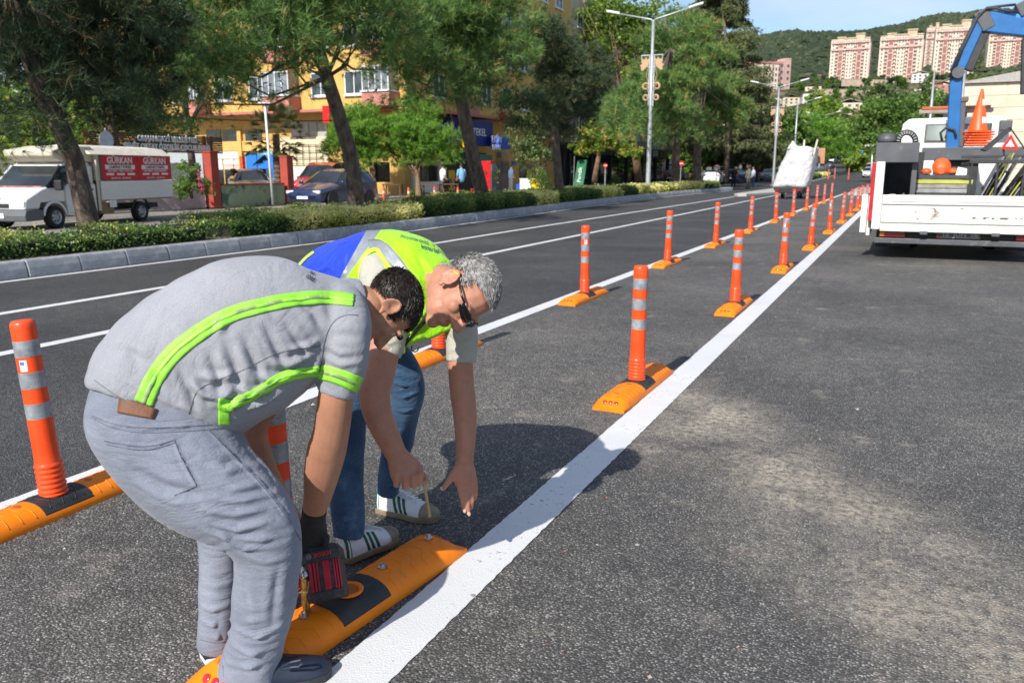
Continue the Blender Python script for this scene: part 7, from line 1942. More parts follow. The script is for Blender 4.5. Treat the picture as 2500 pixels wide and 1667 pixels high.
def frame(up, face):
 """3x3 with x = the head's right, y = face, z = up"""
 z = Vector(up).normalized(); y = Vector(face); y = (y - z * y.dot(z)).normalized(); x = y.cross(z)
 return Matrix((x, y, z)).transposed()
def screen_dir(dx, dy, dd):
 """direction from screen right, screen up and away from the camera"""
 return Vector(RTV * dx + UPV * dy + FWV * dd)
def head_into(mb, c, F, s=1.0):
 def p(x, y, z): return Vector(c) + F @ Vector((x * s, y * s, z * s))
 def e(x, y, z, a, b, d): ball_into(mb, p(x, y, z), (a * s, b * s, d * s), F)
 e(0, -.008, .048, .074, .096, .076)         # skull
 e(0, .036, .000, .063, .064, .084)          # face
 e(0, .038, -.056, .053, .054, .050)         # jaw
 e(0, .072, -.090, .026, .024, .022)         # chin
 e(0, .002, -.045, .058, .056, .052)         # under the ears
 for q in (-1, 1):
  e(q * .040, .066, -.008, .024, .022, .022)  # cheek bones
  e(q * .027, .084, .032, .028, .016, .011)   # brow
 mb.tube([p(0, .090, .026), p(0, .108, .000), p(0, .122, -.020), p(0, .104, -.030)], [.010 * s, .0125 * s, .016 * s, .011 * s], 8)
 for q in (-1, 1): e(q * .012, .102, -.023, .011, .013, .010)
 e(0, .092, -.052, .024, .010, .008); e(0, .088, -.064, .022, .011, .008)   # lips
 for q in (-1, 1):                            # ears
  e(q * .076, -.010, -.004, .007, .017, .028)
  mb.tube([p(q * (.080 + .004 * math.sin(a)), -.012 - .021 * math.cos(a), -.002 + .032 * math.sin(a)) for a in np.linspace(-.9, 3.6, 12)], .0052 * s, 6)
  e(q * .078, .000, -.030, .006, .009, .009)
def hair_shell(name, c, F, mat, parent, s=1.0, keep=None, lift=.010, n=4200, length=.016, seed=1, sweep=(0, -.3, -.2)):
 """short hair: a fringe of fine tapered strands rooted over the scalp on a thin cap"""
 rg = np.random.default_rng(seed)
 vs = []; fs = []
 # cap
 G = 40
 capv = {}
 for i in range(G + 1):
  for k in range(2 * G):
   th = PI * i / G; ph = 2 * PI * k / (2 * G)
   q = np.array([math.sin(th) * math.cos(ph), math.sin(th) * math.sin(ph), math.cos(th)])
   x, y, z = q * np.array([.074, .096, .076]) + np.array([0, -.008, .048])
   # widen towards the brow so the cap meets the forehead
   bump = lift * (0.8 + 0.10 * math.sin(31 * q[0] + 17 * q[2]) * math.sin(23 * q[1] + 11 * q[2]))
   capv[(i, k)] = (np.array([x, y, z]) + q * bump, q)
 def ok(p): return keep(*p)
 for i in range(G):
  for k in range(2 * G):
   ids = [(i, k), (i, (k + 1) % (2 * G)), (i + 1, (k + 1) % (2 * G)), (i + 1, k)]
   if all(ok(capv[j][0]) for j in ids):
    o = len(vs)
    for j in ids: vs.append(capv[j][0])
    fs.append((o, o + 1, o + 2, o + 3))
 for _ in range(n):
  q = rg.normal(size=3); q /= np.linalg.norm(q)
  root = q * np.array([.074, .096, .076]) + np.array([0, -.008, .048]) + q * lift * .7
  if not keep(*root): continue
  sw = np.array(sweep); sw = sw - q * (sw @ q); d = .38 * q + sw / max(np.linalg.norm(sw), .2) + rg.normal(0, .16, 3); d /= np.linalg.norm(d)
  L = length * rg.uniform(.6, 1.25)
  side = np.cross(d, rg.normal(size=3)); side /= np.linalg.norm(side)
  wdt = .0016
  o = len(vs)
  vs += [root - side * wdt, root + side * wdt, root + d * L]
  fs.append((o, o + 1, o + 2))
 V = np.array(vs) * s
 Fm = np.array(F)
 V = V @ Fm.T + np.array(c)
 me = bpy.data.meshes.new(name); me.from_pydata(V.tolist(), [], fs); me.materials.append(mat)
 bm = bmesh.new(); bm.from_mesh(me); bmesh.ops.remove_doubles(bm, verts=bm.verts, dist=1e-5); bm.to_mesh(me); bm.free()
 me.polygons.foreach_set('use_smooth', [True] * len(me.polygons))
 return obj(name, me, parent)

# ---------------------------------------------------------------- worker bolting the base (grey shirt, grey trousers)
def worker_one():
 root = thing('person', 'man in grey shirt with lime tape bending over with a red and black impact wrench', 'person', tuple(at_z(640 / K, 1555 / K, 0.0)))
 inv = Matrix.Translation(-root.location)
 def child(name, me, mat):
  me.name = name; me.materials.clear(); me.materials.append(mat); me.transform(inv)
  return obj(name, me, root)
 # shirt
 mb = MB()
 torso = [(373, 930, 2.205, 165, .164), (388, 893, 2.21, 177, .170), (436, 852, 2.22, 186, .171), (508, 806, 2.24, 187, .172), (584, 768, 2.27, 182, .172),
    (652, 746, 2.31, 160, .172), (712, 734, 2.345, 128, .165), (765, 716, 2.38, 92, .135), (806, 700, 2.41, 60, .090), (826, 692, 2.42, 46, .068)]
 loft_into(mb, torso, 34, 2.3)
 loft_into(mb, [(742, 696, 2.34, 58, .085), (778, 712, 2.30, 66, .080), (792, 752, 2.275, 62, .074), (793, 800, 2.275, 57, .068), (788, 845, 2.285, 53, .064), (780, 880, 2.295, 48.5, .060), (774, 903, 2.30, 46.5, .058)], 22)
 loft_into(mb, [(720, 725, 2.43, 55, .085), (690, 790, 2.53, 50, .07), (650, 850, 2.57, 46, .065)], 18)
 # collar
 loft_into(mb, [(795, 694, 2.405, 58, .086), (822, 690, 2.42, 52, .076), (832, 688, 2.425, 50, .074)], 20)
 shirt = fuse(mb, .0065, 6)
 F = []
 # drag folds from the shoulder blade to the waist, and bunching at the side
 F += [([(520, 792), (545, 850), (548, 900)], .012, -.010), ([(560, 775), (590, 838), (600, 880)], .012, -.010), ([(480, 815), (505, 870), (500, 905)], .012, -.009),
    ([(610, 750), (640, 810), (655, 850)], .012, -.009), ([(650, 735), (690, 790), (702, 830)], .011, -.007), ([(500, 770), (512, 740)], .012, .006),
    ([(440, 880), (470, 905), (505, 915), (530, 900)], .010, .013), ([(455, 860), (500, 870), (540, 858)], .011, .009), ([(490, 925), (530, 935), (560, 915)], .009, .012),
    ([(540, 885), (580, 905), (615, 890)], .010, .012), ([(590, 862), (640, 872), (690, 850)], .011, .011), ([(560, 940), (600, 925), (640, 905)], .010, .010),
    ([(620, 830), (660, 840), (720, 812)], .011, .010), ([(660, 800), (700, 800), (735, 780)], .010, .008), ([(700, 860), (722, 848), (735, 820)], .010, .008),
    ([(410, 850), (440, 905), (450, 950)], .011, -.007), ([(350, 850), (372, 900)], .014, -.006), ([(300, 800), (320, 850)], .016, -.004),
    ([(745, 820), (785, 838), (830, 830)], .010, .006), ([(742, 790), (780, 812), (840, 800)], .010, .005), ([(750, 770), (790, 770), (835, 775)], .014, -.004),
    ([(235, 800), (300, 812), (360, 840)], .014, -.004), ([(680, 690), (720, 715), (742, 760)], .014, -.008), ([(600, 690), (640, 740)], .016, -.004),
    ([(255, 850), (330, 895), (400, 930), (470, 950)], .008, .004)]
 folds(shirt, F, .0022)
 bs = bvh_of(shirt)
 # trousers
 mb = MB()
 loft_into(mb, [(362, 880, 2.205, 128, .140), (362, 910, 2.205, 148, .152), (370, 948, 2.20, 161, .162), (400, 1012, 2.205, 150, .166), (436, 1066, 2.20, 138, .158), (490, 1120, 2.20, 122, .140),
       (545, 1160, 2.21, 106, .120), (592, 1204, 2.225, 93, .108), (614, 1258, 2.25, 78, .096), (613, 1320, 2.275, 73, .090), (606, 1390, 2.30, 72, .088), (594, 1452, 2.325, 64, .084),
       (580, 1505, 2.345, 66, .086), (572, 1545, 2.36, 71, .090), (566, 1578, 2.37, 72, .092)], 32, 2.2)
 loft_into(mb, [(440, 1010, 2.32, 110, .125), (470, 1100, 2.38, 84, .110), (494, 1180, 2.415, 58, .090), (505, 1240, 2.43, 49, .078), (505, 1310, 2.445, 46, .072), (502, 1390, 2.46, 44, .070), (499, 1440, 2.47, 43, .070), (497, 1468, 2.475, 44, .072), (497, 1484, 2.478, 42, .070)], 24, 2.1)
 tr = fuse(mb, .0065, 6)
 F = [([(300, 1075), (380, 1120), (470, 1140)], .016, -.012), ([(560, 1010), (600, 1060), (640, 1110)], .010, .004), ([(470, 1170), (540, 1180), (600, 1168)], .012, .009),
   ([(480, 1200), (545, 1216), (620, 1196)], .010, .009), ([(500, 1150), (560, 1150), (640, 1130)], .011, .008), ([(530, 1120), (590, 1115), (655, 1085)], .010, .007),
   ([(500, 1215), (530, 1245), (560, 1260), (640, 1250)], .009, .008), ([(545, 1235), (600, 1240), (680, 1215)], .010, .007), ([(560, 1275), (610, 1290), (675, 1270)], .012, .005),
   ([(470, 1060), (520, 1080), (600, 1070)], .012, .006), ([(430, 1030), (500, 1050), (580, 1035)], .012, .005),
   ([(540, 1440), (590, 1462), (650, 1430)], .009, .011), ([(535, 1478), (580, 1500), (645, 1475)], .009, .012), ([(520, 1520), (575, 1530), (640, 1500)], .009, .011), ([(530, 1410), (580, 1425), (660, 1400)], .010, .006),
   ([(462, 1390), (490, 1400), (530, 1385)], .009, .009), ([(460, 1420), (490, 1436), (530, 1420)], .008, .011), ([(460, 1455), (500, 1464), (530, 1450)], .008, .009), ([(463, 1250), (500, 1260), (540, 1250)], .010, .005),
   ([(466, 1215), (500, 1228), (535, 1240)], .010, .006), ([(463, 1330), (500, 1345), (535, 1335)], .012, .004),
   ([(560, 1330), (570, 1400)], .010, -.004), ([(640, 1300), (630, 1380), (625, 1440)], .012, -.005)]
 F += [(q, .005, h) for q, h in (([(240, 1012), (300, 1024), (350, 1026), (400, 1010)], .004), ([(400, 1010), (420, 1060), (452, 1115)], .0045), ([(452, 1115), (400, 1138), (340, 1115)], .004), ([(478, 985), (540, 1050), (600, 1110), (655, 1180), (690, 1240)], .004), ([(212, 955), (260, 975), (330, 984), (420, 980), (540, 972)], .004))]
 folds(tr, F, .0018)
 bt = bvh_of(tr)
 trc = tr.copy()
 # body: arms, neck, head, and the trunk under the shirt
 mb = MB()
 Fh = frame(screen_dir(0.80, 0.15, 0.42), screen_dir(0.30, -0.86, 0.36))
 hc = W(877, 703, 2.425)
 head_into(mb, hc, Fh, 0.97)
 loft_into(mb, [(790, 704, 2.41, 44, .058), (820, 698, 2.42, 46, .060), (848, 706, 2.425, 44, .058), (868, 712, 2.425, 40, .055)], 18)
 loft_into(mb, [(440, 862, 2.22, 120, .10), (584, 768, 2.27, 130, .12), (700, 730, 2.34, 100, .12), (800, 704, 2.41, 40, .06)], 20)
 arm = [(760, 720, 2.31, 52, .060), (788, 770, 2.275, 46, .056), (788, 840, 2.285, 42, .054), (773, 900, 2.30, 40.5, .053), (767, 950, 2.33, 41, .052), (759, 1000, 2.37, 42, .051), (750, 1036, 2.41, 44.5, .052),
     (740, 1083, 2.46, 41, .048), (731, 1132, 2.52, 33.5, .040), (722, 1172, 2.57, 26.5, .032), (718, 1200, 2.60, 25, .030)]
 loft_into(mb, arm, 20)
 loft_into(mb, [(690, 790, 2.53, 44, .052), (640, 880, 2.58, 38, .048), (590, 960, 2.62, 33, .043), (586, 1010, 2.65, 30, .040), (615, 1090, 2.68, 26, .034), (655, 1165, 2.70, 22, .028), (695, 1225, 2.70, 20, .024)], 16)
 body = fuse(mb, .0046, 4)
 # eye sockets and mouth line
 v, n = arr(body); d = np.zeros(len(v))
 for q in (-1, 1):
  c = np.array(hc + Fh @ Vector((q * .030, .090, .016))) ; d -= .007 * np.exp(-(np.linalg.norm(v - c, axis=1) / .013) ** 2)
  c = np.array(hc + Fh @ Vector((q * .080, -.008, .002))) ; d -= .006 * np.exp(-(np.linalg.norm(v - c, axis=1) / .010) ** 2)
 put(body, v + n * d[:, None])
 child('body', body, SKIN1)
 for q in (-1, 1):
  e = MB(); ball_into(e, hc + Fh @ Vector((q * .030, .077, .016)), (.0105, .0105, .0105), Fh, 12)
  me = e.mesh('eye', []); me.polygons.foreach_set('use_smooth', [True] * len(me.polygons)); child('eye', me, M('eye_white', (0.5, 0.46, 0.42), 0.2, var=0.02))
  e = MB().tube([hc + Fh @ Vector((q * x, .101 - 2.2 * (x - .03) ** 2 * 14, .034 + .003 * math.sin((x - .012) * 60))) for x in np.linspace(.012, .052, 6)], [.003, .005, .005, .0045, .004, .002], 6)
  me = e.mesh('eyebrow', []); child('eyebrow', me, HAIR1)
 h = hair_shell('hair', tuple(hc), Fh, HAIR1, None, .97, keep=lambda x, y, z: (z > .052 + (.30 * (y - .02) if y > .02 else 0)) or (y < -.035 and z > -.030 + .55 * max(0, y + .075)) or (abs(x) > .06 and y < .012 and z > .022) or (y < .036 and y > .012 and abs(x) > .058 and z > -.012), lift=.009, n=9000, length=.0115, seed=3, sweep=(0, .5, -.15))
 h.data.transform(inv); h.parent = root
 shirt_o = child('shirt', shirt, GREYKNIT)
 trousers_o = child('trousers', tr, GREYDENIM)
 def dec(o):
  if o is not None: o.data.transform(inv)
  return o
 # lime tapes with the worn grey line in them (sub-parts of the shirt)
 def tape(pts, half, name='reflective_tape', worn=True):
  dec(ribbon(name, bs, pts, half, LIMETAPE, shirt_o, .0030, 6, wave=.0005))
  if worn: dec(ribbon('worn_stripe', bs, pts, (half[0] * .24, half[1] * .24) if hasattr(half, '__len__') else half * .24, WORNTAPE, shirt_o, .0042, 2, .0006))
 tape([(330, 925), (352, 870), (392, 815), (450, 768), (525, 722), (600, 702), (670, 688), (745, 682), (812, 690)], (22, 14))
 tape([(520, 935), (545, 922), (590, 905), (640, 868), (690, 856), (733, 852)], (12, 12))
 tape([(734, 853), (770, 860), (825, 884)], (17, 19))
 tape([(514, 915), (514, 975)], (13, 13), worn=False)
 # seams
 SEAM = M('seam_thread', (0.15, 0.155, 0.175), 0.9)
 def seam(pts, half=1.0, o=shirt_o, b=bs, mat=SEAM): dec(ribbon('seam', b, pts, half * .85, mat, o, .0009, 1, .0006))
 seam([(822, 724), (790, 722), (760, 742), (742, 790), (737, 850)], 1.1)
 seam([(430, 965), (440, 925), (455, 892), (500, 872), (560, 850), (640, 806), (735, 795)], 0.9)
 seam([(216, 872), (280, 918), (365, 950), (440, 968), (520, 976)], 1.0)
 print_on('lettering', bs, 'DİYESİ', NAVY, shirt_o, (712, 641), (5.6, 3.4), (6.5, -9.5), offset=.03).data.transform(inv)
 print_on('lettering', bs, 'BELE', NAVY, shirt_o, (716, 629), (5.2, 2.2), (5, -6), offset=.03).data.transform(inv)
 dec(patch('grease_stain', bs, [(664, 683), (692, 681), (690, 690), (668, 691)], M('grease', (0.07, 0.065, 0.06), 0.8), shirt_o, .0015, 6, .0005))
 # trousers: patch, pockets, belt line, stitched seams
 STITCH = M('denim_stitch', (0.12, 0.13, 0.17), 0.9)
 dec(patch('leather_patch', bt, [(277, 908), (362, 940), (352, 962), (271, 948)], LEATHER, trousers_o, .004, 8, .003))
 seam([(212, 985 - 30), (260, 975), (330, 984), (420, 980), (540, 972)], 1.2, trousers_o, bt, STITCH)
 seam([(216, 962), (262, 985), (330, 995), (420, 991), (520, 983)], 0.8, trousers_o, bt, STITCH)
 seam([(240, 1012), (300, 1024), (350, 1026), (400, 1010)], 1.6, trousers_o, bt, STITCH)
 seam([(245, 1020), (300, 1032), (350, 1033), (402, 1016)], 0.8, trousers_o, bt, STITCH)
 seam([(400, 1010), (420, 1060), (452, 1115)], 1.3, trousers_o, bt, STITCH)
 seam([(452, 1115), (400, 1138)], 1.0, trousers_o, bt, STITCH)
 seam([(478, 985), (540, 1050), (600, 1110), (655, 1180), (690, 1240)], 1.0, trousers_o, bt, STITCH)
 seam([(460, 1468), (497, 1478), (531, 1470)], 1.0, trousers_o, bt, STITCH)
 # glove gripping the tool
 mb = MB()
 loft_into(mb, [(723, 1168, 2.565, 29, .036), (720, 1190, 2.59, 28, .034), (717, 1210, 2.61, 34, .038), (712, 1232, 2.63, 38, .040), (708, 1250, 2.65, 32, .034)], 18)
 gp = W(712, 1232, 2.63)
 for i in range(4):
  b0 = W(694 + i * 14, 1236, 2.605 + i * .012); b1 = W(690 + i * 15, 1262, 2.60 + .012 * i); b2 = W(696 + i * 14, 1280, 2.635 + .012 * i); b3 = W(704 + i * 11, 1276, 2.67 + .01 * i)
  chain_into(mb, [b0, b1, b2, b3], [.0125, .0125, .0115, .010], 8)
 chain_into(mb, [W(735, 1216, 2.60), W(750, 1236, 2.60), W(746, 1258, 2.615)], [.014, .0125, .011], 8)
 g = fuse(mb, .0045, 3);
 child('glove', g, GLOVE)
 for k, (yy, hh) in enumerate(((1176, 29), (1184, 28.6), (1192, 28.4))):
  pass
 # shoes
 def shoe(heel, toe, wid, h, mat, sole, name='shoe'):
  hl = Vector(heel); tv = Vector(toe) - hl; L = tv.length; d = tv.normalized(); sd = Vector((-d.y, d.x, 0))
  def prof(t): return float(np.interp(t, [0, .06, .25, .55, .8, .95, 1], [.60, .78, .80, .92, 1.0, .72, .30]))
  def top(t): return float(np.interp(t, [0, .1, .25, .4, .6, .8, .95, 1], [.95, 1.0, 1.0, .95, .66, .48, .36, .2]))
  rings = []; sr = []
  for t in np.linspace(0, 1, 14):
   c = hl + d * (L * t); wv = wid / 2 * prof(t); ht = h * top(t)
   rings.append([c + sd * (wv * a) + Vector((0, 0, .022 + ht * b)) for a, b in ((-.96, 0), (-1, .25), (-.86, .62), (-.5, .93), (0, 1.0), (.5, .93), (.86, .62), (1, .25), (.96, 0))])
   sr.append([c + sd * (wv * 1.08 * a) + Vector((0, 0, b)) for a, b in ((-1, 0.002), (-1.02, .028), (1.02, .028), (1, 0.002))])
  m = MB().grid(rings); m.f.append(tuple(range(9))); m.m.append(0); e = 13 * 9; m.f.append(tuple(range(e, e + 9))); m.m.append(0)
  so = m.build(name, mat, root, smooth=True, fix=True); so.data.transform(inv)
  m = MB().grid(sr, closed=True); m.f.append((0, 1, 2, 3)); m.m.append(0); m.f.append((52, 53, 54, 55)); m.m.append(0)
  s2 = m.build('sole', sole, so, fix=True, bevel=.004); s2.data.transform(inv)
  return so
 NAVYSHOE = M('navy_shoe', (0.012, 0.020, 0.040), 0.5, var=0.2, scale=20, bump=0.2, bscale=300)
 WHITESOLE = M('white_sole', (0.70, 0.69, 0.65), 0.6, var=0.08)
 near = at_z(628 / K, 1575 / K, 0.0);
 shoe((near[0] - .10, near[1] - .085, 0), (near[0] + .115, near[1] + .12, 0), .105, .085, NAVYSHOE, M('dark_sole', (0.02, 0.022, 0.028), 0.6))
 far = at_z(478 / K, 1524 / K, 0.0)
 shoe((far[0] - .015, far[1] - .005, 0), (far[0] + .12, far[1] + .26, 0), .10, .085, NAVYSHOE, WHITESOLE)
 loop = [W(650, 1530, 2.30), W(668, 1520, 2.29), (W(690, 1515, 2.29)), W(695, 1522, 2.29), W(686, 1530, 2.29), W(668, 1532, 2.29), W(650, 1536, 2.30)]
 me = MB().tube(loop, .0035, 6).mesh('shoe_loop', []); child('shoe_loop', me, NAVYSHOE)
 return root
worker_one()
# ---------------------------------------------------------------- worker pointing (lime and blue vest, blue jeans)
def cut_keep(me, p0, p1, keep_left):
 """keep the part of a cloth on one side of a sight plane through two display points"""
 a = Vector(sight(p0[0] / K, p0[1] / K)); b = Vector(sight(p1[0] / K, p1[1] / K)); n = a.cross(b).normalized()
 out = me.copy(); bm = bmesh.new(); bm.from_mesh(out)
 bmesh.ops.bisect_plane(bm, geom=bm.verts[:] + bm.edges[:] + bm.faces[:], plane_co=Vector(EYE), plane_no=n, clear_inner=not keep_left, clear_outer=keep_left)
 bm.to_mesh(out); bm.free()
 return out
def worker_two():
 root = thing('person', 'man in lime and blue safety vest, grey hair and sunglasses, pointing at the base', 'person', tuple(at_z(880 / K, 1230 / K, 0.0)))
 inv = Matrix.Translation(-root.location)
 def child(name, me, mat, parent=root):
  me.name = name; me.materials.clear(); me.materials.append(mat); me.transform(inv)
  return obj(name, me, parent)
 def dec(o):
  if o is not None: o.data.transform(inv)
  return o
 # vest
 mb = MB()
 loft_into(mb, [(700, 712, 3.30, 84, .150), (728, 700, 3.28, 98, .160), (770, 686, 3.22, 120, .170), (822, 676, 3.14, 131, .175), (885, 664, 3.06, 137, .175), (945, 664, 2.99, 126, .165), (990, 662, 2.94, 104, .140), (1018, 656, 2.91, 72, .100), (1032, 652, 2.895, 55, .078)], 34, 2.3)
 loft_into(mb, [(905, 690, 2.96, 70, .08), (925, 745, 2.93, 62, .055), (945, 790, 2.92, 44, .030)], 18)
 loft_into(mb, [(985, 700, 2.95, 60, .07), (1000, 740, 2.93, 52, .045), (1012, 768, 2.92, 30, .020)], 18)
 vest = fuse(mb, .007, 4)
 folds(vest, [([(700, 640), (740, 620), (780, 600)], .014, .004), ([(720, 660), (760, 650), (800, 620)], .012, .006), ([(735, 610), (770, 580)], .012, -.004), ([(930, 600), (960, 640), (968, 700)], .012, .009), ([(960, 590), (985, 640), (985, 690)], .012, -.008),
     ([(900, 560), (905, 600)], .014, -.004), ([(985, 610), (1000, 650), (995, 700)], .011, .008), ([(930, 760), (960, 740), (985, 700)], .010, .008), ([(1010, 740), (1000, 700)], .010, .006), ([(870, 545), (900, 570), (925, 600)], .012, .004), ([(800, 560), (790, 600), (790, 640)], .010, .004)], .0020)
 bv = bvh_of(vest)
 lime = cut_keep(vest, (874, 529), (814, 612), True)
 rest = cut_keep(vest, (874, 529), (814, 612), False)
 grey = cut_keep(rest, (840, 532), (790, 622), True)
 blue = cut_keep(rest, (840, 532), (790, 622), False)
 vo = child('vest', lime, LIME)
 child('vest_grey_band', grey, GREYTAPE, vo)
 child('vest_blue_panel', blue, BLUEVEST, vo)
 dec(ribbon('reflective_strap', bv, [(848, 566), (872, 563), (900, 590), (930, 630), (952, 668), (957, 730)], (14, 15), GREYTAPE, vo, .003, 4))
 dec(ribbon('zip', bv, [(928, 792), (952, 762), (975, 738), (988, 722)], 4.0, BLACKPL, vo, .004, 2, .003))
 dec(ribbon('piping', bv, [(829, 640), (829, 605), (838, 590), (852, 578), (868, 574), (880, 592), (903, 625), (930, 660), (942, 700), (942, 735)], 4.0, M('lime_piping', (0.62, 0.95, 0.05), 0.5), vo, .006, 2, .004))
 dec(ribbon('piping', bv, [(675, 628), (700, 596), (722, 580)], 2.4, M('lime_piping', (0.62, 0.95, 0.05), 0.5), vo, .004, 2, .003))
 print_on('lettering', bv, 'ŞEHİR BELEDİYESİ', M('vest_print', (0.05, 0.10, 0.16), 0.7), vo, (951, 551), (-7.6, -2.0), (-1.5, 7.5), offset=.01).data.transform(inv)
 print_on('lettering', bv, 'BURSA', M('vest_print', (0.05, 0.10, 0.16), 0.7), vo, (986, 573), (-14.0, -4.6), (-4.0, 9.0), offset=.02).data.transform(inv)
 zp = MB().lathe([(.003, 0), (.006, .004), (.006, .03), (.003, .034)], n=10).mesh('zip_pull', []); zp.transform(Matrix.Translation(W(927, 812, 2.915))); child('zip_pull', zp, M('lime_piping', (0.62, 0.95, 0.05), 0.5), vo)
 me = MB().tube([W(953 + 8 * math.cos(a), 800 + 8 * math.sin(a), 2.93) for a in np.linspace(-.3, 3.9, 12)], .0022, 6).mesh('hook', []); child('hook', me, BLACKPL, vo)
 # cream polo: sleeves, chest and collar
 mb = MB()
 loft_into(mb, [(800, 660, 3.16, 96, .13), (885, 668, 3.05, 112, .14), (960, 666, 2.97, 95, .13), (1020, 658, 2.905, 60, .085), (1040, 650, 2.885, 52, .076)], 24)
 loft_into(mb, [(862, 602, 2.93, 30, .06), (868, 640, 2.90, 46, .07), (884, 700, 2.885, 46, .07), (893, 760, 2.88, 42, .064), (890, 795, 2.875, 38, .060), (885, 815, 2.87, 36, .058)], 20)
 loft_into(mb, [(1020, 680, 2.96, 50, .08), (1048, 720, 2.97, 42, .07), (1060, 765, 2.97, 38, .062), (1061, 800, 2.97, 36.5, .058), (1059, 832, 2.97, 34.5, .056)], 20)
 polo = fuse(mb, .0075, 4)
 folds(polo, [([(1040, 770), (1065, 785), (1085, 775)], .008, .007), ([(1035, 800), (1060, 808), (1085, 798)], .008, .006), ([(1045, 740), (1070, 755), (1090, 760)], .010, .006), ([(868, 780), (890, 790), (915, 780)], .008, .005)], .0012)
 child('polo_shirt', polo, POLO)
 # jeans
 mb = MB()
 loft_into(mb, [(716, 700, 3.29, 78, .145), (745, 730, 3.27, 92, .155), (790, 765, 3.25, 88, .135), (848, 800, 3.23, 68, .105), (905, 846, 3.22, 56, .092), (934, 890, 3.24, 43, .080), (926, 950, 3.30, 37, .070), (916, 1010, 3.36, 34.5, .064), (903, 1060, 3.41, 31, .060), (894, 1100, 3.45, 27, .058), (890, 1128, 3.475, 26, .058)], 28, 2.2)
 loft_into(mb, [(738, 720, 3.22, 80, .13), (768, 800, 3.16, 66, .115), (790, 880, 3.11, 53, .095), (796, 950, 3.09, 46, .082), (795, 1030, 3.08, 42, .075), (794, 1100, 3.08, 40, .070), (798, 1160, 3.085, 40, .068), (802, 1210, 3.09, 36, .064), (800, 1232, 3.09, 34, .062)], 26, 2.2)
 jeans = fuse(mb, .007, 4)
 folds(jeans, [([(870, 820), (910, 838), (960, 850)], .010, .008), ([(890, 870), (925, 885), (968, 880)], .009, .008), ([(895, 905), (930, 912), (958, 900)], .009, .007), ([(900, 935), (930, 945), (955, 935)], .010, .005), ([(880, 1085), (900, 1095), (925, 1080)], .008, .008), ([(872, 1108), (895, 1116), (915, 1105)], .007, .008),
      ([(765, 1140), (800, 1155), (835, 1140)], .009, .008), ([(762, 1180), (800, 1195), (835, 1178)], .008, .010), ([(770, 1080), (800, 1092), (830, 1080)], .011, .005), ([(770, 1000), (800, 1010), (825, 995)], .011, .004)], .0016)
 child('jeans', jeans, BLUEDENIM)
 # body
 mb = MB()
 Fh = frame(screen_dir(0.90, 0.22, -0.12), screen_dir(0.16, -0.84, -0.42))
 hs = 1.10
 hc = W(1052, 672, 2.75)
 head_into(mb, hc, Fh, hs)
 loft_into(mb, [(985, 660, 2.92, 60, .075), (1015, 658, 2.87, 50, .066), (1035, 662, 2.82, 46, .062), (1052, 672, 2.78, 44, .060)], 18)
 loft_into(mb, [(822, 676, 3.14, 90, .11), (900, 664, 3.04, 95, .12), (985, 660, 2.93, 70, .09)], 18)
 near = [(880, 690, 2.89, 40, .058), (890, 760, 2.88, 38, .056), (880, 812, 2.865, 37, .054), (868, 860, 2.85, 38, .053), (860, 900, 2.84, 36.5, .051), (866, 945, 2.84, 33.5, .047), (884, 990, 2.85, 30, .042), (902, 1026, 2.86, 26, .036), (911, 1046, 2.865, 24.5, .034)]
 loft_into(mb, near, 20)
 far = [(1040, 720, 2.96, 36, .055), (1060, 780, 2.97, 32, .052), (1058, 836, 2.97, 29, .050), (1062, 900, 2.97, 29, .050), (1068, 950, 2.97, 27.5, .047), (1069, 1005, 2.965, 24, .042), (1068, 1045, 2.96, 20.5, .034), (1067, 1062, 2.96, 20, .030)]
 loft_into(mb, far, 20)
 # near hand: closed on a thin stick, back of the hand to the camera
 Dn = 2.865
 loft_into(mb, [(911, 1042, Dn, 24, .030), (920, 1060, Dn, 31, .028), (930, 1078, Dn, 37, .026), (938, 1094, Dn, 36, .024)], 16)
 for i, (x, y0, y1, r) in enumerate(((909, 1092, 1114, .0115), (929, 1096, 1117, .0125), (948, 1095, 1115, .0128), (964, 1089, 1108, .0118))):
  chain_into(mb, [W(x, y0 - 14, Dn), W(x + 1, y0, Dn - .022), W(x + 1, y1, Dn - .006), W(x + 3, y1 + 1, Dn + .028), W(x + 6, y0 + 4, Dn + .036)], [r * 1.05, r, r * .95, r * .88, r * .75], 10)
 chain_into(mb, [W(930, 1068, Dn + .028), W(958, 1080, Dn + .034), W(974, 1094, Dn + .024), W(980, 1104, Dn + .010)], [.016, .0145, .012, .0105], 10)
 # far hand: open, fingers together pointing down, thumb out to the side
 Dh = 2.96
 loft_into(mb, [(1067, 1056, Dh, 19.5, .026), (1067, 1072, Dh, 23.5, .022), (1068, 1092, Dh, 27, .018), (1069, 1112, Dh, 26, .015)], 16)
 for pts, r in (([(1053, 1104, 0), (1057, 1126, -.006), (1063, 1150, -.004), (1066, 1170, .004)], .0108), ([(1067, 1108, 0), (1070, 1132, -.006), (1074, 1156, -.004), (1076, 1178, .004)], .0112),
       ([(1080, 1106, 0), (1083, 1128, 0), (1084, 1150, .006), (1083, 1166, .02)], .0105), ([(1090, 1100, .004), (1093, 1118, .006), (1093, 1134, .014), (1091, 1146, .026)], .0092)):
  chain_into(mb, [W(x, y, Dh + dd) for x, y, dd in pts], [r * 1.08, r, r * .92, r * .78], 10)
 chain_into(mb, [W(1054, 1072, Dh - .004), W(1040, 1090, Dh - .012), W(1028, 1108, Dh - .016), W(1017, 1122, Dh - .012)], [.0165, .0145, .0120, .0098], 10)
 body = fuse(mb, .0044, 3)
 v, n = arr(body); d = np.zeros(len(v))
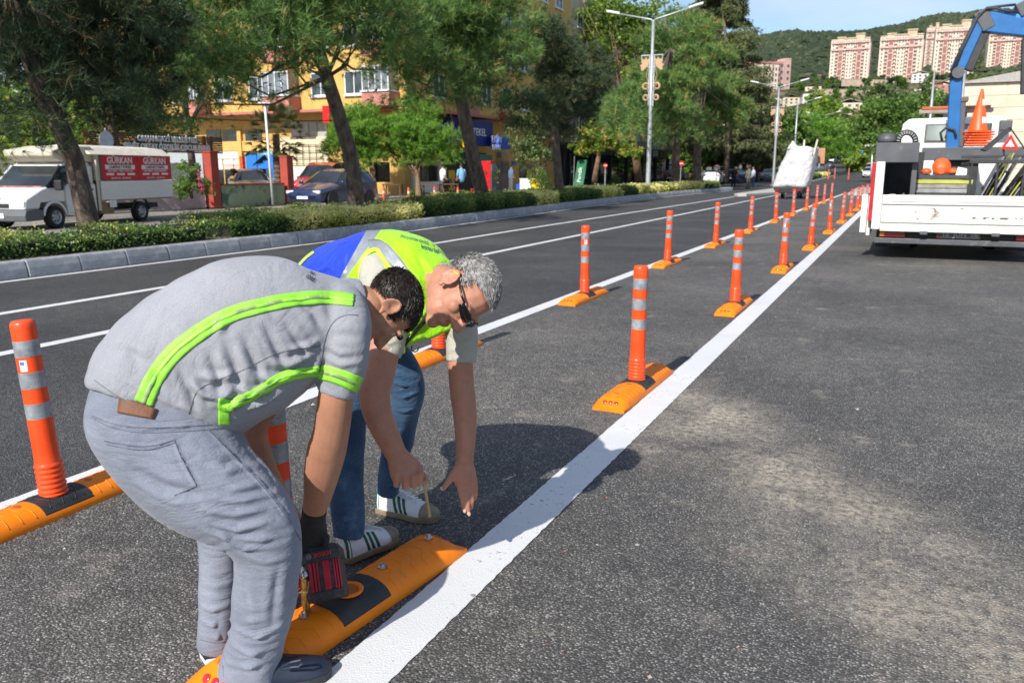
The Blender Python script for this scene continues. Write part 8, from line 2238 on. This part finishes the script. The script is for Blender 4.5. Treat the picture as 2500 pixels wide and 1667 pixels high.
 for q in (-1, 1):
  c = np.array(hc + Fh @ Vector((q * .030 * hs, .090 * hs, .016 * hs))); d -= .007 * np.exp(-(np.linalg.norm(v - c, axis=1) / .014) ** 2)
  c = np.array(hc + Fh @ Vector((q * .080 * hs, -.008 * hs, .002))); d -= .006 * np.exp(-(np.linalg.norm(v - c, axis=1) / .010) ** 2)
  # cheek crease
  P = [hc + Fh @ (Vector(p) * hs) for p in ((q * .020, .098, -.022), (q * .036, .086, -.050), (q * .040, .072, -.070))]
  d -= .0028 * np.exp(-(seg_dist(v, P) / .004) ** 2)
 put(body, v + n * d[:, None])
 child('body', body, SKIN2)
 # nails
 NAIL = M('finger_nail', (0.55, 0.36, 0.29), 0.3, var=0.05)
 bb = bvh_of(body) if False else None
 for x, y, dd, s in ((1067, 1176, -.0075, .0070), (1077, 1183, -.0075, .0072), (1014, 1124, -.021, .0068)):
  m = MB(); ball_into(m, W(x, y - 3, Dh + dd), (s, s * .5, s * 1.15), None, 10); child('fingernail', m.mesh('fingernail', []), NAIL)
 hr = hair_shell('hair', tuple(hc), Fh, HAIR2, None, hs, keep=lambda x, y, z: (z > .062 + (.55 * (y - .01) if y > .01 else 0)) or (y < -.030 and z > .004 + .55 * max(0, y + .075)) or (abs(x) > .06 and y < .0 and z > .040) or (y < .022 and y > -.005 and abs(x) > .062 and z > .030), lift=.010, n=9000, length=.017, seed=5, sweep=(0, .9, .1))
 hr.data.transform(inv); hr.parent = root
 # sunglasses
 def hp(x, y, z): return hc + Fh @ (Vector((x, y, z)) * hs)
 g = bpy.data.objects.new('sunglasses', None); C.objects.link(g); g.parent = root
 for q in (-1, 1):
  P = []
  for t in np.linspace(0, 1, 9):
   x = q * (.010 + .062 * t); y = .110 - .030 * t * t
   P.append([hp(x, y, .034 - .004 * t), hp(x, y + .002, .019), hp(x * .97, y, .003 + .008 * t * t)])
  o = MB().grid(P).build('lens', M('dark_lens', (0.006, 0.006, 0.007), 0.06, var=0.05), g, smooth=True, fix=True); dec(o)
  s = o.modifiers.new('t', 'SOLIDIFY'); s.thickness = .0035; s.offset = 0
  dec(MB().tube([hp(q * .072, .084, .030), hp(q * .081, .060, .026), hp(q * .084, .025, .026), hp(q * .083, -.010, .026), hp(q * .081, -.028, .016)], [.0036, .0040, .0036, .0030, .0030], 8).build('temple_arm', BLACKPL, g, smooth=True))
  dec(MB().tube([hp(q * .083, -.010, .0262), hp(q * .0805, -.030, .012)], [.0036, .0044], 8).build('temple_tip', M('yellow_tip', (0.75, 0.62, 0.03), 0.4), g, smooth=True))
 dec(MB().tube([hp(-.012, .112, .026), hp(0, .116, .028), hp(.012, .112, .026)], .003, 6).build('bridge', BLACKPL, g, smooth=True))
 # the stick in his hand
 st = thing('stick', 'thin tan stick held in the pointing man\'s fist above the shoe', 'stick', tuple(W(986, 1184, 2.90)))
 o = MB().tube([W(968, 1072, 2.872), W(977, 1125, 2.88), W(987, 1186, 2.90)], [.0050, .0055, .0062], 8).build('shaft', M('tan_wood', (0.42, 0.29, 0.15), 0.5, var=0.2, scale=30), st, smooth=True)
 o.data.transform(Matrix.Translation(-st.location))
 # trainers: white, three green stripes, gum toe and sole
 WHITEL = M('white_leather', (0.70, 0.71, 0.73), 0.5, var=0.06, scale=20, bump=0.1, bscale=200)
 GREEN = M('green_stripe', (0.01, 0.10, 0.045), 0.55)
 GUM = M('gum_rubber', (0.20, 0.15, 0.09), 0.65, var=0.15, scale=15)
 SUEDE = M('taupe_suede', (0.24, 0.205, 0.145), 0.85, var=0.15, scale=25)
 def trainer(heel, toe, pitch, roll, side):
  hl = Vector(heel); tv = Vector(toe) - hl; L = tv.length; rz = math.atan2(tv.y, tv.x)
  s = bpy.data.objects.new('shoe', None); C.objects.link(s); s.parent = root
  s.location = hl - root.location; s.rotation_euler = (roll, -pitch, rz)
  wid = .102
  def wv(t): return wid / 2 * float(np.interp(t, [0, .05, .2, .45, .72, .9, .97, 1], [.55, .74, .78, .80, 1.0, .80, .52, .2]))
  def tz(t): return float(np.interp(t, [0, .05, .2, .32, .5, .7, .85, .95, 1], [.088, .094, .080, .094, .080, .056, .045, .036, .026]))
  def ring(t, k=1.0):
   c = t * L; ww = wv(t) * k; h = tz(t)
   return [(c + (.004 if k > 1.025 else 0), ww * a, .024 + (h - .006) * b * k) for a, b in ((-.94, 0), (-1, .3), (-.86, .68), (-.45, .95), (0, 1), (.45, .95), (.86, .68), (1, .3), (.94, 0))]
  ts = np.linspace(0, 1, 22)
  m = MB().grid([ring(t) for t in ts]); m.f.append(tuple(range(9))); m.m.append(0); m.f.append(tuple(range(21 * 9, 22 * 9))); m.m.append(0)
  m.build('upper', WHITEL, s, smooth=True)
  m = MB().grid([ring(t, 1.03) for t in np.linspace(.76, 1, 8)]); m.f.append(tuple(range(63, 72))); m.m.append(0); m.build('toe_cap', SUEDE, s, smooth=True)
  sol = []
  for t in np.linspace(0, 1, 22):
   ww = wv(t) * 1.07 + .002; x = t * L * 1.012 - .003
   sol.append([(x, -ww, .001), (x, -ww, .024), (x, ww, .024), (x, ww, .001)])
  m = MB().grid(sol, closed=True); m.f.append((0, 1, 2, 3)); m.m.append(0); m.f.append((84, 85, 86, 87)); m.m.append(0)
  m.build('sole', GUM, s, bevel=.004)
  for sd in (-1, 1):
   for k in range(3):
    P = []
    for b_, aa in ((.02, 1.0), (.3, 1.02), (.62, .92), (.86, .68)):
     row = []
     for dt in (0, .045):
      t = .36 + k * .085 + dt - .075 * b_
      row.append((t * L, sd * wv(t) * aa * 1.012, .024 + (tz(t) - .006) * b_ * 1.01 + .001))
     P.append(row)
    o = MB().grid(P).build('stripe', GREEN, s, smooth=True); z = o.modifiers.new('t', 'SOLIDIFY'); z.thickness = .002
  m = MB().grid([ring(t, 1.02)[0:9] for t in (0, .03, .075)]); m.build('heel_tab', GREEN, s, smooth=True)
  for k in range(6):
   t = .40 + k * .055
   m = MB().tube([(t * L, wv(t) * a, .024 + (tz(t) - .006) * b + .003) for a, b in ((-.5, .92), (-.2, 1.0), (.2, 1.0), (.5, .92))], .0032, 6)
   m.build('lace', M('white_lace', (0.72, 0.72, 0.72), 0.8), s, smooth=True)
  tg = [ring(t, 1.0) for t in (.30, .36, .62)]
  MB().grid([[(p[0] - .012 * (i == 0), p[1] * .5, p[2] + .006 + (.018 if i == 0 else 0)) for p in r[3:6]] for i, r in enumerate(tg)]).build('tongue', WHITEL, s, smooth=True)
  return s
 ha = at_z(872 / K, 1172 / K, 0.0); ta = at_z(1006 / K, 1198 / K, 0.0)
 trainer(ha, ta, 0, 0, 1)
 hb = at_z(790 / K, 1292 / K, 0.0); tb = at_z(912 / K, 1248 / K, 0.0)
 trainer((hb[0], hb[1], 0.004), tb, R(4), R(0), 1)
 return root
worker_two()
# ---------------------------------------------------------------- cordless impact wrench in the glove
def wrench():
 c = W(745, 1312, 2.62)
 t = thing('impact_wrench', 'black and red cordless impact wrench gripped over the orange base', 'wrench', tuple(c))
 inv = Matrix.Translation(-c)
 up = screen_dir(-0.20, 0.93, 0.30).normalized(); fr = screen_dir(-0.10, 0.25, -0.95); x = fr.cross(up).normalized() * -1; fr = up.cross(x)
 x = screen_dir(0.97, 0.17, 0.0); x = (x - up * x.dot(up)).normalized(); fr = x.cross(up).normalized()   # fr points to the camera
 def Q(a, b, z): return c + x * a + fr * b + up * z
 DARK = M('worn_black_tool', (0.035, 0.035, 0.036), 0.6, var=0.35, scale=40, bump=0.35, bscale=180, spots=(0.16, 0.15, 0.14), spot_scale=22, spot_lo=0.56, spot_hi=0.8)
 RED = M('tool_red', (0.50, 0.012, 0.030), 0.35, var=0.15, scale=30)
 def shell(w, d, z0, z1, ch, name, mat, parent, k0=1.0, k1=1.0, bev=.004):
  out = [(-w + ch, d), (w - ch, d), (w, d - ch), (w, -d), (-w, -d), (-w, d - ch)]
  vs = [Q(a * k0, b * k0, z0) for a, b in out] + [Q(a * k1, b * k1, z1) for a, b in out]
  n = 6
  m = MB().add(vs, [tuple(range(n - 1, -1, -1)), tuple(range(n, 2 * n))] + [(i, (i + 1) % n, n + (i + 1) % n, n + i) for i in range(n)])
  o = m.build(name, mat, parent, bevel=bev, seg=3); o.data.transform(inv); return o
 W2, D2 = .062, .048
 b = shell(W2 * .94, D2 * .94, -.066, .045, .022, 'battery', DARK, t)
 shell(W2, D2, -.088, -.060, .022, 'battery_foot', DARK, b, .92, 1.0)
 shell(W2, D2, .030, .066, .022, 'battery_collar', DARK, b, 1.0, .97)
 shell(W2 * .93, D2 * .90, .066, .082, .022, 'battery_top', DARK, b, 1.0, .82)
 # red ribs
 for a0, a1 in ((-.036, -.026), (-.021, -.015), (-.011, -.006), (.010, .030)):
  vs = [Q(a, bb, z) for z in (-.060, .030) for a, bb in ((a0, D2 * .94), (a1, D2 * .94), (a1, D2 * 1.03), (a0, D2 * 1.03))]
  m = MB().add(vs, [(3, 2, 1, 0), (4, 5, 6, 7), (0, 1, 5, 4), (1, 2, 6, 5), (2, 3, 7, 6), (3, 0, 4, 7)]); o = m.build('red_rib', RED, b, bevel=.0012); o.data.transform(inv)
 for k in range(3):
  f = (k + .6) / 3.4
  p = lambda s, z, e: Q(W2 - .022 + .022 * s, D2 - .022 * s, z) * 1.0 + (x + fr).normalized() * e
  vs = [p(f + ds, z, e) for z in (-.060, .030) for ds, e in ((-.07, -.004), (.07, -.004), (.07, .0015), (-.07, .0015))]
  m = MB().add(vs, [(3, 2, 1, 0), (4, 5, 6, 7), (0, 1, 5, 4), (1, 2, 6, 5), (2, 3, 7, 6), (3, 0, 4, 7)]); o = m.build('red_rib', RED, b); o.data.transform(inv)
 # release catch and lettering
 o = MB().tube([Q(-.012, .010, .082), Q(-.012, .010, .098), Q(.004, .010, .100), Q(.006, .010, .084)], .005, 8).build('release_catch', STEEL, b, smooth=True); o.data.transform(inv)
 o = put_text('lettering', 'BOSCH', .017, M('red_letter', (0.62, 0.02, 0.02), 0.5), Q(.014, D2 * 1.005, .050), x, up, b, .0012, .0006); o.data.transform(inv)
 cir = Q(-.030, D2 * 1.005, .050)
 o = MB().tube([cir + (x * math.cos(a) + up * math.sin(a)) * .007 for a in np.linspace(0, 2 * PI, 20)], .0009, 5).build('emblem_ring', M('grey_letter', (0.35, 0.35, 0.35), 0.5), b); o.data.transform(inv)
 o = MB().tube([cir - x * .003 - up * .0035, cir - x * .003 + up * .0035], .0008, 5).tube([cir + x * .003 - up * .0035, cir + x * .003 + up * .0035], .0008, 5).tube([cir - x * .003, cir + x * .003], .0008, 5).build('emblem_bar', M('grey_letter', (0.35, 0.35, 0.35), 0.5), b); o.data.transform(inv)
 # grip inside the glove, motor body standing behind, drive down to the bolt
 h0 = Q(-.012, -.01, .088)
 o = MB().tube([h0, h0 + up * .05 - fr * .02, h0 + up * .09 - fr * .05, h0 + up * .11 - fr * .075], [.021, .019, .020, .022], 12).build('grip', DARK, t, smooth=True); o.data.transform(inv)
 mtop = W(700, 1225, 2.76); tip = Vector(rod_tip)
 ax = (mtop - tip).normalized()
 o = MB().tube([tip + ax * .06, tip + ax * .075, tip + ax * .11, tip + ax * .22, tip + ax * .235], [.014, .028, .033, .033, .024], 14).build('motor_body', DARK, t, smooth=True); o.data.transform(inv)
 o = MB().tube([tip - ax * .005, tip + ax * .06], [.013, .013], 12).build('socket_bit', STEEL, t, smooth=True); o.data.transform(inv)
rod_tip = Matrix.Rotation(R(-6.0), 3, 'Z') @ Vector((-.012, -.165, .20)) + Vector((-1.572, 2.03, 0))
wrench()
trike()
# ================================================================== far people, road signs, street furniture
def far_person(label, loc, rz, top, low, skin=(0.35, 0.18, 0.11), h=1.72, sit=False, hair=(0.02, 0.015, 0.012)):
 t = thing('person', label, 'person', loc, rz)
 mt = M('cloth_%s' % str(top), top, .85); ml = M('cloth_%s' % str(low), low, .85); ms = M('far_skin', skin, .55); mh = M('far_hair_%s' % str(hair), hair, .7)
 s = h / 1.72
 mb = MB()
 hz_ = .48 if sit else .92
 def P(x, y, z): return (x * s, y * s, (z - (.44 if sit else 0)) * s)
 # one continuous figure: legs, trunk, arms, neck, head fused into one skin
 body = MB()
 def limb(pts, r): chain = [Vector(p) for p in pts]; chain_into(body, chain, [q * s for q in r], 8)
 if sit:
  for q in (-1, 1): limb([P(q * .10, 0, .92), P(q * .14, .42, .94), P(q * .14, .45, .50)], [.085, .07, .05])
 else:
  for q in (-1, 1): limb([P(q * .09, 0, .92), P(q * .11, .02 * q, .50), P(q * .12, -.02, .08), P(q * .12, .10, .04)], [.095, .065, .05, .04])
 limb([P(0, 0, .90), P(0, -.01, 1.10), P(0, 0, 1.32), P(0, .0, 1.42)], [.145, .15, .17, .10])
 for q in (-1, 1): limb([P(q * .17, 0, 1.38), P(q * .24, .0, 1.12), P(q * .22, .12, .92), P(q * .20, .18, .84)], [.058, .048, .04, .035])
 limb([P(0, .0, 1.44), P(0, .01, 1.52)], [.055, .055])
 ball_into(body, P(0, .015, 1.62), (.078 * s, .095 * s, .115 * s)); ball_into(body, P(0, .11, 1.61), (.015 * s, .02 * s, .02 * s), None, 8)
 me = fuse(body, .03 * s, 2); me.name = 'body'; me.materials.clear(); me.materials.append(ms); obj('body', me, t)
 sh = MB()
 def g(mbx, pts, r): chain_into(mbx, [Vector(p) for p in pts], [q * s for q in r], 10)
 g(sh, [P(0, 0, .92), P(0, -.01, 1.10), P(0, 0, 1.32), P(0, .0, 1.41)], [.165, .172, .19, .115])
 for q in (-1, 1): g(sh, [P(q * .17, 0, 1.38), P(q * .225, .0, 1.16)], [.075, .068])
 sh.build('shirt', mt, t, smooth=True)
 tr = MB()
 if sit:
  for q in (-1, 1): g(tr, [P(q * .10, 0, .92), P(q * .14, .42, .94), P(q * .14, .45, .56)], [.10, .085, .065])
 else:
  for q in (-1, 1): g(tr, [P(q * .09, 0, .93), P(q * .11, .02 * q, .50), P(q * .12, -.02, .12)], [.115, .085, .068])
 tr.build('trousers', ml, t, smooth=True)
 hr = MB(); ball_into(hr, P(0, -.012, 1.66), (.084 * s, .098 * s, .09 * s)); hr.build('hair', mh, t, smooth=True)
 for q in (-1, 1):
  f = MB(); ball_into(f, P(q * .12, .06 if not sit else .52, .04 if not sit else .49), (.045 * s, .12 * s, .04 * s)); f.build('shoe', M('dark_shoe', (0.02, 0.02, 0.02), .6), t, smooth=True)
 return t
p = at_z(1248, 470, .06); far_person('man in blue shirt standing by the taupe shop doors', tuple(p), R(-40), (0.10, 0.17, 0.30), (0.10, 0.10, 0.11))
p = at_z(1837, 462, 0); far_person('man in pale blue shirt and navy trousers at the crossing', tuple(p), R(120), (0.42, 0.50, 0.62), (0.012, 0.03, 0.09))
p = at_z(1826, 461, 0); far_person('man in green camouflage behind the pale blue shirt', (p[0], p[1], 0), R(60), (0.12, 0.13, 0.09), (0.10, 0.11, 0.08))
p = at_z(1790, 457, 0); far_person('man in black clothes at the end of the hedge', (p[0], p[1], 0), R(20), (0.012, 0.012, 0.013), (0.012, 0.012, 0.014))
p = at_depth(1127, 472, 42.5); q1 = (p[0], p[1], .50); far_person('man in light blue shirt sitting at the cafe', q1, R(60), (0.16, 0.36, 0.58), (0.02, 0.02, 0.03), sit=True)
p = at_depth(1082, 470, 44.5); q2 = (p[0], p[1], .50); far_person('person in white shirt sitting at the cafe', q2, R(-30), (0.62, 0.62, 0.64), (0.03, 0.03, 0.04), sit=True)
p = at_depth(2093, 402, 150); far_person('distant man in blue vest on the far street', (p[0], p[1], max(0, float(road_z(p[1])))), R(0), (0.10, 0.22, 0.60), (0.02, 0.03, 0.08))
# cafe benches, tables
WOODD = M('dark_wood', (0.10, 0.045, 0.02), .7, var=.2)
for i, (x, y) in enumerate(((q1[0], q1[1]), (q2[0], q2[1]))):
 t = thing('stool', ['wooden stool under the man in light blue', 'wooden stool under the person in white'][i], 'stool', (x, y, .06), 0, 'cafe stools')
 MB().box((0, 0, .36), (.40, .40, .05)).build('seat', WOODD, t)
 for a in (-1, 1):
  for b in (-1, 1): MB().box((a * .16, b * .16, .17), (.05, .05, .34)).build('leg', WOODD, t)
for i, (u, D) in enumerate(((1052, 42), (1100, 43), (960, 42))):
 p = at_depth(u, 470, D); t = thing('cafe_table', ['small dark cafe table left of the seated pair', 'small dark cafe table between the seated pair', 'small dark cafe table behind the orange bollards'][i], 'table', (p[0], p[1], .06), R(20), 'cafe tables')
 MB().box((0, 0, .68), (1.0, .7, .05)).build('top', WOODD, t)
 for a in (-1, 1):
  for b in (-1, 1): MB().box((a * .42, b * .28, .33), (.06, .06, .66)).build('leg', WOODD, t)
# red framed drinks fridge, red chair
p = at_depth(1192, 470, 46); t = thing('drinks_fridge', 'red framed drinks fridge beside the taupe doors', 'fridge', (p[0], p[1], .06), R(90))
MB().box((0, 0, .95), (.7, .65, 1.9)).build('cabinet', M('fridge_red', (0.50, 0.012, 0.015), .35), t, bevel=.02); MB().box((0, -.34, 1.0), (.56, .03, 1.5)).build('door', glass_mat('balcony_glass', (0.16, 0.18, 0.20), .1), t)
p = at_depth(1160, 476, 43); t = thing('armchair', 'red plastic armchair in front of the curved pine trunk', 'chair', (p[0], p[1], .06), R(-60))
RC = M('red_plastic', (0.55, 0.010, 0.015), .4)
MB().box((0, 0, .42), (.5, .5, .05)).build('seat', RC, t); b = MB().box((0, .24, .70), (.5, .05, .55)).build('backrest', RC, t)
for a in (-1, 1):
 for c_ in (-1, 1): MB().box((a * .21, c_ * .21, .2), (.05, .05, .4)).build('leg', RC, t)
# round and no-entry signs
def sign(label, u, v0, v1, D, r, face, ring=None, bar=None, kind='round'):
 p = at_depth(u, v1, D); top = float(at_depth(u, v0, D)[2]); t = thing('road_sign', label, 'road sign', (p[0], p[1], 0.02), YAW)
 MB().tube([(0, .04, 0), (0, .04, top + r)], .035, 8).build('pole', GALV, t)
 if ring: MB().lathe([(0, -.02), (r, -.02), (r, .02), (0, .02)], n=24, axis='y').build('border', ring, t).location = (0, 0, top)
 MB().lathe([(0, -.012), (r * (.8 if ring else 1), -.012), (r * (.8 if ring else 1), .012), (0, .012)], n=24, axis='y').build('face', face, t).location = (0, -.025, top)
 if bar: MB().box((0, -.042, top), (r * 1.4, .012, r * .36)).build('bar', bar, t)
 return t
SR = M('sign_red', (0.62, 0.012, 0.015), 0.4); SW = M('sign_white', (0.72, 0.72, 0.72), 0.4)
sign('red no-entry sign before the dark shops left of the lamp post', 1477, 405, 452, 62, .16, SR, None, SW)
sign('red no-entry sign between the two tall pines', 1661, 400, 445, 78, .26, SR, None, SW)
t = sign('round red-rimmed no-turn sign at the far hedge end', 1748, 411, 446, 66, .28, SW, SR)
MB().tube([(.12, -.05, float(at_depth(1748, 411, 66)[2]) - .18), (.12, -.05, float(at_depth(1748, 411, 66)[2]) + .05), (-.16, -.05, float(at_depth(1748, 411, 66)[2]) + .08)], .035, 6).build('arrow', DARKS, t)
for i, (u, v) in enumerate(((1804, 393), (1852, 393))):
 p = at_depth(u, v, 100); t = thing('bus_sign', ['left yellow stop sign beyond the crossing', 'right yellow stop sign beyond the crossing'][i], 'sign', (p[0], p[1], 0.05), YAW, 'yellow stop signs')
 MB().tube([(0, 0, 0), (0, 0, float(p[2]) - .3)], .05, 6).build('pole', GALV, t); MB().box((0, 0, float(p[2])), (.75, .12, .6)).build('panel', M('stop_yellow', (0.78, 0.42, 0.02), .5), t)
p = at_depth(2100, 392, 165); t = thing('blue_sign', 'blue direction sign far up the street', 'sign', (p[0], p[1], float(road_z(p[1]))), YAW); MB().tube([(0, 0, 0), (0, 0, 3)], .06, 6).build('pole', GALV, t); MB().box((0, -.08, 3.0), (1.8, .08, 1.6)).build('panel', M('sign_blue', (0.08, 0.22, 0.62), .4), t)
# overhead cable in front of the park
t = thing('overhead_cable', 'thin black cable sagging across in front of the yellow building', 'cable', (-25, 16, 5))
a = at_depth(-60, 235, 32); b = at_depth(1010, 285, 46)
pts = [a + (b - a) * k / 16 - np.array([0, 0, .55 * math.sin(PI * k / 16)]) - np.array([-25, 16, 5]) for k in range(17)]
MB().tube(pts, .025, 5).build('wire', DARKS, t)
